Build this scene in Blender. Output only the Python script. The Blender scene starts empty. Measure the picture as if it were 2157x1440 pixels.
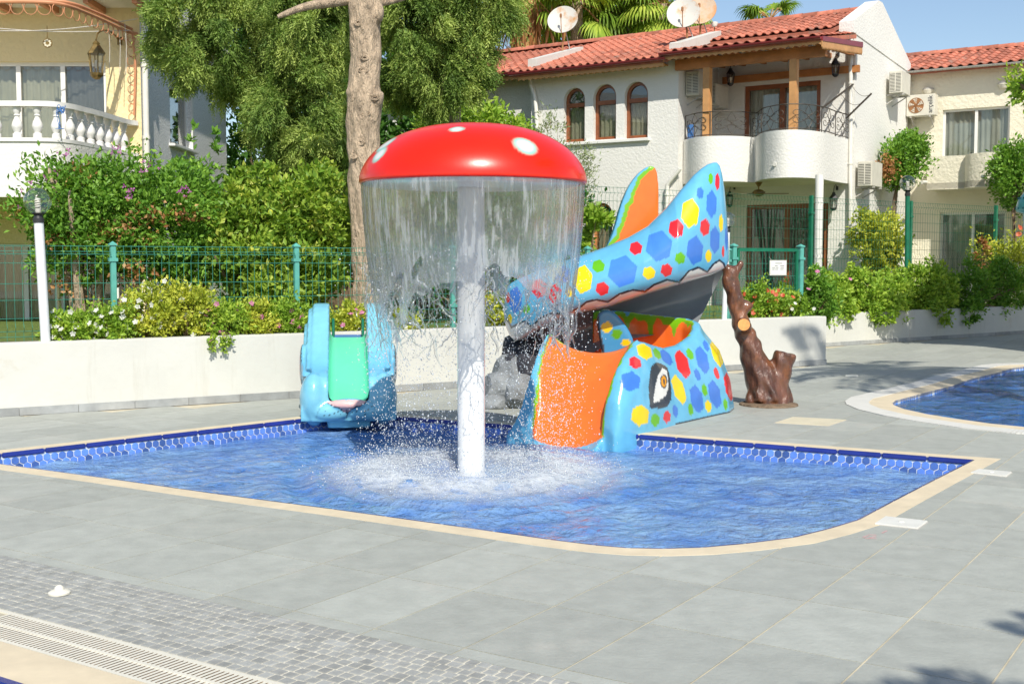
import bpy, bmesh, math, random
import numpy as np
from mathutils import Vector, Matrix
from mathutils.geometry import delaunay_2d_cdt

random.seed(7)
RNG = np.random.default_rng(11)
S = bpy.context.scene
COL = S.collection

# ------------------------------------------------------------ camera, sky, sun, exposure
CAM_H = 1.6
FPX = 2500.0                      # focal length in pixels of the 2157 px wide photograph
PITCH = math.atan(165 / FPX)
cam = bpy.data.cameras.new('camera')
cam.sensor_width = 36.0
cam.lens = 36.0 * FPX / 2157.0
cam.clip_start = 0.05
cam.clip_end = 2000
cam_o = bpy.data.objects.new('camera', cam)
cam_o.location = (0, 0, CAM_H)
cam_o.rotation_euler = (math.pi / 2 - PITCH, 0, 0)
COL.objects.link(cam_o)
S.camera = cam_o

SUN_AZ = math.radians(11)         # to the right of straight behind the camera
SUN_EL = math.radians(45)
sun_dir = Vector((math.sin(SUN_AZ) * math.cos(SUN_EL), -math.cos(SUN_AZ) * math.cos(SUN_EL), math.sin(SUN_EL)))
world = bpy.data.worlds.new('World')
S.world = world
world.use_nodes = True
wn = world.node_tree
bg = wn.nodes['Background']
sky = wn.nodes.new('ShaderNodeTexSky')
sky.sky_type = 'NISHITA'
sky.sun_disc = False
sky.sun_elevation = SUN_EL
sky.sun_rotation = math.atan2(sun_dir.x, sun_dir.y)
sky.air_density = 1.0
sky.dust_density = 0.7
sky.ozone_density = 1.4
wn.links.new(sky.outputs[0], bg.inputs[0])
bg.inputs[1].default_value = 0.12
sl = bpy.data.lights.new('sun', 'SUN')
sl.energy = 4.4
sl.angle = math.radians(0.55)
sl.color = (1.0, 0.95, 0.84)
so = bpy.data.objects.new('sun', sl)
so.rotation_euler = (-sun_dir).to_track_quat('-Z', 'Y').to_euler()
so.location = (5, -10, 20)
COL.objects.link(so)
S.view_settings.view_transform = 'Standard'
S.view_settings.look = 'None'
S.view_settings.gamma = 1.0
S.view_settings.exposure = 0.22
S.view_settings.use_curve_mapping = False
S.cycles.max_bounces = 10
S.cycles.transparent_max_bounces = 24
S.cycles.caustics_reflective = False
S.cycles.caustics_refractive = False
S.cycles.sample_clamp_indirect = 6.0
try:
    S.cycles.use_denoising = True
except Exception:
    pass

# ------------------------------------------------------------ geometry helpers
_c, _s = math.cos(PITCH), math.sin(PITCH)


def ray(px, py):
    x = (px - 1078.5) / FPX
    u = (720 - py) / FPX
    return np.array([x, _c + u * _s, -_s + u * _c])


def gnd(px, py, z=0.0):
    r = ray(px, py)
    t = (z - CAM_H) / r[2]
    return np.array([0, 0, CAM_H]) + t * r


def at(px, py, Y):
    r = ray(px, py)
    return np.array([0, 0, CAM_H]) + r * (Y / r[1])


def proj(P):
    P = np.asarray(P, float)
    d = P - np.array([0, 0, CAM_H])
    f = d[..., 1] * _c - d[..., 2] * _s
    u = d[..., 1] * _s + d[..., 2] * _c
    f = np.where(np.abs(f) < 1e-6, 1e-6, f)
    return 1078.5 + FPX * d[..., 0] / f, 720 - FPX * u / f, f


def inv(o):
    return o.matrix_basis.inverted()


def put(o, parent=None, label=None, cat=None, group=None, kind=None):
    COL.objects.link(o)
    if parent is not None:
        o.parent = parent
        o.matrix_parent_inverse = inv(parent) if parent.type == 'EMPTY' else Matrix.Identity(4)
    if label: o['label'] = label
    if cat: o['category'] = cat
    if group: o['group'] = group
    if kind: o['kind'] = kind
    return o


def thing(name, label, cat, loc=(0, 0, 0), rotz=0.0, group=None):
    o = bpy.data.objects.new(name, None)
    o.empty_display_size = 0.2
    o.matrix_basis = Matrix.Translation(Vector([float(c) for c in loc])) @ Matrix.Rotation(rotz, 4, 'Z')
    return put(o, None, label, cat, group)


class Frame:
    """Local frame: x to the right along a facade, y into it, z up."""
    def __init__(self, ox, oy, rotz, oz=0.0):
        self.o = np.array([ox, oy, oz]); self.r = rotz
        c, s = math.cos(rotz), math.sin(rotz)
        self.R = np.array([[c, -s, 0], [s, c, 0], [0, 0, 1]])
        self.M = Matrix.Translation(Vector((ox, oy, oz))) @ Matrix.Rotation(rotz, 4, 'Z')

    def w(self, p):
        return np.asarray(p, float) @ self.R.T + self.o

    def l(self, p):
        return (np.asarray(p, float) - self.o) @ self.R

    def px(self, px, py, y=0.0):
        """pixel -> local (x, z) on the plane local y = y"""
        c0 = self.l([0, 0, CAM_H]); d = ray(px, py) @ self.R
        t = (y - c0[1]) / d[1]
        p = c0 + t * d
        return p[0], p[2]

    def pxx(self, px, py, x=0.0):
        """pixel -> local (y, z) on the plane local x = x"""
        c0 = self.l([0, 0, CAM_H]); d = ray(px, py) @ self.R
        t = (x - c0[0]) / d[0]
        p = c0 + t * d
        return p[1], p[2]

    def pxz(self, px, py, z):
        p = self.l(gnd(px, py, z))
        return p[0], p[1]


class MB:
    def __init__(self, fr=None):
        self.v = []; self.f = []; self.m = []; self.fr = fr

    def add(self, V, Fs, mi=0):
        b = len(self.v)
        self.v.extend([tuple(float(c) for c in p) for p in V])
        for f in Fs:
            self.f.append(tuple(i + b for i in f)); self.m.append(mi)
        return self

    def box(self, x0, x1, y0, y1, z0, z1, mi=0):
        V = [(x, y, z) for z in (z0, z1) for y in (y0, y1) for x in (x0, x1)]
        return self.add(V, [(0, 2, 3, 1), (4, 5, 7, 6), (0, 1, 5, 4), (2, 6, 7, 3), (0, 4, 6, 2), (1, 3, 7, 5)], mi)

    def bar(self, a, b, w, h, up=(0, 0, 1), mi=0):
        a = np.array(a, float); b = np.array(b, float)
        d = b - a; d /= np.linalg.norm(d)
        up = np.array(up, float); s = np.cross(d, up); s /= np.linalg.norm(s); u = np.cross(s, d)
        V = [p + s * sx * w / 2 + u * su * h / 2 for p in (a, b) for sx, su in ((-1, -1), (1, -1), (1, 1), (-1, 1))]
        return self.add(V, [(0, 1, 2, 3), (7, 6, 5, 4), (0, 4, 5, 1), (1, 5, 6, 2), (2, 6, 7, 3), (3, 7, 4, 0)], mi)

    def tube(self, pts, r, n=8, cap=True, mi=0, closed=False):
        P = [np.array(p, float) for p in pts]
        k = len(P)
        R = [r] * k if np.isscalar(r) else list(r)
        t0 = P[1] - P[0]; t0 /= np.linalg.norm(t0) + 1e-12
        a = np.array([0, 0, 1.0]) if abs(t0[2]) < .9 else np.array([1.0, 0, 0])
        nrm = np.cross(t0, a); nrm /= np.linalg.norm(nrm)
        V = []
        for i in range(k):
            if closed:
                t = P[(i + 1) % k] - P[i - 1]
            else:
                t = P[min(i + 1, k - 1)] - P[max(i - 1, 0)]
            t = t / (np.linalg.norm(t) + 1e-12)
            nrm = nrm - t * np.dot(nrm, t); nrm /= np.linalg.norm(nrm) + 1e-12
            bn = np.cross(t, nrm)
            for j in range(n):
                an = 2 * math.pi * j / n
                V.append(P[i] + R[i] * (math.cos(an) * nrm + math.sin(an) * bn))
        Fs = []
        for i in range(k if closed else k - 1):
            i2 = (i + 1) % k
            for j in range(n):
                j2 = (j + 1) % n
                Fs.append((i * n + j, i * n + j2, i2 * n + j2, i2 * n + j))
        if cap and not closed:
            Fs.append(tuple(range(n - 1, -1, -1)))
            Fs.append(tuple((k - 1) * n + j for j in range(n)))
        return self.add(V, Fs, mi)

    def lathe(self, prof, n=32, c=(0, 0, 0), mi=0, cap=True):
        V = []
        for r, z in prof:
            for j in range(n):
                a = 2 * math.pi * j / n
                V.append((c[0] + r * math.cos(a), c[1] + r * math.sin(a), c[2] + z))
        Fs = []
        for i in range(len(prof) - 1):
            for j in range(n):
                j2 = (j + 1) % n
                Fs.append((i * n + j, i * n + j2, (i + 1) * n + j2, (i + 1) * n + j))
        if cap:
            if prof[0][0] > 1e-4: Fs.append(tuple(range(n - 1, -1, -1)))
            if prof[-1][0] > 1e-4: Fs.append(tuple((len(prof) - 1) * n + j for j in range(n)))
        return self.add(V, Fs, mi)

    def prism(self, poly, vec, mi=0):
        """extrude a planar polygon of 3-D points along vec"""
        n = len(poly)
        P = [np.array(p, float) for p in poly]; w = np.array(vec, float)
        V = P + [p + w for p in P]
        Fs = [tuple(range(n - 1, -1, -1)), tuple(range(n, 2 * n))]
        for i in range(n):
            j = (i + 1) % n
            Fs.append((i, j, n + j, n + i))
        return self.add(V, Fs, mi)

    def grid(self, G, mi=0, closed_u=False):
        """G[i][j] points -> quads"""
        nu, nv = len(G), len(G[0])
        V = [p for row in G for p in row]
        Fs = []
        for i in range(nu if closed_u else nu - 1):
            i2 = (i + 1) % nu
            for j in range(nv - 1):
                Fs.append((i * nv + j, i2 * nv + j, i2 * nv + j + 1, i * nv + j + 1))
        return self.add(V, Fs, mi)

    def mesh(self, name, mats, smooth=False, bevel=0.0, fix=True):
        me = bpy.data.meshes.new(name)
        V = self.v
        if self.fr is not None:
            V = [tuple(p) for p in self.fr.w(np.array(V))]
        me.from_pydata(V, [], self.f)
        for m in (mats if isinstance(mats, (list, tuple)) else [mats]):
            me.materials.append(m)
        if any(self.m):
            me.polygons.foreach_set('material_index', self.m)
        if fix or bevel:
            bm = bmesh.new(); bm.from_mesh(me)
            if bevel:
                bmesh.ops.bevel(bm, geom=[e for e in bm.edges if len(e.link_faces) == 2 and e.calc_face_angle(0) > .6],
                                offset=bevel, segments=2, affect='EDGES', clamp_overlap=True)
            bmesh.ops.recalc_face_normals(bm, faces=bm.faces)
            bm.to_mesh(me); bm.free()
        if smooth:
            me.polygons.foreach_set('use_smooth', [True] * len(me.polygons))
            if smooth != 'all':
                me.set_sharp_from_angle(angle=math.radians(40))
        me.update()
        return me

    def build(self, name, mats, parent=None, smooth=False, bevel=0.0, fix=True, **kw):
        return put(bpy.data.objects.new(name, self.mesh(name, mats, smooth, bevel, fix)), parent, **kw)


def np_mesh(name, V, Fq, mats, smooth=False, attr=None, colors=None):
    """fast mesh from arrays: V (n,3), Fq (m,k)"""
    V = np.ascontiguousarray(V, np.float32); Fq = np.ascontiguousarray(Fq, np.int32)
    me = bpy.data.meshes.new(name)
    m, k = Fq.shape
    me.vertices.add(len(V)); me.vertices.foreach_set('co', V.ravel())
    me.loops.add(m * k); me.loops.foreach_set('vertex_index', Fq.ravel())
    me.polygons.add(m)
    me.polygons.foreach_set('loop_start', np.arange(0, m * k, k, dtype=np.int32))
    for mt in (mats if isinstance(mats, (list, tuple)) else [mats]):
        me.materials.append(mt)
    if attr is not None:
        at_ = me.attributes.new('rnd', 'FLOAT', 'POINT')
        at_.data.foreach_set('value', np.ascontiguousarray(attr, np.float32))
    me.update(calc_edges=True)
    if colors is not None:
        set_colors(me, colors)
    if smooth:
        me.polygons.foreach_set('use_smooth', np.ones(m, bool))
    me.validate()
    return me


def set_colors(me, C):
    a = me.attributes.get('Col') or me.attributes.new('Col', 'FLOAT_COLOR', 'POINT')
    C4 = np.ones((len(C), 4), np.float32); C4[:, :3] = C
    a.data.foreach_set('color', C4.ravel())


def verts_of(me):
    V = np.empty(len(me.vertices) * 3, np.float32); me.vertices.foreach_get('co', V)
    return V.reshape(-1, 3).astype(float)


def normals_of(me):
    V = np.empty(len(me.vertices) * 3, np.float32); me.vertex_normals.foreach_get('vector', V)
    return V.reshape(-1, 3).astype(float)


def blob(name, mb, mats, voxel=0.03, smooth_it=6, disp=None):
    """fuse overlapping solids into one continuous smooth skin"""
    me = mb.mesh(name, mats)
    o = bpy.data.objects.new(name, me); COL.objects.link(o)
    r = o.modifiers.new('r', 'REMESH'); r.mode = 'VOXEL'; r.voxel_size = voxel; r.use_smooth_shade = True
    s = o.modifiers.new('s', 'SMOOTH'); s.factor = 0.5; s.iterations = smooth_it
    dg = bpy.context.evaluated_depsgraph_get()
    m2 = bpy.data.meshes.new_from_object(o.evaluated_get(dg))
    bpy.data.objects.remove(o); bpy.data.meshes.remove(me)
    m2.name = name
    m2.materials.clear()
    for mt in (mats if isinstance(mats, (list, tuple)) else [mats]):
        m2.materials.append(mt)
    m2.polygons.foreach_set('use_smooth', [True] * len(m2.polygons))
    return m2


def inside(poly, P):
    """points P (n,2) inside polygon"""
    poly = np.asarray(poly, float); P = np.asarray(P, float)
    x, y = P[:, 0], P[:, 1]
    r = np.zeros(len(P), bool)
    j = len(poly) - 1
    for i in range(len(poly)):
        xi, yi = poly[i]; xj, yj = poly[j]
        if yi != yj:
            c = ((yi > y) != (yj > y)) & (x < (xj - xi) * (y - yi) / (yj - yi) + xi)
            r ^= c
        j = i
    return r


def poly_dist(line, P, closed=False):
    """distance from points to a polyline"""
    L = np.asarray(line, float); P = np.asarray(P, float)
    d = np.full(len(P), 1e9)
    n = len(L)
    for i in range(n if closed else n - 1):
        a = L[i]; b = L[(i + 1) % n]; ab = b - a
        t = np.clip(((P - a) @ ab) / (ab @ ab + 1e-12), 0, 1)
        d = np.minimum(d, np.linalg.norm(P - (a + t[:, None] * ab), axis=1))
    return d


def smooth_line(pts, it=2, closed=False):
    P = [np.array(p, float) for p in pts]
    for _ in range(it):
        Q = []
        n = len(P)
        if not closed: Q.append(P[0])
        for i in range(n if closed else n - 1):
            a, b = P[i], P[(i + 1) % n]
            Q += [a * .75 + b * .25, a * .25 + b * .75]
        if not closed: Q.append(P[-1])
        P = Q
    return P


def offset_poly(poly, d):
    """offset a 2-D CCW polygon outward by d"""
    P = np.asarray(poly, float); n = len(P)
    out = []
    for i in range(n):
        a, b, c = P[i - 1], P[i], P[(i + 1) % n]
        e1 = b - a; e2 = c - b
        n1 = np.array([e1[1], -e1[0]]) / (np.linalg.norm(e1) + 1e-12)
        n2 = np.array([e2[1], -e2[0]]) / (np.linalg.norm(e2) + 1e-12)
        m = n1 + n2; m /= np.linalg.norm(m) + 1e-12
        out.append(b + m * d / max(.45, float(m @ n1)))
    return np.array(out)


def ccw(poly):
    P = np.asarray(poly, float)
    a = np.sum(P[:, 0] * np.roll(P[:, 1], -1) - np.roll(P[:, 0], -1) * P[:, 1])
    return P if a > 0 else P[::-1]


def cdt_region(polys, keep):
    """triangulate the plane graph of closed polygons; keep(centroids)->mask"""
    V = []; E = []
    for poly in polys:
        b = len(V); n = len(poly)
        V += [Vector((float(p[0]), float(p[1]))) for p in poly]
        E += [(b + i, b + (i + 1) % n) for i in range(n)]
    v, e, f, *_ = delaunay_2d_cdt(V, E, [], 0, 1e-6)
    v = np.array([(p.x, p.y) for p in v])
    f = np.array([t for t in f if len(t) == 3])
    if len(f) == 0: return v, f
    c = v[f].mean(axis=1)
    return v, f[keep(c)]
# ------------------------------------------------------------ materials
def new_mat(name):
    m = bpy.data.materials.new(name); m.use_nodes = True
    nt = m.node_tree
    return m, nt, nt.nodes['Principled BSDF'], nt.nodes['Material Output']


def N(nt, t, **kw):
    n = nt.nodes.new(t)
    for k, v in kw.items():
        setattr(n, k, v)
    return n


def pos(nt, scale=(1, 1, 1), rot=(0, 0, 0)):
    g = N(nt, 'ShaderNodeNewGeometry'); mp = N(nt, 'ShaderNodeMapping')
    mp.inputs['Scale'].default_value = scale; mp.inputs['Rotation'].default_value = rot
    nt.links.new(g.outputs['Position'], mp.inputs['Vector'])
    return mp.outputs['Vector']


def noise(nt, vec, scale, detail=4, rough=.55):
    n = N(nt, 'ShaderNodeTexNoise'); n.inputs['Scale'].default_value = scale
    n.inputs['Detail'].default_value = detail; n.inputs['Roughness'].default_value = rough
    nt.links.new(vec, n.inputs['Vector'])
    return n.outputs['Fac']


def ramp(nt, fac, stops):
    r = N(nt, 'ShaderNodeValToRGB')
    els = r.color_ramp.elements
    while len(els) < len(stops): els.new(.5)
    for e, (p, c) in zip(els, stops):
        e.position = p; e.color = (c[0], c[1], c[2], 1) if not np.isscalar(c) else (c, c, c, 1)
    nt.links.new(fac, r.inputs['Fac'])
    return r.outputs['Color']


def mixc(nt, fac, a, b, mode='MIX'):
    m = N(nt, 'ShaderNodeMix', data_type='RGBA', blend_type=mode)
    for s, v in ((m.inputs[0], fac), (m.inputs[6], a), (m.inputs[7], b)):
        if isinstance(v, (int, float)): s.default_value = v
        elif isinstance(v, tuple): s.default_value = (v[0], v[1], v[2], 1)
        else: nt.links.new(v, s)
    return m.outputs[2]


def bump(nt, h, strength, dist, bs):
    b = N(nt, 'ShaderNodeBump'); b.inputs['Strength'].default_value = strength; b.inputs['Distance'].default_value = dist
    nt.links.new(h, b.inputs['Height']); nt.links.new(b.outputs['Normal'], bs.inputs['Normal'])
    return b


def mat(name, col, rough=.6, var=.12, vscale=3.0, bmp=None, metal=0.0, coat=0.0, spec=.5, objvar=0.0, stain=None, stretch=(1, 1, 1), drip=None):
    """plain surface with mottled colour, fine relief and optional per-object tint and stains"""
    m, nt, bs, out = new_mat(name)
    v = pos(nt, stretch)
    base = tuple(col)
    dark = tuple(c * (1 - var) for c in col); lite = tuple(min(1, c * (1 + var)) for c in col)
    c = ramp(nt, noise(nt, v, vscale, 6, .6), [(.3, dark), (.7, lite)])
    if objvar:
        oi = N(nt, 'ShaderNodeObjectInfo')
        k = ramp(nt, oi.outputs['Random'], [(0, 1 - objvar), (1, 1 + objvar)])
        c = mixc(nt, 1.0, c, k, 'MULTIPLY')
    if stain:
        sc, sscale, lo = stain
        f = ramp(nt, noise(nt, pos(nt), sscale, 8, .65), [(lo, 0.0), (min(1, lo + .16), 1.0)])
        c = mixc(nt, f, c, sc)
    if drip:
        f = ramp(nt, noise(nt, pos(nt, (2.2, 2.2, .22)), 2.0, 9, .72), [(.56, 0.0), (.74, .55)])
        c = mixc(nt, f, c, drip)
    nt.links.new(c, bs.inputs['Base Color'])
    bs.inputs['Roughness'].default_value = rough
    bs.inputs['Metallic'].default_value = metal
    bs.inputs['Coat Weight'].default_value = coat
    bs.inputs['Coat Roughness'].default_value = .08
    bs.inputs['Specular IOR Level'].default_value = spec
    if bmp:
        bump(nt, noise(nt, pos(nt, stretch), bmp[0], 5, .6), bmp[1], bmp[2], bs)
    return m


def stucco(name, col, scale=19.0, strength=.2, dist=.025, cracks=False):
    m, nt, bs, out = new_mat(name)
    v = pos(nt)
    big = noise(nt, v, .35, 5, .6)
    c = ramp(nt, big, [(.25, tuple(k * .9 for k in col)), (.7, col)])
    drip = noise(nt, pos(nt, (3, 3, .25)), 1.2, 6, .7)
    f = ramp(nt, drip, [(.62, 0.0), (.8, .35)])
    c = mixc(nt, f, c, tuple(k * .72 for k in col))
    nt.links.new(c, bs.inputs['Base Color'])
    bs.inputs['Roughness'].default_value = .9
    bs.inputs['Specular IOR Level'].default_value = .2
    h = noise(nt, v, scale, 3, .5)
    bump(nt, ramp(nt, h, [(.35, 0.0), (.62, 1.0)]), strength, dist, bs)
    return m


def leaf_mat(name, stops, transl=.35, rough=.45):
    m, nt, bs, out = new_mat(name)
    a = N(nt, 'ShaderNodeAttribute', attribute_name='rnd')
    c = ramp(nt, a.outputs['Fac'], stops)
    nt.links.new(c, bs.inputs['Base Color'])
    bs.inputs['Roughness'].default_value = rough
    bs.inputs['Specular IOR Level'].default_value = .35
    t = N(nt, 'ShaderNodeBsdfTranslucent')
    tc = mixc(nt, 1.0, c, (1.0, 1.0, .45), 'MULTIPLY')
    nt.links.new(tc, t.inputs['Color'])
    mx = N(nt, 'ShaderNodeMixShader'); mx.inputs[0].default_value = transl
    nt.links.new(bs.outputs[0], mx.inputs[1]); nt.links.new(t.outputs[0], mx.inputs[2])
    nt.links.new(mx.outputs[0], out.inputs['Surface'])
    return m


def paint_mat(name, rough=.22, coat=.35, orange_peel=.02):
    m, nt, bs, out = new_mat(name)
    a = N(nt, 'ShaderNodeAttribute', attribute_name='Col')
    n = ramp(nt, noise(nt, pos(nt), 6, 5, .6), [(.3, .86), (.7, 1.0)])
    nt.links.new(mixc(nt, 1.0, a.outputs['Color'], n, 'MULTIPLY'), bs.inputs['Base Color'])
    bs.inputs['Roughness'].default_value = rough
    bs.inputs['Coat Weight'].default_value = coat
    bs.inputs['Coat Roughness'].default_value = .1
    bump(nt, noise(nt, pos(nt), 9, 3, .5), orange_peel, .05, bs)
    return m


def glass_mat(name, tint=(.85, .87, .85), refl=.06):
    """thin window glass: mostly see-through, sharp reflections growing towards grazing angles"""
    m, nt, bs, out = new_mat(name)
    nt.nodes.remove(bs)
    tr = N(nt, 'ShaderNodeBsdfTransparent'); tr.inputs[0].default_value = (*tint, 1)
    gl = N(nt, 'ShaderNodeBsdfGlossy'); gl.inputs['Roughness'].default_value = .02
    lw = N(nt, 'ShaderNodeLayerWeight'); lw.inputs[0].default_value = .25
    mp = N(nt, 'ShaderNodeMapRange'); mp.inputs['To Min'].default_value = refl; mp.inputs['To Max'].default_value = .9
    nt.links.new(lw.outputs['Facing'], mp.inputs['Value'])
    mx = N(nt, 'ShaderNodeMixShader')
    nt.links.new(mp.outputs[0], mx.inputs[0]); nt.links.new(tr.outputs[0], mx.inputs[1]); nt.links.new(gl.outputs[0], mx.inputs[2])
    nt.links.new(mx.outputs[0], out.inputs['Surface'])
    return m


def water_mat(name, deep, lite, opac=.5, fine=9.0):
    m, nt, bs, out = new_mat(name)
    nt.nodes.remove(bs)
    v = pos(nt, (1, 1.0, 1), (0, 0, -.35))
    n1 = noise(nt, v, 3.2, 9, .68)
    n0 = noise(nt, v, .7, 3, .5)
    ad = N(nt, 'ShaderNodeMath', operation='MULTIPLY_ADD'); ad.inputs[1].default_value = .45
    nt.links.new(n0, ad.inputs[0]); nt.links.new(n1, ad.inputs[2])
    c = ramp(nt, ad.outputs[0], [(.50, deep), (.92, lite)])
    df = N(nt, 'ShaderNodeBsdfDiffuse'); nt.links.new(c, df.inputs[0])
    tr = N(nt, 'ShaderNodeBsdfTransparent'); tr.inputs[0].default_value = (.55, .78, .97, 1)
    rfr = N(nt, 'ShaderNodeBsdfRefraction'); rfr.inputs['IOR'].default_value = 1.33; rfr.inputs['Color'].default_value = (.62, .82, .98, 1); rfr.inputs['Roughness'].default_value = 0.0
    m0 = N(nt, 'ShaderNodeMixShader'); m0.inputs[0].default_value = .5
    nt.links.new(tr.outputs[0], m0.inputs[1]); nt.links.new(rfr.outputs[0], m0.inputs[2])
    m1 = N(nt, 'ShaderNodeMixShader'); m1.inputs[0].default_value = opac
    nt.links.new(m0.outputs[0], m1.inputs[1]); nt.links.new(df.outputs[0], m1.inputs[2])
    gl = N(nt, 'ShaderNodeBsdfGlossy'); gl.inputs['Roughness'].default_value = .06
    fr = N(nt, 'ShaderNodeFresnel'); fr.inputs[0].default_value = 1.33
    b = N(nt, 'ShaderNodeBump'); b.inputs['Strength'].default_value = 1.0; b.inputs['Distance'].default_value = .11
    h = N(nt, 'ShaderNodeMath', operation='ADD')
    nt.links.new(noise(nt, v, fine, 5, .6), h.inputs[0]); nt.links.new(noise(nt, v, fine * .35, 3, .5), h.inputs[1])
    nt.links.new(h.outputs[0], b.inputs['Height'])
    b2 = N(nt, 'ShaderNodeBump'); b2.inputs['Strength'].default_value = .5; b2.inputs['Distance'].default_value = .05
    nt.links.new(h.outputs[0], b2.inputs['Height'])
    for q in (df, rfr):
        nt.links.new(b.outputs[0], q.inputs['Normal'])
    for q in (gl, fr):
        nt.links.new(b2.outputs[0], q.inputs['Normal'])
    m2 = N(nt, 'ShaderNodeMixShader')
    nt.links.new(fr.outputs[0], m2.inputs[0]); nt.links.new(m1.outputs[0], m2.inputs[1]); nt.links.new(gl.outputs[0], m2.inputs[2])
    nt.links.new(m2.outputs[0], out.inputs['Surface'])
    return m


M = {}
M['grout'] = mat('grout', (.50, .45, .34), .9, .2, 4)
M['deck_tile'] = mat('deck_tile', (.375, .388, .352), .62, .10, 6.5, (38, .2, .02), objvar=.085, stain=((.44, .435, .39), 1.6, .58), stretch=(1, 1, 1))
M['mosaic_stone'] = mat('mosaic_stone', (.315, .32, .305), .7, .18, 9, (60, .2, .02), objvar=.15)
M['mosaic_joint'] = mat('mosaic_joint', (.60, .57, .48), .9, .2, 14)
M['coping'] = mat('coping', (.66, .56, .40), .65, .1, 5, (40, .08, .01))
M['white_coping'] = mat('white_coping', (.64, .63, .59), .6, .06, 6)
M['cap_blue'] = mat('cap_blue', (.022, .04, .26), .25, .12, 6, coat=.3, objvar=.1)
M['hex_blue'] = mat('hex_blue', (.10, .21, .60), .35, .15, 8, objvar=.5)
M['hex_grout'] = mat('hex_grout', (.72, .75, .78), .8, .08, 12)
m_, nt_f, bs_f, out_f = new_mat('pool_floor')
bt_ = N(nt_f, 'ShaderNodeTexBrick'); bt_.inputs['Scale'].default_value = 1.0; bt_.inputs['Brick Width'].default_value = .09; bt_.inputs['Row Height'].default_value = .078; bt_.inputs['Mortar Size'].default_value = .006
bt_.inputs['Color1'].default_value = (.10, .25, .72, 1); bt_.inputs['Color2'].default_value = (.20, .38, .80, 1); bt_.inputs['Mortar'].default_value = (.70, .76, .82, 1)
nt_f.links.new(pos(nt_f, (1, 1, 1), (0, 0, .578)), bt_.inputs['Vector']); nt_f.links.new(bt_.outputs['Color'], bs_f.inputs['Base Color']); bs_f.inputs['Roughness'].default_value = .4
M['pool_floor'] = m_
M['water'] = water_mat('water', (.08, .28, .88), (.40, .66, 1.0), .66, 13)
M['water_far'] = water_mat('water_far', (.012, .09, .42), (.10, .33, .72), .55, 6)
M['wall_white'] = mat('wall_white', (.615, .61, .565), .85, .05, 1.5, (14, .12, .03), stain=((.50, .45, .34), 1.1, .62), spec=.2, drip=(.47, .44, .37))
M['skirting'] = mat('skirting', (.32, .33, .33), .75, .18, 6, objvar=.15)
M['soil'] = mat('soil', (.16, .11, .07), .95, .4, 9, (30, .6, .05))
M['grass'] = mat('grass', (.14, .2, .035), .95, .4, 7, (60, .8, .05))
M['stucco_white'] = stucco('stucco_white', (.80, .785, .74))
M['stucco_cream'] = stucco('stucco_cream', (.84, .70, .40), 12, .3, .03)
M['stucco_right'] = stucco('stucco_right', (.80, .75, .60), 12, .3, .03)
M['roughcast'] = mat('roughcast', (.78, .78, .77), .95, .22, 30, (26, .5, .04), spec=.1)
M['plaster'] = mat('plaster', (.80, .755, .64), .85, .06, 2)
M['trim_white'] = mat('trim_white', (.78, .77, .73), .5, .05, 4)
M['balustrade'] = mat('balustrade', (.76, .75, .73), .6, .1, 6, (40, .1, .01))
M['roof_tile'] = mat('roof_tile', (.46, .155, .095), .8, .3, 6, (30, .2, .02), objvar=.28, stain=((.27, .17, .13), 2.2, .55))
M['gutter'] = mat('gutter', (.24, .035, .04), .35, .12, 4)
M['gutter_grey'] = mat('gutter_grey', (.45, .43, .4), .5, .12, 4)
M['pine_wood'] = mat('pine_wood', (.58, .30, .115), .5, .22, 3, (10, .1, .01), stretch=(1, 1, 1))
M['beam_wood'] = mat('beam_wood', (.47, .19, .06), .55, .25, 3)
M['door_wood'] = mat('door_wood', (.27, .085, .03), .4, .25, 6, coat=.2)
M['terracotta'] = mat('terracotta', (.60, .26, .13), .6, .15, 5)
M['glass'] = glass_mat('glass')
M['globe_glass'] = glass_mat('globe_glass', (.94, .95, .95), .07)
M['curtain'] = mat('curtain', (.62, .57, .43), .9, .12, 3)
M['curtain_white'] = mat('curtain_white', (.70, .69, .63), .9, .1, 3)
M['curtain_grey'] = mat('curtain_grey', (.20, .19, .19), .9, .12, 3)
M['dark_room'] = mat('dark_room', (.035, .033, .03), .9, .3, 3)
M['iron'] = mat('iron', (.09, .075, .06), .55, .3, 12, metal=.4)
M['black_metal'] = mat('black_metal', (.03, .03, .032), .45, .2, 8)
M['brass'] = mat('brass', (.25, .17, .06), .4, .3, 12, metal=.7)
M['green_metal'] = mat('green_metal', (.045, .24, .17), .5, .18, 9)
M['green_post'] = mat('green_post', (.10, .37, .31), .5, .15, 9)
M['green_dark'] = mat('green_dark', (.008, .15, .08), .4, .2, 9)
M['pipe_white'] = mat('pipe_white', (.74, .72, .66), .45, .06, 6)
M['lamp_white'] = mat('lamp_white', (.72, .73, .74), .4, .06, 9)
M['ac_white'] = mat('ac_white', (.66, .63, .54), .5, .08, 5, stain=((.42, .3, .17), 5, .66))
M['ac_dark'] = mat('ac_dark', (.05, .05, .05), .6, .2, 8)
M['rust'] = mat('rust', (.36, .17, .07), .8, .4, 9)
M['dish_white'] = mat('dish_white', (.55, .53, .48), .5, .05, 4, stain=((.50, .24, .07), 2.6, .53))
M['dish_rusty'] = mat('dish_rusty', (.55, .42, .30), .6, .1, 4, stain=((.62, .26, .07), 1.6, .44))
M['bark_pale'] = mat('bark_pale', (.56, .43, .30), .9, .36, 11, (24, 1.0, .12), stretch=(1, 1, .28), stain=((.22, .15, .10), 5, .60))
M['bark'] = mat('bark', (.20, .14, .09), .95, .35, 8, (22, .9, .05), stretch=(1, 1, .4))
M['twig'] = mat('twig', (.22, .15, .085), .9, .3, 8)
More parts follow.
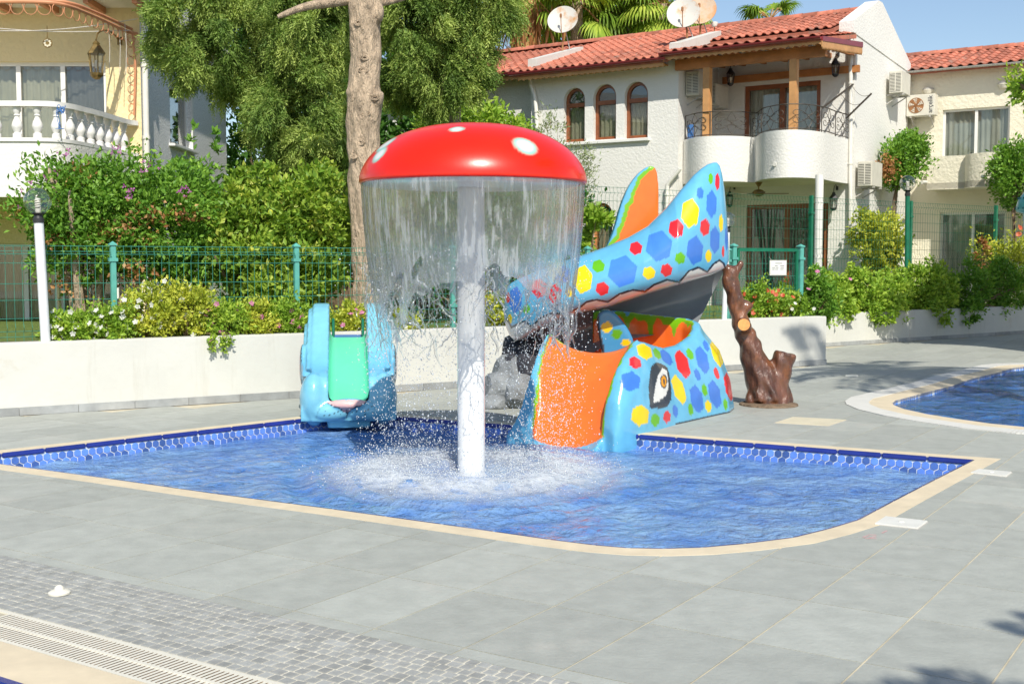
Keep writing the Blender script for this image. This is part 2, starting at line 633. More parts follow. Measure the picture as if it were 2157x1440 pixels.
M['palm_fibre'] = mat('palm_fibre', (.42, .235, .10), .95, .4, 9, (20, .8, .05), stretch=(1, 1, .3))
M['paint'] = paint_mat('paint')
M['paint_soft'] = paint_mat('paint_soft', .3, .2)
M['rock'] = mat('rock', (.22, .235, .245), .85, .4, 5, (12, .6, .06))
M['rock_dark'] = mat('rock_dark', (.035, .036, .045), .8, .4, 6, (14, .6, .05))
M['pole_white'] = mat('pole_white', (.80, .80, .79), .25, .03, 6, coat=.3)
M['steel'] = mat('steel', (.70, .69, .64), .4, .06, 6)
M['beige_plate'] = mat('beige_plate', (.62, .56, .41), .6, .08, 5)
M['plastic_white'] = mat('plastic_white', (.70, .67, .58), .4, .04, 6)
M['paper'] = mat('paper', (.78, .78, .74), .6, .03, 6)
M['ink'] = mat('ink', (.09, .09, .1), .7, .1, 9)
M['red_mark'] = mat('red_mark', (.52, .33, .33), .7, .25, 30)
M['teal'] = mat('teal', (.09, .36, .32), .3, .1, 5, coat=.3)
M['teal_dark'] = mat('teal_dark', (.02, .13, .12), .4, .1, 5)
M['blue_plastic'] = mat('blue_plastic', (.07, .2, .5), .5, .15, 5)
M['rope'] = mat('rope', (.55, .52, .47), .9, .1, 9)

G = {}
G['leaf_mid'] = leaf_mat('leaf_mid', [(0, (0.058, 0.140, 0.020)), (.5, (0.140, 0.314, 0.036)), (1, (0.330, 0.544, 0.074))])
G['leaf_bright'] = leaf_mat('leaf_bright', [(0, (0.099, 0.198, 0.020)), (.5, (0.264, 0.446, 0.046)), (1, (0.561, 0.693, 0.099))])
G['leaf_yellow'] = leaf_mat('leaf_yellow', [(0, (0.165, 0.247, 0.025)), (.5, (0.429, 0.511, 0.058)), (1, (0.759, 0.726, 0.099))])
G['leaf_dark'] = leaf_mat('leaf_dark', [(0, (0.033, 0.083, 0.017)), (.6, (0.074, 0.190, 0.030)), (1, (0.165, 0.330, 0.049))])
G['leaf_dry'] = leaf_mat('leaf_dry', [(0, (.25, .10, .035)), (.6, (.46, .22, .08)), (1, (.62, .40, .17))], .25)
G['conifer'] = leaf_mat('conifer', [(0, (.04, .09, .02)), (.45, (.17, .28, .05)), (1, (.56, .66, .17))], .3, .6)
G['olive'] = leaf_mat('olive', [(0, (0.116, 0.165, 0.083)), (.6, (0.264, 0.330, 0.148)), (1, (0.462, 0.511, 0.264))], .2)
G['palm'] = leaf_mat('palm', [(0, (0.099, 0.181, 0.020)), (.5, (0.281, 0.429, 0.049)), (1, (0.627, 0.693, 0.116))], .35)
G['white_petal'] = leaf_mat('white_petal', [(0, (.7, .7, .66)), (1, (.84, .83, .8))], .3)
G['pink_petal'] = leaf_mat('pink_petal', [(0, (.55, .13, .33)), (1, (.75, .34, .5))], .3)
G['purple_petal'] = leaf_mat('purple_petal', [(0, (.30, .06, .25)), (1, (.5, .16, .4))], .3)
G['red_petal'] = leaf_mat('red_petal', [(0, (.55, .06, .03)), (1, (.7, .2, .08))], .3)
G['leaf_lemon'] = leaf_mat('leaf_lemon', [(0, (.04, .09, .012)), (.45, (.18, .33, .035)), (.8, (.40, .53, .07)), (1, (.66, .68, .14))], .35)
# ------------------------------------------------------------ setting: deck, pools, walls, fences
TA = math.radians(33.1)
U1 = np.array([math.sin(TA), math.cos(TA)])      # tile length, away to the right
V1 = np.array([math.cos(TA), -math.sin(TA)])     # tile width, nearer to the right
def PQ(p, q): return V1 * p + U1 * q
def g2(px, py, z=0.0): return gnd(px, py, z)[:2]

WZ = -0.135
near_px = [(0, 978), (230, 1009), (455, 1041), (700, 1073), (930, 1105), (1156, 1137), (1250, 1149), (1323, 1155), (1400, 1156.5), (1480, 1154),
           (1570, 1146), (1672, 1133), (1745, 1115), (1808, 1096), (1881, 1057), (1970, 1011)]
pool1 = [g2(742, 870)] + [np.array([-4.58, 9.675])] + [g2(*p) for p in near_px] + [g2(2053, 969)]
pool1 = ccw(pool1)
up = [(2157, 772), (2138, 774), (2097, 785.7), (2049, 797), (2007, 812), (1952, 826), (1904, 839), (1887, 843), (1879.6, 849.5), (1883, 854),
      (1904, 862), (1952, 872.7), (2010, 882), (2088, 893), (2157, 899.7)]
pool2 = ccw([np.array([13.5, 19.5])] + [g2(*p) for p in up] + [np.array([7.2, 10.9]), np.array([10, 11.2]), np.array([13, 14.])])
pool3 = ccw([PQ(-14, 2.69), PQ(3.5, 2.69), PQ(3.5, -3), PQ(-14, -3)])
cop1 = offset_poly(pool1, .16)
cream2 = offset_poly(pool2, .26)
white2 = offset_poly(pool2, .52)

WL0, WL1 = gnd(0, 878)[:2], gnd(1740, 768)[:2]
wd = (WL1 - WL0) / np.linalg.norm(WL1 - WL0); wn_ = np.array([-wd[1], wd[0]])     # wn_ points back, away from the camera
WLs = WL0 - wd * 7
WR0, WR1 = gnd(1728, 731)[:2], gnd(2157, 703)[:2]
rd = (WR1 - WR0) / np.linalg.norm(WR1 - WR0); rn_ = np.array([-rd[1], rd[0]])
WRe = WR1 + rd * 12

# deck sheet (grout level) with holes for the pools
big = [(-70, -25), (70, -25), (70, 70), (-70, 70)]
v, f = cdt_region([big, pool1, pool2, pool3], lambda c: ~(inside(pool1, c) | inside(pool2, c) | inside(pool3, c)))
deck = put(bpy.data.objects.new('deck', np_mesh('deck', np.c_[v, np.full(len(v), -.0025)], f, M['grout'])), kind='structure')
deck['label'] = 'grey paved pool deck'

# paving tiles
TW, TL, GAP = .483, .722, .010
q0 = 4.684; p0 = -1.852
def behind_walls(c):
    return ((c - WL0) @ wn_ > -.02 and (c - WL1) @ wd < 0) or ((c - WR0) @ rn_ > -.02 and (c - WL1) @ wd > -.6)
full = MB().box(-TW / 2 + GAP / 2, TW / 2 - GAP / 2, -TL / 2 + GAP / 2, TL / 2 - GAP / 2, -.006, .002).mesh('paving_tile', M['deck_tile'])
cands = []
for i in range(-40, 60):
    for j in range(-12, 50):
        pc, qc = p0 + (i + .5) * TW, q0 + (j + .5) * TL
        qa, qb = qc - TL / 2, qc + TL / 2
        if qb < 3.86: continue
        c = PQ(pc, qc)
        if c[1] < .3 or c[1] > 40 or abs(c[0]) > 16: continue
        if behind_walls(c): continue
        corners = [PQ(pc + sx * (TW - GAP) / 2, min(max(qc + sy * (TL - GAP) / 2, 3.86), 99)) for sx, sy in ((-1, -1), (1, -1), (1, 1), (-1, 1))]
        if qb - 3.86 < .03: continue
        X, Y, fz = proj(np.array([[*k, 0] for k in corners]))
        if fz.min() < .5: continue
        if X.max() < -700 or X.min() > 2857 or Y.min() > 2200: continue
        vis = X.max() > 0 and X.min() < 2157 and Y.min() < 1440
        area = abs(np.sum(X * np.roll(Y, -1) - np.roll(X, -1) * Y)) / 2 if vis else 0
        cut = qa < 3.86
        cc = np.array(corners); mid = cc.mean(0)
        samp = np.vstack([cc, (cc + np.roll(cc, -1, 0)) / 2, [mid], (cc + mid) / 2])
        n_in = (inside(cop1, samp) | inside(white2, samp))
        if n_in.all(): continue
        near = poly_dist(cop1, cc.mean(0)[None], True)[0] < .5 or poly_dist(white2, cc.mean(0)[None], True)[0] < .5
        cands.append((area, c, corners, cut or n_in.any() or near))
cands.sort(key=lambda t: -t[0])
rest = MB()
tile_rot = -TA
def tile_shape(corners):
    xs = np.array(corners)
    v, f = cdt_region([corners, cop1, white2], lambda c: inside(corners, c) & ~inside(cop1, c) & ~inside(white2, c))
    if len(f) == 0: return None
    used = np.unique(f); mp = {k: n for n, k in enumerate(used)}
    V = v[used]; Fs = [tuple(mp[k] for k in t) for t in f]
    n = len(V)
    e = {}
    for t in Fs:
        for a, b in ((t[0], t[1]), (t[1], t[2]), (t[2], t[0])):
            e[(a, b)] = 1
    side = [(a, b, b + n, a + n) for (a, b) in e if (b, a) not in e]
    VV = [(*p, .002) for p in V] + [(*p, -.006) for p in V]
    return VV, [t for t in Fs] + [(b, a, d, c) for a, b, c, d in side]
nt_ = 0
for area, c, corners, odd in cands:
    if odd:
        sh = tile_shape(corners)
        if sh is None: continue
        if nt_ < 300 and area > 0:
            mb = MB().add(*sh); o = mb.build('paving_tile', M['deck_tile'], deck); nt_ += 1
        else:
            rest.add(*sh)
    elif nt_ < 300 and area > 0:
        o = bpy.data.objects.new('paving_tile', full); o.location = (c[0], c[1], 0); o.rotation_euler = (0, 0, tile_rot)
        put(o, deck); nt_ += 1
    else:
        VV = [(*k, z) for z in (-.006, .002) for k in corners]
        rest.add(VV, [(4, 5, 6, 7), (0, 1, 5, 4), (1, 2, 6, 5), (2, 3, 7, 6), (3, 0, 4, 7)])
rest.build('far_paving_tiles', M['deck_tile'], deck, kind='stuff')

# small stone mosaic strip beside the white grate
strip = MB().box(-14, 3.5, 3.235, 3.857, -.006, .000)
strip.fr = Frame(0, 0, -TA)
mosaic = strip.build('mosaic_path', M['mosaic_joint'], None, kind='structure')
st = []
rr = random.Random(3)
rows = 11
rh = .615 / rows
for r in range(rows):
    x = -8 + rr.random() * .05
    while x < 2.4:
        w = .054 + rr.random() * .008
        st.append((x + w / 2, 3.243 + (r + .5) * rh, w - .009, rh - .009, rr.uniform(-.05, .05)))
        x += w
def stone_poly(px_, q, w, h, a):
    k = rr
    out = []
    for sx, sy in ((-1, -1), (1, -1), (1, 1), (-1, 1)):
        lx = sx * w / 2 + k.uniform(-.0022, .0022); ly = sy * h / 2 + k.uniform(-.0022, .0022)
        out.append((px_ + lx * math.cos(a) - ly * math.sin(a), q + lx * math.sin(a) + ly * math.cos(a)))
    return out
protos = []
for k in range(8):
    P = [(p[0], p[1]) for p in stone_poly(0, 0, .05, rh - .009, 0)]
    inn = [(a * .93, b * .93) for a, b in P]
    mb = MB().add([(a, b, 0) for a, b in P] + [(a, b, .003) for a, b in inn], [(4, 5, 6, 7), (0, 1, 5, 4), (1, 2, 6, 5), (2, 3, 7, 6), (3, 0, 4, 7)])
    protos.append(mb.mesh('mosaic_stone', M['mosaic_stone']))
vis = []
for s in st:
    w = PQ(s[0], s[1]); X, Y, fz = proj([w[0], w[1], 0])
    vis.append((Y if (0 < X < 2157 and Y < 1440 and fz > .5) else -1, s))
vis.sort(key=lambda t: -t[0])
sm = MB(Frame(0, 0, -TA))
for k, (y, s) in enumerate(vis):
    if k < 300 and y > 0:
        w = PQ(s[0], s[1])
        o = bpy.data.objects.new('mosaic_stone', protos[k % 8]); o.location = (w[0], w[1], .0005)
        o.rotation_euler = (0, 0, -TA + s[4]); o.scale = (s[2] / .05, 1, 1); put(o, mosaic)
    else:
        P = stone_poly(*s); cx, cy = s[0], s[1]
        inn = [(cx + (a - cx) * .93, cy + (b - cy) * .93) for a, b in P]
        sm.add([(a, b, .0005) for a, b in P] + [(a, b, .0035) for a, b in inn], [(4, 5, 6, 7), (0, 1, 5, 4), (1, 2, 6, 5), (2, 3, 7, 6), (3, 0, 4, 7)])
sm.build('far_mosaic_stones', mat('mosaic_stone_far', (.315, .32, .305), .7, .25, 14, (60, .2, .02)), mosaic, kind='stuff')

# white overflow grate of the near pool, its slats one by one
gt = thing('overflow_grate', 'white slatted overflow grate along the near pool in the bottom left corner', 'grate', (*PQ(-3.5, 3.09), 0))
fr = Frame(0, 0, -TA)
MB(fr).box(-8, 2.0, 2.952, 3.233, -.06, -.03).build('channel', M['bark'], gt)
MB(fr).box(-8, 2.0, 2.955, 2.975, -.045, .004).build('rim', M['plastic_white'], gt)
MB(fr).box(-8, 2.0, 3.212, 3.232, -.045, .004).build('rim', M['plastic_white'], gt)
MB(fr).box(-8, 2.0, 3.085, 3.103, -.04, .0065).build('rib', M['plastic_white'], gt)
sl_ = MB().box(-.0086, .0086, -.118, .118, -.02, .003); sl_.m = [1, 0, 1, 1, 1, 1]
slat = sl_.mesh('slat', [M['plastic_white'], M['bark']])        # white tread; flanks coloured dark to stand in for shade in the gaps
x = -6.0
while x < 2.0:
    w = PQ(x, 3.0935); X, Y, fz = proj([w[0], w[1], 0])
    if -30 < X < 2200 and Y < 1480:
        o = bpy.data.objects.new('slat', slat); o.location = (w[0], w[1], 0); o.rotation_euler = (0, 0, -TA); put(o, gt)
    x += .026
MB(fr).box(-14, 3.5, 2.69, 2.95, -.05, .004).build('near_pool_coping', M['coping'], None, kind='structure')
MB(fr).box(-14, 3.5, 2.655, 2.69, -.12, .006).build('near_pool_edge', M['cap_blue'], None, kind='structure')
MB(fr).box(-14, 3.5, -3, 2.66, -.9, -.8).build('near_pool_floor', M['pool_floor'], None, kind='structure')
MB(fr).box(-14, 3.5, -3, 2.66, -.14, -.139).build('near_pool_water', M['water'], None, kind='structure')

# ---- play pool
def ring(name, inner, outer, z0, z1, m, parent=None, **kw):
    n = len(inner); mb = MB()
    V = [(*p, z1) for p in inner] + [(*p, z1) for p in outer] + [(*p, z0) for p in inner] + [(*p, z0) for p in outer]
    Fs = []
    for i in range(n):
        j = (i + 1) % n
        Fs += [(i, n + i, n + j, j), (n + i, 3 * n + i, 3 * n + j, n + j), (2 * n + i, i, j, 2 * n + j)]
    mb.add(V, Fs)
    return mb.build(name, m, parent, **kw)
def skin(name, poly, z0, z1, m, parent=None, floor=True, **kw):
    n = len(poly); mb = MB()
    V = [(*p, z1) for p in poly] + [(*p, z0) for p in poly]
    mb.add(V, [(i, (i + 1) % n, n + (i + 1) % n, n + i) for i in range(n)])
    if floor: mb.add([(*p, z0) for p in poly], [tuple(range(n))])
    return mb.build(name, m, parent, fix=False, **kw)
copg = ring('play_pool_coping', pool1, cop1, -.03, .005, M['coping'], None, kind='structure')
basin = skin('play_pool', pool1, -.5, -.001, M['pool_floor'], None, kind='structure')
band = skin('tile_band', offset_poly(pool1, -.004), -.22, -.025, M['hex_grout'], basin, floor=False)
# dark blue cap tiles along the rim
def along(A, B, step):
    L = np.linalg.norm(B - A); n = max(1, round(L / step)); d = (B - A) / L
    return [(A + d * (k + .5) * L / n, L / n, math.atan2(d[1], d[0])) for k in range(n)]
fc = int(np.argmin(np.linalg.norm(pool1 - g2(742, 870), axis=1)))
far_edges = []
n1 = len(pool1)
far_edges = [(pool1[fc - 1], pool1[fc]), (pool1[fc], pool1[(fc + 1) % n1])]
for k in range(n1):
    A, B = pool1[k], pool1[(k + 1) % n1]
    L = np.linalg.norm(B - A)
    for c, l, a in along(A, B, .36):
        lq = (np.array([c[0], c[1], 0]) - gnd(1290, 925)) ; lb, la = lq[:2] @ V1, lq[:2] @ U1
        if -1.1 < lb < -.15 and -.3 < la < 1.2: continue        # the slide's tongue covers the rim here
        nrm = np.array([-math.sin(a), math.cos(a)])     # inward for a CCW outline
        mb = MB().box(-l / 2 + .004, l / 2 - .004, -.012, .02, -.036, .005)
        me = mb.mesh('cap_tile', M['cap_blue'], bevel=.008)
        o = bpy.data.objects.new('cap_tile', me); o.location = (*c, 0); o.rotation_euler = (0, 0, a); put(o, basin)
R_h = .040
hexm = []
for sgn in (0,):
    P = [(R_h * .89 * math.sin(math.pi / 3 * k), R_h * .89 * math.cos(math.pi / 3 * k)) for k in range(6)]
    mb = MB().add([(x, 0, z) for x, z in P] + [(x * .93, .006, z * .93) for x, z in P], [(11, 10, 9, 8, 7, 6)] + [(i, (i + 1) % 6, 6 + (i + 1) % 6, 6 + i) for i in range(6)])
    hexm.append(mb.mesh('hexagon_tile', M['hex_blue']))
for A, B in far_edges:
    L = np.linalg.norm(B - A); d = (B - A) / L; a = math.atan2(d[1], d[0]); nrm = np.array([-d[1], d[0]])
    wv = R_h * math.sqrt(3)
    for r in range(2):
        for k in range(int(L / wv)):
            s = (k + .5 + .5 * r) * wv
            if s > L - .03: continue
            c = A + d * s + nrm * .005
            lq = c - gnd(1290, 925)[:2]
            if -1.1 < lq @ V1 < -.15: continue
            o = bpy.data.objects.new('hexagon_tile', hexm[0]); o.location = (*c, -.034 - R_h * .98 - r * R_h * 1.5); o.rotation_euler = (0, 0, a); put(o, basin)

def water_sheet(name, poly, z, step, amp, m, cut=None, center=None):
    poly = np.asarray(poly); lo = poly.min(0) - .2; hi = poly.max(0) + .2
    if cut is not None: hi = np.minimum(hi, cut)
    nx, ny = int((hi[0] - lo[0]) / step), int((hi[1] - lo[1]) / step)
    X, Y = np.meshgrid(np.linspace(lo[0], hi[0], nx), np.linspace(lo[1], hi[1], ny), indexing='ij')
    Z = np.zeros_like(X)
    r = np.random.default_rng(5)
    for k in range(46):
        a = r.uniform(0, 2 * math.pi); wl = r.uniform(.09, .6); ph = r.uniform(0, 6.28)
        kx, ky = math.cos(a) / wl * 6.28, math.sin(a) / wl * 6.28
        Z += (wl ** .9) * np.sin(kx * X + ky * Y + ph + 1.3 * np.sin(.7 * X + .9 * Y + k))
    Z *= amp / 3.2
    if center is not None:
        d = np.hypot(X - center[0], Y - center[1])
        Z += .022 * np.sin(d * 19 + 2 * np.sin(3 * X) + np.cos(4 * Y)) * np.exp(-((d - 1.0) / .8) ** 2)
        Z += .05 * np.exp(-((d - .78) / .2) ** 2) * (.5 + .5 * np.sin(9 * np.arctan2(Y - center[1], X - center[0]) + 5 * X))
    V = np.c_[X.ravel(), Y.ravel(), z + Z.ravel()]
    idx = np.arange(nx * ny).reshape(nx, ny)
    Fq = np.c_[idx[:-1, :-1].ravel(), idx[1:, :-1].ravel(), idx[1:, 1:].ravel(), idx[:-1, 1:].ravel()]
    c = V[Fq].mean(1)[:, :2]
    Fq = Fq[inside(offset_poly(poly, .1), c)]
    return put(bpy.data.objects.new(name, np_mesh(name, V, Fq, m, True)), kind='structure')
MUSH = gnd(993, 1000, WZ)
water_sheet('play_pool_water', pool1, WZ, .03, .012, M['water'], None, MUSH)

# ---- swimming pool on the right
ring('swimming_pool_coping', pool2, cream2, -.03, .006, M['coping'], None, kind='structure')
g2o = thing('pool_overflow_grate', 'white overflow grate curving round the swimming pool on the right', 'grate', (*white2[3], 0))
ring('channel', cream2, white2, -.03, .001, M['gutter_grey'], g2o)
sb = MB()
n2 = len(pool2)
for k in range(n2):
    A, B = cream2[k], cream2[(k + 1) % n2]; C, D = white2[k], white2[(k + 1) % n2]
    L = np.linalg.norm(D - C); m_ = max(1, int(L / .045))
    for i in range(m_):
        t0, t1 = (i + .06) / m_, (i + .94) / m_
        V = [A + (B - A) * t0, A + (B - A) * t1, C + (D - C) * t1, C + (D - C) * t0]
        sb.add([(*p, -.02) for p in V] + [(*p, .012) for p in V], [(4, 5, 6, 7), (0, 1, 5, 4), (1, 2, 6, 5), (2, 3, 7, 6), (3, 0, 4, 7)])
sb.build('slats', M['white_coping'], g2o, kind='stuff')
skin('swimming_pool', pool2, -1.3, -.001, M['pool_floor'], None, kind='structure')
water_sheet('swimming_pool_water', pool2, -.045, .07, .016, M['water_far'], np.array([11, 20]))

# ---- retaining walls
def wall(name, label, A, B, zt, thick, zsk, skl=.6):
    d = (B - A) / np.linalg.norm(B - A); n = np.array([-d[1], d[0]])
    t = thing(name, label, 'wall', (*((A + B) / 2), 0))
    mb = MB(); L = np.linalg.norm(B - A)
    mb.prism([(*A, 0), (*B, 0), (*(B + n * thick), 0), (*(A + n * thick), 0)], (0, 0, zt))
    mb.build('wall_body', M['wall_white'], t, bevel=.012)
    a = math.atan2(d[1], d[0])
    me = None
    for c, l, a in along(A, B, skl):
        if me is None:
            me = MB().box(-l / 2 + .003, l / 2 - .003, -.014, .004, 0, zsk).mesh('skirting_tile', M['skirting'])
        o = bpy.data.objects.new('skirting_tile', me); o.location = (*(c), .004); o.rotation_euler = (0, 0, a); put(o, t)
    return t
ZL, ZR = .77, .64
wall('retaining_wall', 'long low white wall behind the rabbit slide with flowers on top', WLs, WL1, ZL, .2, .085)
wall('planter_wall', 'low white wall holding the leafy hedges on the right', WR0, WRe, ZR, .2, .075)
ret = wall('return_wall', 'short end of the low white wall beside the brown tree stump', WL1 + wn_ * .205 - wd * .004, WR0 + rn_ * .1 - rd * .1, ZR, .18, .085)

# garden ground behind the walls
gp = [WLs + wn_ * .15, WL1 + wn_ * .15 - wd * .15, WR0 + rn_ * .15, WRe + rn_ * .15, np.array([70., 60.]), np.array([70., 130.]), np.array([-70., 130.]), np.array([-70., 5.])]
MB().prism([(*p, .2) for p in gp], (0, 0, .36)).build('garden_lawn', M['grass'], None, kind='structure')
MB().prism([(*p, .55) for p in (WLs + wn_ * .16, WL1 + wn_ * .16 - wd * .16, WL1 + wn_ * 1.1 - wd * .16, WLs + wn_ * 1.1)], (0, 0, .17)).build('planting_soil', M['soil'], None, kind='structure')
MB().prism([(*p, .5) for p in (WR0 + rn_ * .16, WRe + rn_ * .16, WRe + rn_ * 1.3, WR0 + rn_ * 1.3)], (0, 0, .09)).build('hedge_soil', M['soil'], None, kind='structure')

# ---- mesh fences
def on_line(A, d, px):
    k = (px - 1078.5) / FPX * _c
    # image column px is the vertical plane X = k * (Y + z-part); depth f = Y*c - dz*s, use z = eye height
    s = (k * A[1] - A[0]) / (d[0] - k * d[1])
    return A + d * s

def wire(mb, pts, r=.0028):
    mb.tube(pts, r, 4, cap=False)

def fence_panel(A, B, z0, z1, t, m, folds, hz, step=.085, r=.0028):
    d = (B - A) / np.linalg.norm(B - A); n = np.array([d[1], -d[0]]); L = np.linalg.norm(B - A)
    mb = MB()
    k = int(L / step)
    for i in range(k + 1):
        s = A + d * (L * i / k)
        pts = [(*s, z0)]
        for zf in folds:
            pts += [(*s, zf - .05), (*(s + n * .035), zf), (*s, zf + .05)]
        pts.append((*s, z1 + .02))
        wire(mb, pts, r)
    for z, off in hz:
        wire(mb, [(*(A + n * off), z), (*(B + n * off), z)], r * 1.25)
    return mb.build('mesh_panel', m, t)

def post(P, z0, z1, t, m, w=.06, ang=0.0, cap=True):
    mb = MB(Frame(P[0], P[1], ang)); mb.box(-w / 2, w / 2, -w / 2, w / 2, z0, z1)
    o = mb.build('post', m, t, bevel=.006)
    if cap:
        mb = MB(Frame(P[0], P[1], ang)); e = w / 2 + .012
        mb.box(-e, e, -e, e, z1, z1 + .015)
        mb.add([(-e, -e, z1 + .015), (e, -e, z1 + .015), (e, e, z1 + .015), (-e, e, z1 + .015), (0, 0, z1 + .05)], [(0, 1, 4), (1, 2, 4), (2, 3, 4), (3, 0, 4)])
        mb.build('post_cap', m, o)
    for zc in (z0 + .35 * (z1 - z0), z0 + .85 * (z1 - z0)):
        MB(Frame(P[0], P[1], ang)).box(-w / 2 - .018, w / 2 + .018, -w / 2 - .012, w / 2 + .004, zc, zc + .04).build('clamp', m, o)
    return o

FA = WL0 + wn_ * .55
zf1 = at(238, 517, on_line(FA, wd, 238)[1])[2]
lf = thing('mesh_fence', 'turquoise green wire mesh fence standing on the long white wall', 'fence', (*on_line(FA, wd, 238), ZL))
P1, P2 = on_line(FA, wd, 238), on_line(FA, wd, 624)
sp = np.linalg.norm(P2 - P1)
ang = math.atan2(wd[1], wd[0])
gate_l, gate_r = on_line(FA, wd, 1545), on_line(FA, wd, 1686)
posts = [P1 + wd * sp * k for k in range(-2, 4)] + [gate_l - wd * .12]
posts = [p for p in posts if (p - gate_l) @ wd < 0]
for p in posts:
    post(p, .6, zf1, lf, M['green_post'], .06, ang)
hzs = [(.62 + .0, 0), (.80, 0), (.86, .0), (1.0, 0), (1.2, 0), (1.38, 0), (zf1 - .2, 0), (zf1 - .1, .035), (zf1 - .07, 0), (zf1 - .01, 0)]
for a, b in zip(posts[:-1], posts[1:]):
    fence_panel(a + wd * .03 - wn_ * .02, b - wd * .03 - wn_ * .02, .62, zf1 - .02, lf, M['green_metal'], [.9, zf1 - .12], hzs)
# small gate with a notice board
gz = at(1600, 522, gate_l[1] + .2)[2]
gtx = thing('garden_gate', 'green mesh garden gate with a white notice hung on it', 'gate', (*gate_l, .6))
for p in (gate_l, gate_r):
    post(p, .5, gz + .02, gtx, M['green_post'], .08, ang)
gl_, gr_ = gate_l + wd * .09, gate_r - wd * .09
for a, b in (((*gl_, .66), (*gl_, gz - .02)), ((*gr_, .66), (*gr_, gz - .02))):
    MB().bar(a, b, .045, .045, (wn_[0], wn_[1], 0)).build('stile', M['green_dark'], gtx)
for z in (.68, gz - .03):
    MB().bar((*gl_, z), (*gr_, z), .05, .05).build('rail', M['green_dark'], gtx)
fence_panel(gl_, gr_, .68, gz - .04, gtx, M['green_metal'], [1.35], [(.8 + .2 * k, 0) for k in range(6)], .07)
b0 = on_line(FA - wn_ * .05, wd, 1622); b1 = on_line(FA - wn_ * .05, wd, 1657)
zb0, zb1 = at(1640, 580, b0[1])[2], at(1640, 548, b0[1])[2]
nb = thing('notice_board', 'white framed notice sheet hanging on the green garden gate', 'sign', (*b0, zb0))
MB().prism([(*b0, zb0), (*b1, zb0), (*b1, zb1), (*b0, zb1)], (wn_[0] * .012, wn_[1] * .012, 0)).build('frame', M['steel'], nb)
def on_board(u, v, o=.003):
    p = b0 + (b1 - b0) * u - wn_ * o
    return (p[0], p[1], zb0 + (zb1 - zb0) * v)
MB().prism([on_board(.06, .07, .002), on_board(.94, .07, .002), on_board(.94, .93, .002), on_board(.06, .93, .002)], (-wn_[0] * .001, -wn_[1] * .001, 0)).build('paper', M['paper'], nb)
mb = MB(); rr = random.Random(5)
for k, (vv, segs) in enumerate([(.78, [(.3, .72)]), (.62, [(.28, .45), (.6, .85)]), (.5, [(.12, .3), (.33, .5), (.62, .84)]), (.38, [(.12, .27), (.3, .48), (.6, .82)])]):
    for u0, u1 in segs:
        mb.add([on_board(u0, vv, .0045), on_board(u1, vv, .0045), on_board(u1, vv + .035, .0045), on_board(u0, vv + .035, .0045)], [(0, 1, 2, 3)])
mb.build('print_lines', M['ink'], nb)
mb = MB(); mb.tube([on_board(.1, .97), on_board(.0, 1.12), on_board(-.08, 1.22)], .003, 5); mb.build('hanger', M['rope'], nb)

# tall fence behind the hedges on the right
FB = WR0 + rn_ * 1.15
rf = thing('tall_mesh_fence', 'tall dark green wire mesh fence behind the right hedges', 'fence', (*on_line(FB, rd, 1707), .5))
pr = on_line(FB, rd, 1707); pr2 = on_line(FB, rd, 2095)
zf2 = at(1707, 414, pr[1])[2]
spr = np.linalg.norm(pr2 - pr) / 2
rp = [pr + rd * spr * k for k in range(-2, 5)]
angr = math.atan2(rd[1], rd[0])
for p in rp:
    post(p, .5, zf2 + .02, rf, M['green_dark'], .07, angr, cap=False)
hz2 = [(.7 + .2 * k, 0) for k in range(int((zf2 - .75) / .2))] + [(zf2 - .12, .035), (zf2 - .02, 0)]
for a, b in zip(rp[:-1], rp[1:]):
    fence_panel(a, b, .6, zf2 - .03, rf, M['green_dark'], [1.1, 1.75, zf2 - .12], hz2, .09, .0026)

# drains, plates and the jet cap on the deck
def plate(name, label, cat, pxs, m, h=.012, hole=True):
    P = [gnd(*p) for p in pxs]
    c = np.mean(P, axis=0)
    t = thing(name, label, cat, (c[0], c[1], 0))
    mb = MB().prism([(p[0], p[1], .001) for p in P], (0, 0, h)); mb.build('lid', m, t, bevel=.003)
    Q = [c + (p - c) * 1.05 for p in P]
    MB().prism([(p[0], p[1], -.004) for p in Q], (0, 0, .0075)).build('frame', M['gutter_grey'], t)
    if hole:
        MB().lathe([(.0, 0), (.018, 0), (.016, .004), (0, .004)], 12, (c[0], c[1], .001 + h)).build('screw', M['steel'], t)
    return t
plate('drain_cover', 'white metal drain cover beside the rounded pool corner', 'drain cover', [(1842, 1105), (1933, 1115), (1954, 1100), (1865, 1090)], M['steel'])
plate('drain_cover', 'white metal drain cover near the right tip of the play pool', 'drain cover', [(2044, 997), (2119, 1005), (2131, 996), (2062, 990)], M['steel'])
plate('hatch_cover', 'cream square hatch cover in the deck behind the play pool', 'hatch', [(1632, 891), (1745, 897.5), (1783, 885), (1670, 879)], M['beige_plate'], .008, False)
plate('floor_strip', 'small white strip set in the deck near the white wall end', 'drain cover', [(1781, 793), (1807, 793.5), (1807, 791), (1781, 790.5)], M['steel'], .01, False)
c = gnd(125, 1251)
jt = thing('jet_cap', 'small round white cap with a nub on the stone mosaic', 'cap', (c[0], c[1], .005))
MB().lathe([(.052, .004), (.052, .012), (.04, .02), (.028, .023), (0, .024)], 28, c).build('disc', M['plastic_white'], jt, smooth=True)
MB().lathe([(.024, .02), (.021, .036), (.009, .046), (0, .047)], 20, c).build('nub', M['plastic_white'], jt, smooth=True)
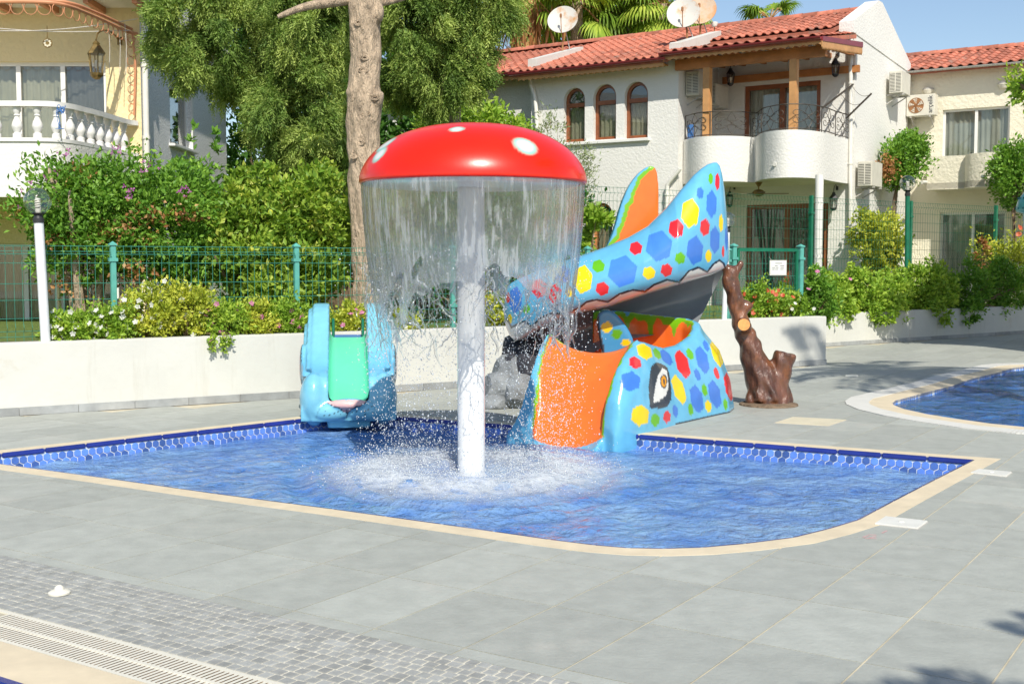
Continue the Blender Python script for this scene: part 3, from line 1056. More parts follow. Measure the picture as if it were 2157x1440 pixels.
# faded red hand marking on one tile
mk = MB()
for a, b in (((1818, 1132), (1829, 1128)), ((1831, 1133), (1845, 1130)), ((1829, 1126.5), (1846, 1127)), ((1858, 1123), (1868, 1118)), ((1821, 1134), (1846, 1134.5))):
    A, B = gnd(*a), gnd(*b); mk.bar((A[0], A[1], .0035), (B[0], B[1], .0035), .012, .001)
o = mk.build('red_marking', M['red_mark'], deck)
# ------------------------------------------------------------ building helpers
def holes_wall(fr, x0, x1, z0, z1, holes, depth=.22, arches=(), y=0.0, n_arch=12):
    """front sheet at local y with openings and their reveals; arches: holes whose top is a half circle"""
    mb = MB(fr)
    allh = list(holes) + list(arches)
    xs = sorted(set([x0, x1] + [h[0] for h in allh] + [h[1] for h in allh]))
    zs = sorted(set([z0, z1] + [h[2] for h in allh] + [h[3] for h in allh]))
    xs = [x for x in xs if x0 <= x <= x1]; zs = [z for z in zs if z0 <= z <= z1]
    for i in range(len(xs) - 1):
        for j in range(len(zs) - 1):
            cx, cz = (xs[i] + xs[i + 1]) / 2, (zs[j] + zs[j + 1]) / 2
            if any(h[0] < cx < h[1] and h[2] < cz < h[3] for h in allh): continue
            mb.add([(xs[i], y, zs[j]), (xs[i + 1], y, zs[j]), (xs[i + 1], y, zs[j + 1]), (xs[i], y, zs[j + 1])], [(0, 1, 2, 3)])
    for h in holes:
        a, b, c, d = h
        mb.add([(a, y, c), (b, y, c), (b, y, d), (a, y, d), (a, y + depth, c), (b, y + depth, c), (b, y + depth, d), (a, y + depth, d)],
               [(0, 4, 5, 1), (1, 5, 6, 2), (2, 6, 7, 3), (3, 7, 4, 0)])
    for h in arches:
        a, b, c, d = h
        r = (b - a) / 2; cx = (a + b) / 2; zc = d - r
        arc = [(cx + r * math.cos(t), zc + r * math.sin(t)) for t in np.linspace(math.pi, 0, n_arch + 1)]
        half = n_arch // 2
        left = [(a, d)] + arc[:half + 1][::-1]
        right = [(b, d)] + arc[half:][::-1]
        for poly in (left, [(b, d)] + arc[half:]):
            mb.add([(p[0], y, p[1]) for p in poly], [tuple(range(len(poly)))])
        rim = [(a, c), (a, zc)] + arc[1:-1] + [(b, zc), (b, c)]
        n = len(rim)
        mb.add([(p[0], y, p[1]) for p in rim] + [(p[0], y + depth, p[1]) for p in rim], [(i, (i + 1) % n, n + (i + 1) % n, n + i) for i in range(n)])
    return mb


def curtain(fr, x0, x1, z0, z1, y, m, parent, waves=9, amp=.025, name='curtain'):
    n = waves * 8
    G_ = []
    for i in range(n + 1):
        t = i / n
        yy = y + amp * math.sin(t * waves * 2 * math.pi) + amp * .5 * math.sin(t * waves * 3.1 + 1)
        G_.append([(x0 + (x1 - x0) * t, yy, z0), (x0 + (x1 - x0) * t, yy, z1)])
    return MB(fr).grid(G_).build(name, m, parent, smooth='all', fix=False)


def window(fr, parent, x0, x1, z0, z1, y, fm, ncol=2, fw=.06, curt=None, name='window', glassm=None, screens=(), back=True):
    """framed glazing in an opening: frame mesh, one pane per column, a curtain behind"""
    mb = MB(fr)
    d = .07
    mb.box(x0, x1, y, y + d, z1 - fw, z1); mb.box(x0, x1, y, y + d, z0, z0 + fw)
    cw = (x1 - x0) / ncol
    xsb = [x0] + [x0 + cw * k for k in range(1, ncol)] + [x1]
    mb.box(x0, x0 + fw, y + .002, y + d - .002, z0 + fw, z1 - fw); mb.box(x1 - fw, x1, y + .002, y + d - .002, z0 + fw, z1 - fw)
    for k in range(1, ncol):
        mb.box(xsb[k] - fw * .6, xsb[k] + fw * .6, y - .01, y + d - .002, z0 + fw, z1 - fw)
    w = mb.build(name, fm, parent)
    for k in range(ncol):
        a = xsb[k] + (fw if k == 0 else fw * .6); b = xsb[k + 1] - (fw if k == ncol - 1 else fw * .6)
        MB(fr).box(a, b, y + .03, y + .038, z0 + fw, z1 - fw).build('pane', glassm or M['glass'], w)
        if curt is not None:
            cm = curt[k] if isinstance(curt, (list, tuple)) else curt
            curtain(fr, a - .02, b + .02, z0 + .02, z1 - .02, y + .13, cm, w, max(3, int((b - a) / .12)), .02)
    if back:
        MB(fr).box(x0 - .1, x1 + .1, y + .22, y + .24, z0 - .05, z1 + .1).build('room', M['dark_room'], w)
    return w


def roof_tile_mesh(tw, tl):
    """one curved interlocking roof tile lying along +y (up the slope)"""
    prof = [(-.5, .0), (-.36, .035), (-.2, .045), (-.04, .03), (.08, .0), (.28, -.012), (.5, .0)]
    V = []
    for y, lift in ((-tl * .56, .022), (tl * .5, 0)):
        for x, z in prof:
            V.append((x * tw * 1.04, y, z + lift))
    n = len(prof)
    for x, z in prof:
        V.append((x * tw * 1.04, -tl * .56, z + .022 - .018))
    Fs = [(i, i + 1, n + i + 1, n + i) for i in range(n - 1)] + [(2 * n + i, 2 * n + i + 1, i + 1, i) for i in range(n - 1)]
    return V, Fs


def tiled_slope(fr, parent, x0, x1, y0, z0, y1, z1, tw=.24, tl=.34, limit=150, skip=None):
    """a tiled slope from eave (y0,z0) up to ridge (y1,z1) in the house frame"""
    sl = math.hypot(y1 - y0, z1 - z0); pitch = math.atan2(z1 - z0, y1 - y0)
    MB(fr).prism([(x0, y0, z0 - .03), (x1, y0, z0 - .03), (x1, y1, z1 - .03), (x0, y1, z1 - .03)], (0, 0, -.09)).build('roof_deck', M['roof_tile'], parent)
    nc, nr = max(1, round((x1 - x0) / tw)), max(1, round(sl / tl))
    tw, tl = (x1 - x0) / nc, sl / nr
    V, Fs = roof_tile_mesh(tw, tl)
    me = MB().add(V, Fs).mesh('roof_tile', M['roof_tile'], smooth=True, fix=False)
    items = []
    R = Matrix.Rotation(fr.r, 4, 'Z') @ Matrix.Rotation(pitch, 4, 'X')
    for r in range(nr):
        for c in range(nc):
            t = (r + .5) / nr
            p = fr.w([x0 + (c + .5) * tw, y0 + (y1 - y0) * t, z0 + (z1 - z0) * t])
            if skip and skip(x0 + (c + .5) * tw, y0 + (y1 - y0) * t): continue
            X, Y, f_ = proj(p)
            items.append((f_ if (0 < X < 2157 and 0 < Y < 1440) else 1e6 + f_, p))
    items.sort(key=lambda t: t[0])
    rest = MB(); A = np.array(V)
    rg = random.Random(9)
    for k, (f_, p) in enumerate(items):
        jit = Matrix.Rotation(rg.uniform(-.012, .012), 4, 'Z') @ Matrix.Rotation(rg.uniform(-.02, .02), 4, 'X')
        Mx = Matrix.Translation(Vector(p)) @ R @ jit
        if k < limit:
            o = bpy.data.objects.new('roof_tile', me); o.matrix_basis = Mx; put(o, parent)
        else:
            m3 = np.array(Mx)
            rest.add(A @ m3[:3, :3].T + m3[:3, 3], Fs)
    if rest.v:
        rest.build('far_roof_tiles', M['roof_tile'], parent, smooth=True, fix=False, kind='stuff')


def ridge_caps(fr, parent, x0, x1, y, z, step=.4):
    n = max(1, round((x1 - x0) / step)); L = (x1 - x0) / n
    G_ = [[(t * L * 1.06 - L * .53, .11 * math.cos(a) * (1 + .12 * t), .09 * math.sin(a) * (1 + .12 * t)) for a in np.linspace(-.2, math.pi + .2, 8)] for t in (0, .5, 1)]
    me = MB().grid(G_).mesh('ridge_tile', M['roof_tile'], smooth=True, fix=False)
    for k in range(n):
        o = bpy.data.objects.new('ridge_tile', me)
        o.matrix_basis = Matrix.Translation(Vector(fr.w([x0 + (k + .5) * L, y, z]))) @ Matrix.Rotation(fr.r, 4, 'Z')
        put(o, parent)


def gutter(fr, parent, x0, x1, y, z, m, r=.065, along_y=None):
    mb = MB(fr)
    sec = [(r * math.cos(a), r * math.sin(a)) for a in np.linspace(math.pi, 2 * math.pi, 9)]
    prof = sec + [(r * .85 * math.cos(a), r * .85 * math.sin(a)) for a in np.linspace(2 * math.pi, math.pi, 9)]
    if along_y is None:
        mb.prism([(x0, y + a, z + b) for a, b in prof], (x1 - x0, 0, 0))
    else:
        mb.prism([(x0 + a, y, z + b) for a, b in prof], (0, along_y - y, 0))
    return mb.build('gutter', m, parent, smooth=True)


def scallop_board(fr, parent, x0, x1, y, ztop, h, m, pitch=.16, thick=.025, dy=0.0):
    """fascia board with a scalloped lower edge, from x0 to x1 (dy: run along y instead)"""
    L = (x1 - x0) if not dy else dy
    n = max(2, int(abs(L) / pitch))
    pts = []
    for i in range(n * 6 + 1):
        t = i / (n * 6)
        pts.append((t, ztop - h + .035 * abs(math.sin(t * n * math.pi))))
    mb = MB(fr)
    for i in range(len(pts) - 1):
        (t0, za), (t1, zb) = pts[i], pts[i + 1]
        if not dy:
            P = [(x0 + L * t0, y, za), (x0 + L * t1, y, zb), (x0 + L * t1, y, ztop), (x0 + L * t0, y, ztop)]; e = (0, thick, 0)
        else:
            P = [(x0, y + L * t0, za), (x0, y + L * t1, zb), (x0, y + L * t1, ztop), (x0, y + L * t0, ztop)]; e = (-thick, 0, 0)
        mb.prism(P, e)
    return mb.build('fascia_board', m, parent)


def pipe(fr, parent, pts, r, m, name='downpipe', clips=True):
    o = MB(fr).tube(smooth_line(pts, 2) if len(pts) > 2 else pts, r, 12).build(name, m, parent, smooth=True)
    if clips:
        a, b = np.array(pts[-2]), np.array(pts[-1])
        for t in (.2, .55, .9):
            c = a + (b - a) * t
            MB(fr).lathe([(r * 1.25, -.02), (r * 1.25, .02)], 12, c).build('bracket', m, o)
    return o


def ac_unit(label, c, rotz, w=.8, d=.3, h=.55, fan=True, brackets=True, group='outdoor air conditioner units'):
    """outdoor unit: local x along its face, y into the wall, origin at the bottom centre of the face"""
    fr = Frame(c[0], c[1], rotz, c[2])
    t = thing('air_conditioner', label, 'air conditioner', c, rotz, group)
    MB(fr).box(-w / 2, w / 2, 0, d, 0, h).build('casing', M['ac_white'], t, bevel=.015)
    if fan:
        cx = -w * .16; r = h * .36
        MB(fr).prism([(cx + r * math.cos(a), -.004, h * .5 + r * math.sin(a)) for a in np.linspace(0, 2 * math.pi, 29)[:-1]], (0, .003, 0)).build('fan_opening', M['rust'], t)
        for k in range(5):
            a = k * 1.2566
            MB(fr).prism([(cx + r * .15 * math.cos(a), -.008, h * .5 + r * .15 * math.sin(a)), (cx + r * .92 * math.cos(a + .15), -.008, h * .5 + r * .92 * math.sin(a + .15)),
                          (cx + r * .92 * math.cos(a + .75), -.006, h * .5 + r * .92 * math.sin(a + .75))], (0, .002, 0)).build('fan_blade', M['ac_white'], t)
        g = MB(fr)
        for k in range(1, 5):
            rr_ = r * k / 4.2
            g.tube([(cx + rr_ * math.cos(a), -.014, h * .5 + rr_ * math.sin(a)) for a in np.linspace(0, 2 * math.pi, 25)[:-1]], .004, 4, closed=True)
        for k in range(4):
            a = k * math.pi / 4
            g.tube([(cx - r * math.cos(a), -.014, h * .5 - r * math.sin(a)), (cx + r * math.cos(a), -.014, h * .5 + r * math.sin(a))], .004, 4)
        g.build('fan_guard', M['rust'], t)
    # louvred side intake on the left end
    MB(fr).box(-w / 2 - .006, -w / 2 + .01, .03, d - .03, .05, h - .05).build('intake', M['ac_dark'], t)
    for k in range(13):
        z = .065 + (h - .13) * k / 12
        MB(fr).box(-w / 2 - .016, -w / 2 - .006, .025, d - .025, z - .009, z + .009).build('louvre', M['ac_white'], t)
    MB(fr).box(-w / 2 - .017, -w / 2 - .005, d * .5 - .01, d * .5 + .01, .05, h - .05).build('louvre_bar', M['ac_white'], t)
    if brackets:
        for s in (-1, 1):
            b = MB(fr)
            b.bar((s * w * .33, -.03, -.02), (s * w * .33, d + .12, -.02), .035, .035)
            b.bar((s * w * .33, .05, -.03), (s * w * .33, d + .12, -.26), .025, .025)
            b.build('bracket', M['gutter_grey'], t)
    return t


def lantern(label, c, s=1.0, m=None, arm=None, group='wall lanterns'):
    m = m or M['black_metal']
    t = thing('wall_lantern', label, 'lantern', c, 0, group)
    x, y, z = c
    def L(prof, nm, mm, n=6): MB().lathe([(r * s, q * s) for r, q in prof], n, c).build(nm, mm, t)
    L([(.03, -.30), (.06, -.28), (.085, -.25), (.09, -.22), (.0, -.22)], 'base', m)
    L([(.075, -.22), (.10, .02)], 'glass', M['globe_glass'])
    for k in range(6):
        a = k * math.pi / 3
        MB().bar((x + .076 * s * math.cos(a), y + .076 * s * math.sin(a), z - .22 * s), (x + .102 * s * math.cos(a), y + .102 * s * math.sin(a), z + .02 * s), .012 * s, .012 * s, (math.cos(a + .3), math.sin(a + .3), 0)).build('rib', m, t)
    L([(.0, .02), (.12, .02), (.115, .04), (.06, .12), (.045, .14), (.05, .16), (.02, .19), (.0, .20)], 'hood', m)
    L([(.02, -.16), (.022, -.06), (.0, -.05)], 'candle', M['plastic_white'], 8)
    if arm is not None:
        a = np.array(arm, float)
        p = np.array(c) + np.array([0, 0, .2 * s])
        pts = smooth_line([p, p + (a - p) * .1 + np.array([0, 0, .12 * s]), p + (a - p) * .6 + np.array([0, 0, .14 * s]), a], 2)
        MB().tube(pts, .012 * s, 6).build('arm', m, t)
        MB().lathe([(.035 * s, -.05 * s), (.035 * s, .05 * s)], 8, a).build('wall_plate', m, t)
    return t
# ------------------------------------------------------------ house on the left
YL = 22.0
LX = (306 - 1078.5) / FPX * YL
HL = Frame(LX, YL, 0.0)
hl = thing('left_house', 'cream house on the left with a rounded white balustrade balcony', 'house', (LX - 2, YL, 0))
lz_top = 7.2
dx0, dzt = HL.px(-60, 130); dx1, _ = HL.px(222, 130)
gx0, gzt = HL.px(-20, 513); gx1, _ = HL.px(118, 513); 
g2x0, _ = HL.px(122, 513); g2x1, _ = HL.px(300, 513)
holes = [(dx0, dx1, 2.95, dzt), (gx0, gx1, .45, gzt), (g2x0, g2x1, .45, gzt - .05)]
holes_wall(HL, -7, 0, 0, lz_top, holes, .2).build('front_wall', M['stucco_cream'], hl, fix=False)
wy0, wzt = HL.pxx(356, 170, 0); wy1, _ = HL.pxx(402, 170, 0); _, wzb = HL.pxx(356, 302, 0)
# side wall: frame whose x runs back along the house side
HS = Frame(LX, YL, math.pi / 2)
sw = holes_wall(HS, 0, 6.5, 0, lz_top, [(wy0, wy1, wzb, wzt)], .2)
sw.build('side_wall', M['roughcast'], hl, fix=False)
MB(HL).box(-7, -.03, 6.4, 6.5, 0, lz_top).build('back_wall', M['stucco_cream'], hl)
w = window(HS, hl, wy0, wy1, wzb, wzt, .1, M['trim_white'], 1, .08, M['curtain_grey'], back=False)
MB(HS).box(wy0 - .08, wy1 + .12, -.12, .1, wzb - .05, wzb + .005).build('sill', M['trim_white'], w, bevel=.008)
MB(HS).box(wy1 + .002, wy1 + .14, -.02, .01, wzb + .005, wzt + .02).build('shutter_box', M['trim_white'], w)
window(HL, hl, dx0, dx1, 2.95, dzt, .09, M['trim_white'], 3, .07, [M['curtain'], M['curtain'], M['curtain_grey']], 'balcony_door', back=False)
window(HL, hl, gx0, gx1, .45, gzt, .09, M['trim_white'], 2, .07, M['curtain'], 'garden_door', back=False)
window(HL, hl, g2x0, g2x1, .45, gzt - .05, .09, M['trim_white'], 3, .06, [M['dark_room'], M['curtain'], M['dark_room']], 'garden_window', back=False)
# eave above and the corner downpipe
MB(HL).box(-7.4, .35, -.95, 6.9, 6.25, 6.42).build('eave', M['plaster'], hl)
for k in range(9):
    xx = -6.6 + k * .85
    MB(HL).bar((xx, -.93, 6.2), (xx, -.02, 6.2), .09, .12).build('rafter', M['terracotta'], hl)
MB(HL).box(-7.4, .40, -1.0, -.95, 6.2, 6.46).build('fascia_board', M['terracotta'], hl)
dpx, _ = HL.px(307, 200, -.06)
MB(HL).tube([(dpx, -.07, .3), (dpx, -.07, 6.2)], .055, 12).build('downpipe', M['pipe_white'], hl, smooth=True)
for z in (2.2, 3.9, 5.2):
    MB(HL).lathe([(.07, -.03), (.07, .03)], 12, (dpx, -.07, z)).build('bracket', M['pipe_white'], hl)

# balcony: plan curve read from the parapet line, z = 3.62
bz = 3.62
plan = [np.array([-4.6, YL - 2.85 - YL])] 
px_line = [(-200, 291), (-60, 290), (0, 290), (70, 290), (120, 291), (155, 295), (185, 301), (215, 307), (245, 314), (275, 321), (303, 327)]
plan = [HL.l(gnd(a, b, bz))[:2] for a, b in px_line]
plan[-1] = np.array([-.05, .0])
plan = [np.array([-6.9, plan[0][1]])] + plan
plan = np.array(smooth_line(plan, 2))
zb_ = at(0, 415, HL.w([0, plan[8][1], 0])[1])[2]
def strip_wall(fr, plan, z0, z1, thick, m, name, parent, **kw):
    """a wall of given thickness following an open plan curve (outer line), inner side to the left"""
    P = np.asarray(plan); n = len(P)
    T = np.gradient(P, axis=0); T /= np.linalg.norm(T, axis=1)[:, None]
    Nn = np.c_[-T[:, 1], T[:, 0]]
    Q = P + Nn * thick
    mb = MB(fr); V = []
    for p, q in zip(P, Q):
        V += [(*p, z0), (*q, z0), (*q, z1), (*p, z1)]
    Fs = []
    for i in range(n - 1):
        a, b = i * 4, i * 4 + 4
        for k in range(4):
            Fs.append((a + k, a + (k + 1) % 4, b + (k + 1) % 4, b + k))
    Fs += [(0, 1, 2, 3), tuple(n * 4 - 4 + k for k in (3, 2, 1, 0))]
    mb.add(V, Fs)
    return mb.build(name, m, parent, smooth=True, **kw)
bal = strip_wall(HL, plan, zb_, bz - .06, .14, M['stucco_white'], 'balcony', hl)
MB(HL).prism([(p[0] - .06, p[1] + .06, zb_ + .02) for p in plan] + [(-6.9, -.02, zb_ + .02)], (0, 0, .18)).build('balcony_floor', M['plaster'], bal)
strip_wall(HL, plan + np.array([0, -.03]), bz - .06, bz, .22, M['balustrade'], 'bottom_rail', bal)
hb = .50
strip_wall(HL, plan + np.array([0, -.03]), bz + hb, bz + hb + .085, .2, M['balustrade'], 'handrail', bal)
prof = [(.07, 0), (.07, .07), (.045, .085), (.05, .10), (.078, .16), (.085, .2), (.07, .26), (.042, .32), (.038, .345), (.055, .36), (.04, .375), (.045, .40), (.065, .43), (.065, .5)]
bme = MB().lathe(prof, 16).mesh('baluster', M['balustrade'], smooth=True)
seg = np.r_[0, np.cumsum(np.linalg.norm(np.diff(plan, axis=0), axis=1))]
s = .35
while s < seg[-1] - .05:
    p = np.array([np.interp(s, seg, plan[:, 0]), np.interp(s, seg, plan[:, 1])])
    k = min(len(plan) - 2, int(np.searchsorted(seg, s))); t = plan[k + 1] - plan[k - 1]; t /= np.linalg.norm(t)
    q = p + np.array([-t[1], t[0]]) * .08
    o = bpy.data.objects.new('baluster', bme); o.location = Vector(HL.w([q[0], q[1], bz])); put(o, hl)
    s += .335
# curved trellis beam with rings over the balcony
bl = plan * np.array([1, .98]); zt_ = at(60, 6, HL.w([0, plan[8][1], 0])[1])[2]
tr = thing('balcony_trellis', 'thin terracotta trellis rail with hanging rings over the left balcony', 'trellis', (LX - 1.5, YL - 2.5, bz))
MB(HL).tube([(p[0], p[1], zt_ + .02) for p in bl[4:]], .03, 8).build('rail', M['terracotta'], tr, smooth=True)
MB(HL).tube([(p[0] + .02, p[1] + .25, zt_ + .1) for p in bl[4:-6]], .028, 8).build('rail', M['terracotta'], tr, smooth=True)
rm = MB().tube([(.10 * math.cos(a), 0, .10 * math.sin(a)) for a in np.linspace(0, 2 * math.pi, 21)[:-1]], .007, 5, closed=True).mesh('ring', M['terracotta'], smooth='all', fix=False)
s = 2.2
while s < seg[-1]:
    p = np.array([np.interp(s, seg, bl[:, 0]), np.interp(s, seg, bl[:, 1])])
    k = min(len(plan) - 2, int(np.searchsorted(seg, s))); t = plan[k + 1] - plan[k - 1]
    o = bpy.data.objects.new('ring', rm); o.matrix_basis = Matrix.Translation(Vector(HL.w([p[0], p[1], zt_ - .08]))) @ Matrix.Rotation(math.atan2(t[1], t[0]), 4, 'Z'); put(o, tr)
    s += .21
rx = HL.w([-.12, -.12, 0])
MB(HL).tube([(-.1, -.1, zt_ + .02), (-.06, -.1, 5.2), (-.1, -.1, 4.3)], .02, 6).build('rail', M['terracotta'], tr)
for k in range(9):
    o = bpy.data.objects.new('ring', rm); o.matrix_basis = Matrix.Translation(Vector(HL.w([-.14, -.1, zt_ - .15 - k * .17]))) @ Matrix.Rotation(.9, 4, 'Z') @ Matrix.Scale(.8, 4); put(o, tr)
wl_ = thing('washing_line', 'thin drooping grey washing lines strung above the left balcony', 'washing line', (LX - 1.5, YL - 1, bz))
for a, b, sag in (((-60, 64), (290, 40), 9), ((-60, 55), (275, 64), 6)):
    A, B = at(*a, YL - 1.2), at(*b, YL - .4)
    MB().tube([A + (B - A) * t - np.array([0, 0, sag / 100 * math.sin(math.pi * t)]) for t in np.linspace(0, 1, 14)], .008, 5).build('line', M['rope'], wl_)
for px_ in (228, 250, 263):
    A = at(px_, 50, YL - .5); MB().tube([A, A + np.array([.02, 0, -.4]), A + np.array([0, 0, -.9])], .006, 5).build('strand', M['rope'], wl_)
c = at(203, 118, YL - 1.0)
lantern('large brass lantern hanging in front of the left balcony door', c, 1.35, M['brass'], c + np.array([.12, .9, .42]))
c = at(100, 91, YL - .7)
md = thing('round_ornament', 'round pierced brass ornament hanging above the left balcony door', 'ornament', c)
MB().prism([(c[0] + .085 * math.cos(a), c[1], c[2] + .085 * math.sin(a)) for a in np.linspace(0, 2 * math.pi, 25)[:-1]], (0, .012, 0)).build('disc', M['brass'], md)
for k in range(8):
    a = k * math.pi / 4
    MB().prism([(c[0] + .05 * math.cos(a) + .02 * math.cos(b), c[1] - .004, c[2] + .05 * math.sin(a) + .02 * math.sin(b)) for b in np.linspace(0, 2 * math.pi, 9)[:-1]], (0, .003, 0)).build('opening', M['curtain'], md)
MB().tube([c + np.array([0, 0, .085]), c + np.array([0, 0, .3])], .008, 6).build('hook', M['brass'], md)
c = at(131, 228, YL - 2.7)
bu = thing('cord_bundle', 'tangle of blue cord tied on the white balcony handrail', 'cord', c)
mb = MB(); rr = random.Random(4)
for k in range(7):
    pts = [c + np.array([rr.uniform(-.09, .09), -.06 + rr.uniform(-.05, .03), rr.uniform(-.12, .06) - (.25 if (k > 4 and j > 2) else 0)]) for j in range(6)]
    mb.tube(smooth_line(pts, 2), .005, 5)
mb.build('cord', M['blue_plastic'], bu)

# ------------------------------------------------------------ middle house
AR = -math.radians(33.2)
YM = 28.0
HM = Frame((1425 - 1078.5) / FPX * YM, YM, AR)
hm = thing('middle_house', 'white stucco house with red tiled roof and three arched windows', 'house', (*HM.w([0, 2, 0])[:2], 0))
RD = 2.3                                   # depth of the balcony recess
xg, _ = HM.px(1799, 300, RD)               # gable corner
xl, _ = HM.px(1119, 300)                   # left end of the front volume
xll, _ = HM.px(960, 300, 1.0)
ye = -.5
_, ze = HM.px(1392, 121, ye)
yr = RD + 1.85
_, zr = HM.px(1500, 64, yr)
_, zr2 = HM.px(1845, 17, yr); zr = (zr + zr2) / 2
zw = ze + (zr - ze) * (0 - ye) / (yr - ye) - .1
arch = []
for a, b, t, bt in ((1188, 1232, 185, 299), (1250, 1298, 177, 294), (1316, 1365, 172, 291)):
    x0_, zt0 = HM.px(a, t); x1_, _ = HM.px(b, t); _, zt1 = HM.px((a + b) / 2, t); _, zb1 = HM.px((a + b) / 2, bt)
    arch.append((x0_, x1_, zb1, zt1))
ax0, azt = HM.px(1247, 428); ax1, _ = HM.px(1290, 428)
door_arch = (ax0, ax1, .6, azt)
holes_wall(HM, xl, 0, 0, zw, [], .24, arch + [door_arch]).build('front_wall', M['stucco_white'], hm, fix=False)
MB(HM).box(-.22, -.002, .001, RD + .3, 0, zw + .35).build('recess_side_wall', M['stucco_white'], hm)
holes_wall(HM, xll - 3, xl, 0, zw + .3, [], .2, y=1.0).build('left_wall', M['stucco_white'], hm, fix=False)
MB(HM).box(xl, xl + .2, .001, 1.2, 0, zw + .2).build('step_wall', M['stucco_white'], hm)
# recess back wall with two openings (balcony door and garden door)
d0, dtop = HM.px(1568, 182, RD); d1, _ = HM.px(1729, 168, RD); _, dtop = HM.px(1650, 175, RD)
e0, etop = HM.px(1572, 432, RD); e1, _ = HM.px(1745, 432, RD)
ZF = 3.62
zwr = zr - .9
holes_wall(HM, -.05, xg, 0, zwr, [(d0, d1, ZF, dtop), (e0, e1, .6, etop)], .2, y=RD).build('recess_wall', M['stucco_white'], hm, fix=False)
for (a, b, z0_, z1_, nm) in ((d0, d1, ZF, dtop, 'balcony_door'), (e0, e1, .6, etop, 'garden_door')):
    w = window(HM, hm, a, b, z0_, z1_, RD + .06, M['door_wood'], 2, .11, M['curtain_white'] if nm == 'balcony_door' else M['curtain_grey'], nm, back=True)
# arched windows
for (a, b, c_, d_) in arch + [door_arch]:
    r = (b - a) / 2; cx = (a + b) / 2; zc = d_ - r; fw = .075; y = .12
    isw = c_ > 1
    mb = MB(HM)
    t_ = np.linspace(math.pi, 0, 15)
    for i in range(14):
        o1 = [(cx + q * math.cos(t_[i]), zc + q * math.sin(t_[i])) for q in (r, r - fw)]; o2 = [(cx + q * math.cos(t_[i + 1]), zc + q * math.sin(t_[i + 1])) for q in (r, r - fw)]
        mb.prism([(o1[0][0], y, o1[0][1]), (o2[0][0], y, o2[0][1]), (o2[1][0], y, o2[1][1]), (o1[1][0], y, o1[1][1])], (0, .08, 0))
    zt2 = zc - .12
    mb.box(a, a + fw, y, y + .08, c_, zc); mb.box(b - fw, b, y, y + .08, c_, zc)
    mb.box(a + fw, b - fw, y - .015, y + .08, zt2 - .05, zt2 + .05); mb.box(a + fw, b - fw, y - .01, y + .08, c_, c_ + fw)
    w = mb.build('arched_window' if isw else 'arched_door', M['door_wood'] if isw else M['beam_wood'], hm)
    arc = [(cx + (r - fw) * math.cos(q), y + .04, zc + (r - fw) * math.sin(q)) for q in np.linspace(0, math.pi, 15)]
    MB(HM).prism([(b - fw, y + .04, zt2 + .05)] + arc + [(a + fw, y + .04, zt2 + .05)], (0, .006, 0)).build('pane', M['glass'], w)
    MB(HM).box(a + fw, b - fw, y + .04, y + .046, c_ + fw, zt2 - .05).build('pane', M['glass'], w)
    curtain(HM, a, b, c_, zt2, y + .13, M['curtain'], w, 5, .02)
    MB(HM).box(a - .1, b + .1, y + .24, y + .26, c_ - .05, d_ + .05).build('room', M['curtain_grey'], w)
sx0, sz = HM.px(1186, 305); sx1, sz1 = HM.px(1368, 297)
MB(HM).box(sx0 - .05, sx1 + .02, -.09, .1, arch[0][2] - .09, arch[0][2] - .02).build('window_sill', M['trim_white'], hm, bevel=.01)
# thin string course
MB(HM).box(xl, -.002, -.03, .0, 1.2, 1.26).build('string_course', M['stucco_white'], hm)

# gable end wall on the right (its plane runs back along local y at x = xg)
yb = RD + 4.6
_, zpk = zr, zr + .12
yfe = RD - .06
slope = (zr - ze) / (yr - ye)
gz0 = zpk - slope * 1.25 * (yr - yfe); gz1 = zpk - slope * 1.25 * (yb - yr)
mb = MB(HM)
mb.prism([(xg, RD + .001, 0), (xg, RD + .001, gz0), (xg, yr - .15, zpk), (xg, yr + .15, zpk), (xg, yb, gz1), (xg, yb, 0)], (-.24, 0, 0))
mb.build('gable_wall', M['stucco_white'], hm)
mb = MB(HM)
mb.prism([(xg + .02, yfe - .2, gz0 - .25), (xg + .02, yfe - .2, gz0 + .02), (xg + .02, yr - .15, zpk + .06), (xg + .02, yr + .15, zpk + .06), (xg + .02, yb + .1, gz1 + .05), (xg + .02, yb + .1, gz1 - .2)], (-.34, 0, 0))
mb.build('gable_parapet', M['stucco_white'], hm)

# roofs
bx = HM.px(1405, 100, ye)[0]
tiled_slope(HM, hm, xl - .25, bx, ye, ze, yr, zr, limit=170, tw=.21, tl=.31)
tiled_slope(HM, hm, xll - 3, xl - .25, ye + 1.0, ze + .22, yr + .2, zr, limit=60)
yme = RD - .75
zme = ze + slope * (yme - ye)
tiled_slope(HM, hm, bx, xg - .32, yme, zme, yr, zr, limit=60, tw=.21, tl=.31)
tiled_slope(HM, hm, xll - 3, xg - .32, yr + 3.4, zr - 3.4 * slope, yr, zr, limit=0)
ridge_caps(HM, hm, xll - 3, xg - .35, yr, zr + .02)
_, zpg = HM.px(1500, 101, -.62)
pgx0, _ = HM.px(1393, 108, -.62); pgx1, zpg2 = HM.px(1727, 76, -.62); zpg = (zpg + zpg2) / 2
# eave trim of the front volume
gutter(HM, hm, xl - .3, bx, ye - .06, ze - .02, M['gutter'])
scallop_board(HM, hm, xl - .1, bx - .1, ye + .03, ze - .06, .16, M['pine_wood'])
MB(HM).box(xl, bx - .2, ye + .06, 0, ze - .13, ze - .10).build('soffit', M['pine_wood'], hm)
gutter(HM, hm, xll - 3, xl - .32, ye + .94, ze + .2, M['gutter'])
scallop_board(HM, hm, xll - 3, xl - .3, ye + 1.03, ze + .16, .16, M['pine_wood'])
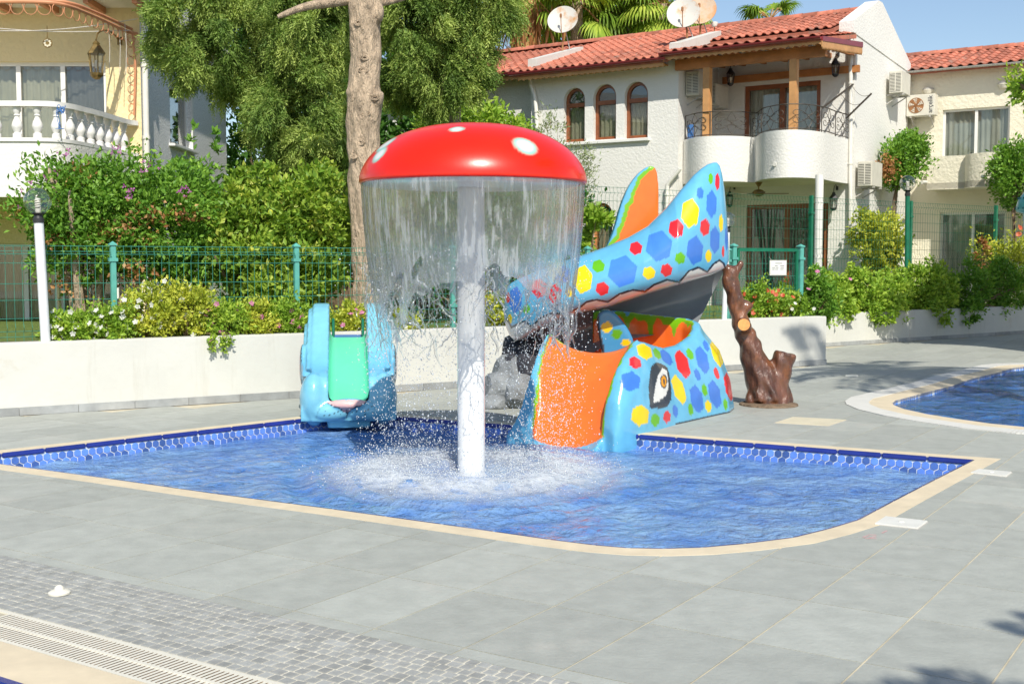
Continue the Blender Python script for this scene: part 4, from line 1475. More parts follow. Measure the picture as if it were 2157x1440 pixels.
# white party-wall caps running up the roof
for a, wd_ in ((HM.px(1160, 120, 1.0)[0], .28), (HM.px(1437, 95, .6)[0], .3)):
    yy0, yy1 = -.1, 2.2
    zz = lambda yv: ze + slope * (yv - ye)
    mb = MB(HM); mb.prism([(a, yy0, zz(yy0) - .05), (a, yy1, zz(yy1) - .05), (a, yy1, zz(yy1) + .14), (a, yy0, zz(yy0) + .24)], (wd_, 0, 0))
    mb.build('party_wall_cap', M['wall_white'], hm)
# rain pipe left of the windows
q = [HM.px(x, y, -.12) for x, y in ((1116, 160), (1117, 178), (1130, 212), (1131, 330))]
pipe(HM, hm, [(a, -.12, b) for a, b in q], .05, M['pipe_white'])
q = [HM.px(x, y, -.1) for x, y in ((1432, 355), (1428, 362), (1406, 388), (1405, 395), (1404, 470))]
pipe(HM, hm, [(a, -.1, b) for a, b in q], .05, M['pipe_white'])
q = [HM.px(x, y, RD - .07) for x, y in ((1798, 78), (1797, 560))]
pipe(HM, hm, [(a - .06, RD - .09, b) for a, b in q], .05, M['pipe_white'])

# pergola over the balcony
pg = thing('pergola', 'pine post pergola with a small tiled roof over the balcony', 'pergola', HM.w([pgx1 - 2, -.5, ZF]))
yp0, yp1 = -.55, yme - .05
zb0_ = zpg + .03; zb1_ = zpg + .03 + .09 * (yp1 - yp0)
tiled_slope(HM, pg, pgx0, pgx1, yp0, zb0_, yp1 + .4, zme - .12, limit=60)
gutter(HM, pg, pgx0 - .05, pgx1 + .02, yp0 - .07, zb0_ - .03, M['gutter'])
scallop_board(HM, pg, pgx0, pgx1, yp0 + .02, zb0_ - .05, .15, M['pine_wood'])
MB(HM).box(pgx0 + .1, pgx1 - .05, yp0 + .45, yp0 + .59, zb0_ - .36, zb0_ - .13).build('front_beam', M['beam_wood'], pg)
MB(HM).box(pgx0 + .3, pgx1 - .02, RD - .12, RD - .01, zb0_ - .40, zb0_ - .24).build('wall_beam', M['beam_wood'], pg)
for k in range(7):
    xx = pgx0 + .3 + (pgx1 - pgx0 - .5) * k / 6
    MB(HM).bar((xx, yp0 + .05, zb0_ - .1), (xx, RD - .02, zb0_ + .05), .08, .11).build('rafter', M['beam_wood'], pg)
MB(HM).prism([(pgx1 + .01, yp0, zb0_ - .02), (pgx1 + .01, RD - .05, zb0_ + .28), (pgx1 + .01, RD - .05, zb0_ + .16), (pgx1 + .01, yp0, zb0_ - .12)], (.04, 0, 0)).build('verge_trim', M['gutter'], pg)
mb = MB(HM)
for i in range(30):
    t0, t1 = i / 30, (i + 1) / 30
    ya, yb_ = yp0 + (RD - .05 - yp0) * t0, yp0 + (RD - .05 - yp0) * t1
    za, zb2 = zb0_ - .12 + .28 * t0, zb0_ - .12 + .28 * t1
    mb.prism([(pgx1 + .012, ya, za), (pgx1 + .012, yb_, zb2), (pgx1 + .012, yb_, zb2 - .12), (pgx1 + .012, (ya + yb_) / 2, za - .17), (pgx1 + .012, ya, za - .12)], (.025, 0, 0))
mb.build('scalloped_verge', M['pine_wood'], pg)
for pxx_ in (1490, 1672):
    xx, _ = HM.px(pxx_, 200, yp0 + .52)
    MB(HM).box(xx - .085, xx + .085, yp0 + .435, yp0 + .605, ZF + .02, zb0_ - .36).build('post', M['pine_wood'], pg, bevel=.01)

# balcony with two rounded bays
zt = 4.50
top_px = [(1441, 295), (1455, 291), (1475, 288), (1497, 286.5), (1530, 286), (1560, 287), (1580, 288.5), (1590, 290)]
top_px2 = [(1590, 290), (1595, 286), (1605, 280), (1620, 277), (1642, 274), (1670, 273), (1701, 274), (1733, 278), (1759, 287), (1788, 299)]
pl = [HM.l(gnd(a, b, zt))[:2] for a, b in top_px] + [HM.l(gnd(a, b, zt))[:2] for a, b in top_px2[1:]]
pl[-1] = np.array([xg - .1, RD - .02]); pl[0] = np.array([.02, max(pl[0][1], .0)])
pl = np.array(smooth_line(pl, 1))
zpb = 3.52
mbal = strip_wall(HM, pl, zpb - .05, zt - .05, .14, M['stucco_white'], 'balcony', hm)
strip_wall(HM, pl, zt - .05, zt, .2, M['trim_white'], 'parapet_cap', mbal)
MB(HM).prism([(.03 + p[0] * .975, p[1] + .05, zpb - .04) for p in pl] + [(xg - .12, RD + .05, zpb - .04), (.03, RD + .05, zpb - .04), (.03, 0.3, zpb - .04)], (0, 0, .14)).build('balcony_floor', M['plaster'], mbal)
sp_ = gnd(1639, 340, 3.9); 
xx, zz_ = HM.px(1638, 345, pl[len(pl) * 3 // 5][1] - .02)
mb = MB(HM); mb.tube([(xx, pl[len(pl) * 3 // 5][1] + .15, zz_), (xx - .02, pl[len(pl) * 3 // 5][1] - .16, zz_ - .02)], .045, 12); mb.build('spout', M['pipe_white'], mbal, smooth=True)
xx, _ = HM.px(1725, 450, -.2)
MB(HM).tube([(xx, -.2, .4), (xx, -.2, zpb)], .09, 16).build('column', M['trim_white'], hm, smooth=True)

# wrought iron railing on the parapet
ir = thing('iron_railing', 'dark wrought iron scroll railing on the white balcony parapet', 'railing', HM.w([1.5, -.5, zt]))
inn = pl + np.array([.0, .08])
sg = np.r_[0, np.cumsum(np.linalg.norm(np.diff(inn, axis=0), axis=1))]
def rp_(s, z):
    return (np.interp(s, sg, inn[:, 0]), np.interp(s, sg, inn[:, 1]), z)
rh0, rh1 = zt + .04, zt + .56
Ls = np.linspace(.02, sg[-1] - .02, 60)
MB(HM).tube([rp_(s, rh1) for s in Ls], .012, 6).build('handrail', M['iron'], ir)
MB(HM).tube([rp_(s, rh0) for s in Ls], .010, 6).build('bottom_bar', M['iron'], ir)
npan = 7
for k in range(npan + 1):
    s = .03 + (sg[-1] - .06) * k / npan
    MB(HM).tube([rp_(s, rh0 - .04), rp_(s, rh1 + .01)], .011, 6).build('post', M['iron'], ir)
for k in range(npan):
    s0 = .03 + (sg[-1] - .06) * (k + .5) / npan; wdt = (sg[-1] - .06) / npan * .47; hh = (rh1 - rh0) / 2; zc = (rh0 + rh1) / 2
    mb = MB(HM)
    for sx in (-1, 1):
        for sz_ in (-1, 1):
            pts = []
            for t in np.linspace(0, 1, 22):
                if t < .45:
                    u = t / .45; pts.append((u * .62, u * .55 + .1 * math.sin(u * math.pi)))
                else:
                    a = (t - .45) / .55 * 4.6; r_ = .30 * (1 - .62 * (t - .45) / .55)
                    pts.append((.62 + r_ * math.sin(a) * .9, .55 - .30 + .02 + r_ * math.cos(a) + .0))
            mb.tube([rp_(s0 + sx * u * wdt, zc + sz_ * v_ * hh) for u, v_ in pts], .007, 5, cap=False)
            pts = [(math.sin(a) * .5 * (a / 4), .98 - .5 + math.cos(a) * .5 * (1 - a / 9)) for a in np.linspace(0, 4, 14)]
            mb.tube([rp_(s0 + sx * u * wdt, zc + sz_ * v_ * hh) for u, v_ in pts], .006, 5, cap=False)
    mb.build('scroll_panel', M['iron'], ir)
    MB(HM).lathe([(0, -.018), (.02, -.01), (.024, 0), (.02, .01), (0, .018)], 10, rp_(s0, zc)).build('boss', M['iron'], ir)

# two drying arms propped on the end wall
da = thing('drying_rack', 'two slanting bare metal drying arms beside the balcony corner', 'drying rack', HM.w([xg - .2, RD - .4, zt]))
for (a, b, y0_, y1_) in (((1732, 228), (1797, 178), RD - 1.2, RD - .1), ((1782, 250), (1836, 197), RD - .3, RD - .3)):
    A = HM.px(*a, y0_); B = HM.px(*b, y1_)
    MB(HM).bar((A[0], y0_, A[1]), (B[0], y1_, B[1]), .035, .035).build('arm', M['iron'], da)
for t in (.25, .6, .95):
    A = HM.px(1732 + 65 * t, 228 - 50 * t, RD - 1.2 + 1.1 * t); B = HM.px(1782 + 54 * t, 250 - 53 * t, RD - .3)
    a = np.array([A[0], RD - 1.2 + 1.1 * t, A[1]]); b = np.array([B[0], RD - .3, B[1]])
    MB(HM).tube([a + (b - a) * u - np.array([0, 0, .12 * math.sin(math.pi * u)]) for u in np.linspace(0, 1, 8)], .005, 4).build('wire', M['iron'], da)

# lanterns, air conditioners, fan and dishes on the house
for (px_, py_, lab) in ((1539, 158, 'black wall lantern left of the balcony door'), (1760, 138, 'black wall lantern right of the balcony door near the downpipe')):
    p = HM.px(px_, py_, RD - .2); c = HM.w([p[0], RD - .2, p[1]])
    lantern(lab, c, .9, None, HM.w([p[0], RD - .01, p[1] + .28]))
p = HM.px(1756, 418, RD - .25); c = HM.w([p[0], RD - .25, p[1] - .02])
lantern('black lantern under the balcony right of the garden door', c, .9, None, HM.w([p[0], RD - .01, p[1] + .25]))
xw, zw_ = HM.px(1537, 420, RD - .3); c = HM.w([xw, RD - .3, zw_ + .05])
lantern('black lantern half hidden behind the slide tail', c, .8, None, HM.w([xw, RD - .01, zw_ + .3]))
yy, z0_ = HM.pxx(1448, 193, .3)
ac_unit('white air conditioner hung in the balcony recess beside the post', HM.w([.36, .75, z0_ - .02]), AR + math.pi / 2, .8, .34, .56, fan=False)
ac_unit('second white air conditioner deeper inside the balcony recess', HM.w([.36, 1.72, z0_ - .15]), AR + math.pi / 2, .76, .32, .52, fan=False)
yy, z0_ = HM.pxx(1836, 394, xg + .3)
ac_unit('white air conditioner on the gable wall above the rounded bush', HM.w([xg + .42, yy + .02, z0_]), AR + math.pi / 2, .84, .34, .58, fan=False)
yy, z0_ = HM.pxx(1896, 199, xg + .3)
ac_unit('white air conditioner high at the back end of the gable wall', HM.w([xg + .42, yy + .1, z0_]), AR + math.pi / 2, .8, .32, .55, fan=False)
bk = thing('blue_shutter', 'narrow blue and white folded rack at the left end of the balcony', 'rack', HM.w([.3, .3, ZF]))
for k, mm in enumerate((M['blue_plastic'], M['trim_white'], M['blue_plastic'])):
    MB(HM).box(.12 + k * .2, .26 + k * .2, .25, .3, ZF - .3, zt + .35).build('slat', mm, bk)
xf, zf_ = HM.px(1598, 408, .6)
cf = thing('ceiling_fan', 'bronze ceiling fan hanging under the balcony', 'ceiling fan', HM.w([xf, .6, zf_]))
c0 = np.array([xf, .6, zf_])
MB(HM).lathe([(.0, -.07), (.06, -.06), (.13, -.01), (.15, .03), (.1, .08), (.03, .1), (.0, .1)], 20, c0).build('motor', M['brass'], cf, smooth=True)
MB(HM).tube([c0 + [0, 0, .1], c0 + [0, 0, zpb - .04 - zf_]], .016, 8).build('rod', M['brass'], cf)
MB(HM).lathe([(.03, -.1), (.09, 0)], 14, c0 + [0, 0, zpb - .05 - zf_]).build('canopy', M['brass'], cf)
for k in range(4):
    a = k * math.pi / 2 + .5
    d_ = np.array([math.cos(a), math.sin(a), 0])
    MB(HM).bar(c0 + d_ * .12, c0 + d_ * .68, .13, .012).build('blade', M['bark'], cf)

def dish(label, c, r, aim, m, pole_to, group='satellite dishes'):
    t = thing('satellite_dish', label, 'satellite dish', pole_to, 0, group)
    aim = np.array(aim, float); aim /= np.linalg.norm(aim)
    q = Vector(aim).to_track_quat('Z', 'Y'); Mx = Matrix.Translation(Vector(c)) @ q.to_matrix().to_4x4()
    prof = [(r * k / 8, .17 * r * (k / 8) ** 2) for k in range(9)] + [(r * 1.01, .17 * r - .012), (r * .98, .17 * r - .03)] + [(r * k / 8, .17 * r * (k / 8) ** 2 - .03) for k in range(7, -1, -1)]
    mb = MB().lathe(prof, 40)
    mb.v = [tuple(Mx @ Vector(p)) for p in mb.v]; mb.build('reflector', m, t, smooth=True)
    f_ = Mx @ Vector((0, -.1 * r, r * .75)); e_ = Mx @ Vector((0, -r * .98, .17 * r))
    MB().tube([e_, f_], .012, 6).build('feed_arm', M['rust'], t)
    mb = MB().lathe([(.0, -.06), (.03, -.05), (.03, .03), (.018, .05), (0, .05)], 10, f_); mb.build('feed_horn', M['rust'], t)
    bk_ = Mx @ Vector((0, 0, -.04))
    MB().tube([bk_, Vector(pole_to) + Vector((0, 0, .35)), Vector(pole_to)], .025, 8).build('mast', M['rust'], t)
    MB().tube([Vector(bk_), Vector(pole_to) + Vector((.25, .1, 0))], .014, 6).build('strut', M['gutter_grey'], t)
    return t
xd, zd = HM.px(1186, 44, 1.5); xb_, zb2 = HM.px(1185, 105, 1.5)
dish('pale satellite dish with a rust streak on the left roof', HM.w([xd, 1.5, zd]), .40, (-.25, -1, .42), M['dish_white'], HM.w([xb_, 1.5, ze + slope * (1.5 - ye)]))
xd, zd = HM.px(1440, 30, 1.2); xb_, _ = HM.px(1447, 85, 1.2)
dish('cream satellite dish in front, above the balcony roof', HM.w([xd, 1.2, zd]), .40, (-.25, -1, .38), M['dish_white'], HM.w([xb_, 1.2, ze + slope * (1.2 - ye)]))
xd, zd = HM.px(1474, 22, 1.9); xb_, _ = HM.px(1475, 75, 1.9)
dish('rusty orange satellite dish behind the cream one', HM.w([xd, 1.9, zd]), .41, (-.2, -1, .35), M['dish_rusty'], HM.w([xb_, 1.9, ze + slope * (1.9 - ye)]))
xd, zd = HM.px(1505, 50, 2.2); c = HM.w([xd, 2.2, zd])
fl = thing('roof_lamp', 'small round grey lamp on the red roof beside the dishes', 'lamp', c)
MB().lathe([(0, -.09), (.06, -.07), (.09, 0), (.085, .03), (0, .05)], 18, c).build('bowl', M['steel'], fl, smooth=True)
MB().tube([c + [0, 0, .02], c + [.02, .1, -.45]], .015, 6).build('stem', M['rust'], fl)

# ------------------------------------------------------------ house on the right
YR_ = 32.0
HR = Frame((1912 - 1078.5) / FPX * YR_, YR_, AR)
hr = thing('right_house', 'cream house on the right with red roof and sliding windows', 'house', (*HR.w([2, 1, 0])[:2], 0))
_, zer = HR.px(1915, 152, -.3)
yrr = 2.4; _, zrr = HR.px(1950, 117, yrr)
w0, wt = HR.px(1986, 232); w1, _ = HR.px(2128, 226); _, wb = HR.px(1990, 329)
q0_, qt = HR.px(1980, 448); q1_, _ = HR.px(2120, 448)
holes_wall(HR, -1.5, 9, 0, zer, [(w0, w1, wb - .4, wt), (q0_, q1_, .75, qt)], .2).build('front_wall', M['stucco_right'], hr, fix=False)
window(HR, hr, w0, w1, wb - .4, wt, .08, M['trim_white'], 2, .06, M['curtain_white'])
wv = window(HR, hr, q0_, q1_, .75, qt, .08, M['trim_white'], 2, .06, [M['curtain_white'], M['curtain_grey']], 'garden_window')
tiled_slope(HR, hr, -1.2, 9, -.35, zer + .03, yrr, zrr, limit=120)
ridge_caps(HR, hr, -1.2, 9, yrr, zrr + .02)
tiled_slope(HR, hr, -1.2, 9, yrr + 2.8, zrr - 1.2, yrr, zrr, limit=0)
gutter(HR, hr, -.2, 9, -.42, zer, M['gutter_grey'], .05)
MB(HR).box(-1.5, 9, 5.0, 5.1, 0, zer - .2).build('back_wall', M['stucco_right'], hr)
# balcony parapet: flat left part, rounded right bay
_, zpt = HR.px(1990, 329, -.9); _, zpb2 = HR.px(1990, 399, -.9)
xa, _ = HR.px(1953, 360, -.9); xb3, _ = HR.px(2034, 360, -.9)
pr_ = [np.array([xa, -.05]), np.array([xa, -.9]), np.array([xb3, -.9]), np.array([xb3 + .02, -1.05])] + [np.array([xb3 + .05 + .9 * (1 - math.cos(a)), -1.05 - .4 * math.sin(a)]) for a in np.linspace(.1, math.pi / 2, 6)] + [np.array([xb3 + 2.4, -1.5]), np.array([xb3 + 4, -1.3])]
pr_ = np.array(pr_)
rb = strip_wall(HR, pr_, zpb2, zpt, .14, M['stucco_right'], 'balcony', hr)
MB(HR).prism([(*p, zpb2 + .02) for p in pr_] + [(xb3 + 4, -.01, zpb2 + .02), (xa, -.01, zpb2 + .02)], (0, 0, .15)).build('balcony_floor', M['plaster'], rb)
for px_, py_ in ((1946, 383), (2083, 373)):
    xx, zz_ = HR.px(px_, py_, -1.1)
    MB(HR).tube([(xx, -.9, zz_), (xx - .01, -1.25 if px_ < 2000 else -1.75, zz_ - .02)], .045, 12).build('spout', M['pipe_white'], rb, smooth=True)
for px_, py_ in ((1955, 190), (2114, 178)):
    xx, zz_ = HR.px(px_, py_, -.05)
    c = HR.w([xx, -.06, zz_])
    bl_ = thing('bulkhead_lamp', 'oval bulkhead lamp above the ' + ('lettered air conditioner' if px_ < 2000 else 'right window corner') + ' under the eave', 'lamp', c, AR, 'bulkhead lamps under the eave')
    MB(HR).lathe([(0, -.11), (.09, -.09), (.14, 0), (.12, .03), (0, .05)], 18, (xx, -.04, zz_)).build('cover', M['ac_white'], bl_, smooth=True)
    MB(HR).lathe([(.145, .02), (.145, .05), (0, .05)], 18, (xx, -.03, zz_)).build('hood', M['gutter_grey'], bl_, smooth=True)
# the air conditioner with its brand lettering standing upright along the right edge
xx, zz_ = HR.px(1940, 245, -.35)
ac = ac_unit('white air conditioner with upright black lettering and rusty fan grille', HR.w([xx, -.42, zz_]), AR, .74, .32, .56, True, True)
fc_ = bpy.data.curves.new('lettering', 'FONT'); fc_.body = 'arçelik'; fc_.size = .17; fc_.extrude = .002; fc_.align_x = 'CENTER'; fc_.align_y = 'CENTER'
fo = bpy.data.objects.new('tmp', fc_); COL.objects.link(fo)
dgx = bpy.context.evaluated_depsgraph_get(); tm = bpy.data.meshes.new_from_object(fo.evaluated_get(dgx)); bpy.data.objects.remove(fo)
tm.materials.clear(); tm.materials.append(M['ink'])
lo = bpy.data.objects.new('lettering', tm)
lo.matrix_basis = Matrix.Translation(Vector(HR.w([xx + .25, -.426, zz_ + .29]))) @ Matrix.Rotation(AR, 4, 'Z') @ Matrix.Rotation(math.pi / 2, 4, 'X') @ Matrix.Rotation(math.pi / 2, 4, 'Z')
put(lo, ac)
# ------------------------------------------------------------ play equipment
SKY_B = np.array([.135, .46, .70]); ORG = np.array([.90, .185, .025]); GRN = np.array([.19, .50, .01])
C_BLUE = np.array([.055, .20, .66]); C_YEL = np.array([.86, .63, .005]); C_RED = np.array([.72, .022, .03]); C_GRN = np.array([.13, .46, .01])
DARK = np.array([.035, .045, .06]); WHT = np.array([.80, .79, .76]); PNK = np.array([.80, .42, .40]); GREY = np.array([.58, .59, .60])

def hexagon(cx, cy, rx, ry=None, rot=12, shear=0.0):
    ry = ry or rx
    P = []
    for k in range(6):
        a = math.radians(60 * k + rot)
        x, y = rx * math.sin(a) * 1.08, -ry * math.cos(a)
        P.append((cx + x + shear * y, cy + y))
    return P

def paint_polys(C, PX, polys, mask, soft=0.0):
    for poly, col in polys:
        P = np.array(poly)
        lo, hi = P.min(0) - 2, P.max(0) + 2
        m = mask & (PX[:, 0] > lo[0]) & (PX[:, 0] < hi[0]) & (PX[:, 1] > lo[1]) & (PX[:, 1] < hi[1])
        ix = np.where(m)[0]
        if len(ix) == 0: continue
        q = ix[inside(poly, PX[ix])]
        C[q] = col

def facing(V, Nn):
    return ((V - np.array([0, 0, CAM_H])) * Nn).sum(1) < 0

# ---- whale slide: lower body with the bowl, the wall and the tongue
O = gnd(1290, 925)
WF = Frame(O[0], O[1], -TA)
wh = thing('whale_slide', 'pale blue whale water slide with coloured hexagons and an orange chute', 'slide', WF.w([-.5, 1.3, 0]))

def wall_sweep(mb, path, tops, flare, z0=-.2, sgn=1, th=.11, inn=.085):
    P = np.array(path, float); n = len(P)
    T = np.gradient(P, axis=0); T /= np.linalg.norm(T, axis=1)[:, None]
    R_ = np.c_[T[:, 1], -T[:, 0]] * sgn
    G_ = []
    for i in range(n):
        zt_i = tops[i]; H_ = zt_i - z0; fl = flare[i]
        sec = [(fl + th, 0), (fl * .92 + th * 1.1, .15), (fl * .75 + th * 1.15, .45), (fl * .42 + th * 1.1, .72), (th * .8, .9), (th * .3, .985), (-th * .4, .985), (-inn * .9, .9), (-inn, .6), (-inn, 0)]
        G_.append([(P[i][0] + R_[i][0] * o, P[i][1] + R_[i][1] * o, z0 + H_ * k) for o, k in sec])
    nv = len(G_[0])
    V = [p for r in G_ for p in r]
    Fs = []
    for i in range(n - 1):
        for j in range(nv):
            j2 = (j + 1) % nv
            Fs.append((i * nv + j, (i + 1) * nv + j, (i + 1) * nv + j2, i * nv + j2))
    Fs += [tuple(range(nv)), tuple((n - 1) * nv + j for j in range(nv - 1, -1, -1))]
    mb.add(V, Fs)

rp0 = [(-.15, .15, .08, .0), (-.13, .20, .34, .02), (-.12, .31, .55, .05), (-.13, .5, .73, .09), (-.16, .72, .82, .13), (-.19, .95, .85, .16), (-.2, 1.2, .80, .16), (-.2, 1.45, .755, .18), (-.2, 1.8, .77, .2), (-.2, 2.1, .84, .22),
       (-.22, 2.3, .92, .28), (-.30, 2.47, .985, .36), (-.45, 2.58, 1.01, .32), (-.7, 2.62, 1.03, .2), (-1.0, 2.62, 1.05, .14), (-1.3, 2.6, 1.08, .1), (-1.6, 2.5, 1.08, .1)]
path = [p[:2] for p in rp0]
lp0 = [(-1.0, .18, .0, .03), (-1.07, .32, .24, .05), (-1.13, .48, .48, .06), (-1.17, .64, .66, .07), (-1.2, .82, .775, .07), (-1.22, 1.05, .81, .06), (-1.26, 1.3, .77, .05)]
mb = MB(WF)
wall_sweep(mb, path, [p[2] for p in rp0], [p[3] for p in rp0])
wall_sweep(mb, [p[:2] for p in lp0], [p[2] for p in lp0], [p[3] for p in lp0], sgn=-1, th=.055, inn=.05)
# tongue and bowl floor as one solid height field
bs_ = np.linspace(-1.2, -.18, 14); as_ = np.linspace(.04, 1.25, 28)
za = [.04, .16, .28, .4, .5, .6, .7, .78, .86, .95, 1.05, 1.25]; zv = [-.24, -.16, -.03, .16, .34, .50, .63, .70, .72, .68, .60, .45]
top = [[(b, a, float(np.interp(a, za, zv)) + .16 * abs((b + .67) / .5) ** 2.4 * (a < 1.3)) for b in bs_] for a in as_]
V = [p for r in top for p in r]; nb_, na = len(bs_), len(as_)
V2 = [(p[0], p[1], -.3) for p in V]
Fs = []
for i in range(na - 1):
    for j in range(nb_ - 1):
        a = i * nb_ + j
        Fs += [(a, a + 1, a + nb_ + 1, a + nb_), (a + na * nb_, a + nb_ + na * nb_, a + nb_ + 1 + na * nb_, a + 1 + na * nb_)]
rim = [j for j in range(nb_)] + [i * nb_ + nb_ - 1 for i in range(1, na)] + [(na - 1) * nb_ + j for j in range(nb_ - 2, -1, -1)] + [i * nb_ for i in range(na - 2, 0, -1)]
for k in range(len(rim)):
    a, b = rim[k], rim[(k + 1) % len(rim)]
    Fs.append((a, b, b + na * nb_, a + na * nb_))
mb.add(V + V2, Fs)
mb.box(-1.5, -.25, 1.15, 2.6, -.2, .42)
me = blob('lower_body', mb, M['paint'], .018, 12)
V = verts_of(me); Nn = normals_of(me); L = WF.l(V)
X, Y, _f = proj(V); PX = np.c_[X, Y]
C = np.tile(SKY_B, (len(V), 1))
inner = [p[:2] for p in rp0] + [(-1.6, 1.3)] + [p[:2] for p in lp0][::-1]
ins = inside(inner, L[:, :2]); dd = poly_dist(path, L[:, :2]); dl = poly_dist([p[:2] for p in lp0], L[:, :2])
wob = .014 * np.sin(L[:, 1] * 31 + L[:, 0] * 23) + .010 * np.sin(L[:, 1] * 67 + 1) + .01 * np.sin(L[:, 0] * 41)
edge = np.minimum(dd * 1.15, dl * 1.7)
C[ins & (edge > .035 + wob)] = GRN
C[ins & ((edge > .075 + wob * .6) | ((edge > .04) & (L[:, 2] < np.interp(L[:, 1], [.2, .6, 1.4, 2.4], [.0, .45, .58, .80]))))] = ORG
# wavy crest border of the tongue
crest = ins & (np.abs(L[:, 1] - .90 - .03 * np.sin(L[:, 0] * 25)) < .03) & (L[:, 2] > .5)
C[crest] = GRN
C[ins & (L[:, 1] > .93) & (L[:, 1] < 1.1) & (L[:, 2] > .5) & (dl < .7) & (edge > .05)] = SKY_B * .8
S4 = lambda x, y: (1240 + x * .2222, 620 + y * .2222)
def h4(x, y, rx, ry=None, sh=0.0, rot=8):
    cx, cy = S4(x, y); return hexagon(cx, cy, rx * .2222, (ry or rx) * .2222, rot, sh)
polys = [(h4(530, 540, 70, 82, .35), C_YEL), (h4(855, 900, 55, 148, .3), C_YEL), (h4(488, 1145, 85, 105), C_YEL), (h4(1213, 560, 45, 135, .32), C_YEL), (h4(1135, 1060, 30, 62, .1), C_YEL),
         (h4(395, 822, 98, 98), C_BLUE), (h4(735, 595, 48, 80, .5), C_BLUE), (h4(1078, 620, 58, 138, .25), C_BLUE), (h4(1030, 760, 27, 60, .25), C_BLUE), (h4(1025, 990, 60, 142, .18), C_BLUE),
         (h4(1195, 945, 56, 142, .2), C_BLUE), (h4(822, 1105, 28, 64, .1), C_BLUE), (h4(1113, 487, 25, 56, .3), C_BLUE),
         (h4(440, 645, 60, 62, .2), C_RED), (h4(890, 660, 62, 142, .3), C_RED), (h4(742, 1160, 36, 62), C_RED), (h4(1212, 745, 24, 60, .25), C_RED), (h4(1328, 875, 38, 140, .2), C_RED),
         (h4(648, 562, 33, 56, .4), C_GRN), (h4(960, 565, 33, 58, .3), C_GRN), (h4(1098, 905, 26, 62, .15), C_GRN), (h4(630, 1190, 43, 66), C_GRN), (h4(967, 1090, 25, 62, .1), C_GRN), (h4(1297, 1040, 20, 58, .1), C_GRN)]
outer = facing(V, Nn) & ~(ins & (edge > .05)) & (PX[:, 0] > 1285)
paint_polys(C, PX, polys, outer)
eye = [S4(*p) for p in [(585, 720), (605, 668), (640, 645), (690, 655), (745, 690), (765, 760), (785, 900), (782, 1000), (750, 1055), (690, 1082), (580, 1075), (572, 960), (570, 850)]]
eyew = [S4(*p) for p in [(700, 695), (740, 720), (752, 800), (757, 880), (730, 960), (670, 1005), (615, 1030), (620, 940), (635, 850), (660, 760)]]
ell = lambda cx, cy, rx, ry: [S4(cx + rx * math.cos(a), cy + ry * math.sin(a)) for a in np.linspace(0, 2 * math.pi, 25)[:-1]]
paint_polys(C, PX, [(eye, DARK), (eyew, WHT), (ell(712, 822, 33, 66), DARK), (ell(712, 822, 25, 53), np.array([.85, .35, .01])), (ell(715, 825, 10, 24), DARK)], outer)
# spots on the far side, away from the photograph's view
rs = np.random.default_rng(3)
back = ~facing(V, Nn) & ~ins
for k in range(30):
    i = rs.choice(np.where(back)[0]); r_ = rs.uniform(.05, .12)
    C[back & (np.linalg.norm(V - V[i], axis=1) < r_)] = [C_BLUE, C_YEL, C_RED, C_GRN][k % 4]
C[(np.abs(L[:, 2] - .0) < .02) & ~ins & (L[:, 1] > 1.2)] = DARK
set_colors(me, C)
put(bpy.data.objects.new('lower_body', me), wh)
# dark gap strip under the body side
# blue divider fin with dots inside the mouth
def puffy(name, pxpoly, Y, depth, m, parent, voxel=.018, it=6, paint=None, tilt=0.0):
    P = [at(a, b, Y + (tilt * (b - pxpoly[0][1]))) for a, b in pxpoly]
    mb = MB().prism(P, (0, depth, 0))
    me = blob(name, mb, m, voxel, it)
    V = verts_of(me); Nn = normals_of(me); X, Y_, _ = proj(V)
    C = np.tile(SKY_B, (len(V), 1))
    if paint: paint(C, np.c_[X, Y_], V, Nn)
    set_colors(me, C)
    return put(bpy.data.objects.new(name, me), parent)
def pdiv(C, PX, V, Nn):
    C[:] = np.array([.05, .27, .52])
    paint_polys(C, PX, [(hexagon(1278, 689, 12, 13), C_YEL * .85), (hexagon(1299, 703, 11, 12), C_GRN * .7), (hexagon(1318, 722, 10, 8), C_YEL * .8)], np.ones(len(V), bool))
    C[poly_dist([(1258, 668), (1262, 700), (1271, 742)], PX) < 3.5] = DARK
puffy('divider_fin', smooth_line([(1257, 668), (1266, 655), (1281, 650), (1300, 662), (1324, 692), (1337, 720), (1335, 748), (1320, 775), (1275, 775), (1263, 710)], 1, True), 12.95, .16, M['paint'], wh, paint=pdiv)

# ---- whale slide: upper hood with the tail, lofted column by column
tp = [(1062, 640), (1064, 618), (1068, 605), (1076, 596), (1090, 588), (1120, 575), (1180, 552), (1233, 535), (1275, 520), (1323, 500), (1364, 476), (1400, 440), (1431, 402), (1459, 369), (1474, 356), (1487, 347), (1500, 342.5), (1507, 342.5), (1513, 349), (1518, 365), (1523, 394), (1528, 440), (1532, 490), (1535, 536)]
bt = [(1062, 668), (1066, 690), (1074, 708), (1084, 718), (1100, 716), (1140, 690), (1180, 671), (1220, 659), (1282, 645), (1364, 618), (1433, 598), (1490, 581), (1515, 571), (1528, 563), (1535, 548)]
cols = np.unique(np.r_[np.linspace(1062, 1075, 16), np.linspace(1075, 1490, 380), np.linspace(1490, 1535, 80)])
TY = np.interp(cols, [p[0] for p in tp], [p[1] for p in tp]); BY = np.interp(cols, [p[0] for p in bt], [p[1] for p in bt])
uu = (cols - 1062) / (1535 - 1062)
hd = .50 * np.clip(np.sqrt(np.clip(1 - (2 * uu - 1) ** 6, 0, 1)), .03, 1) * np.interp(uu, [0, .2, .6, .85, 1], [.8, 1, .95, .75, .5])
YC = np.interp(uu, [0, .25, .75, 1], [13.6, 13.1, 12.95, 13.2])
nsec = 230
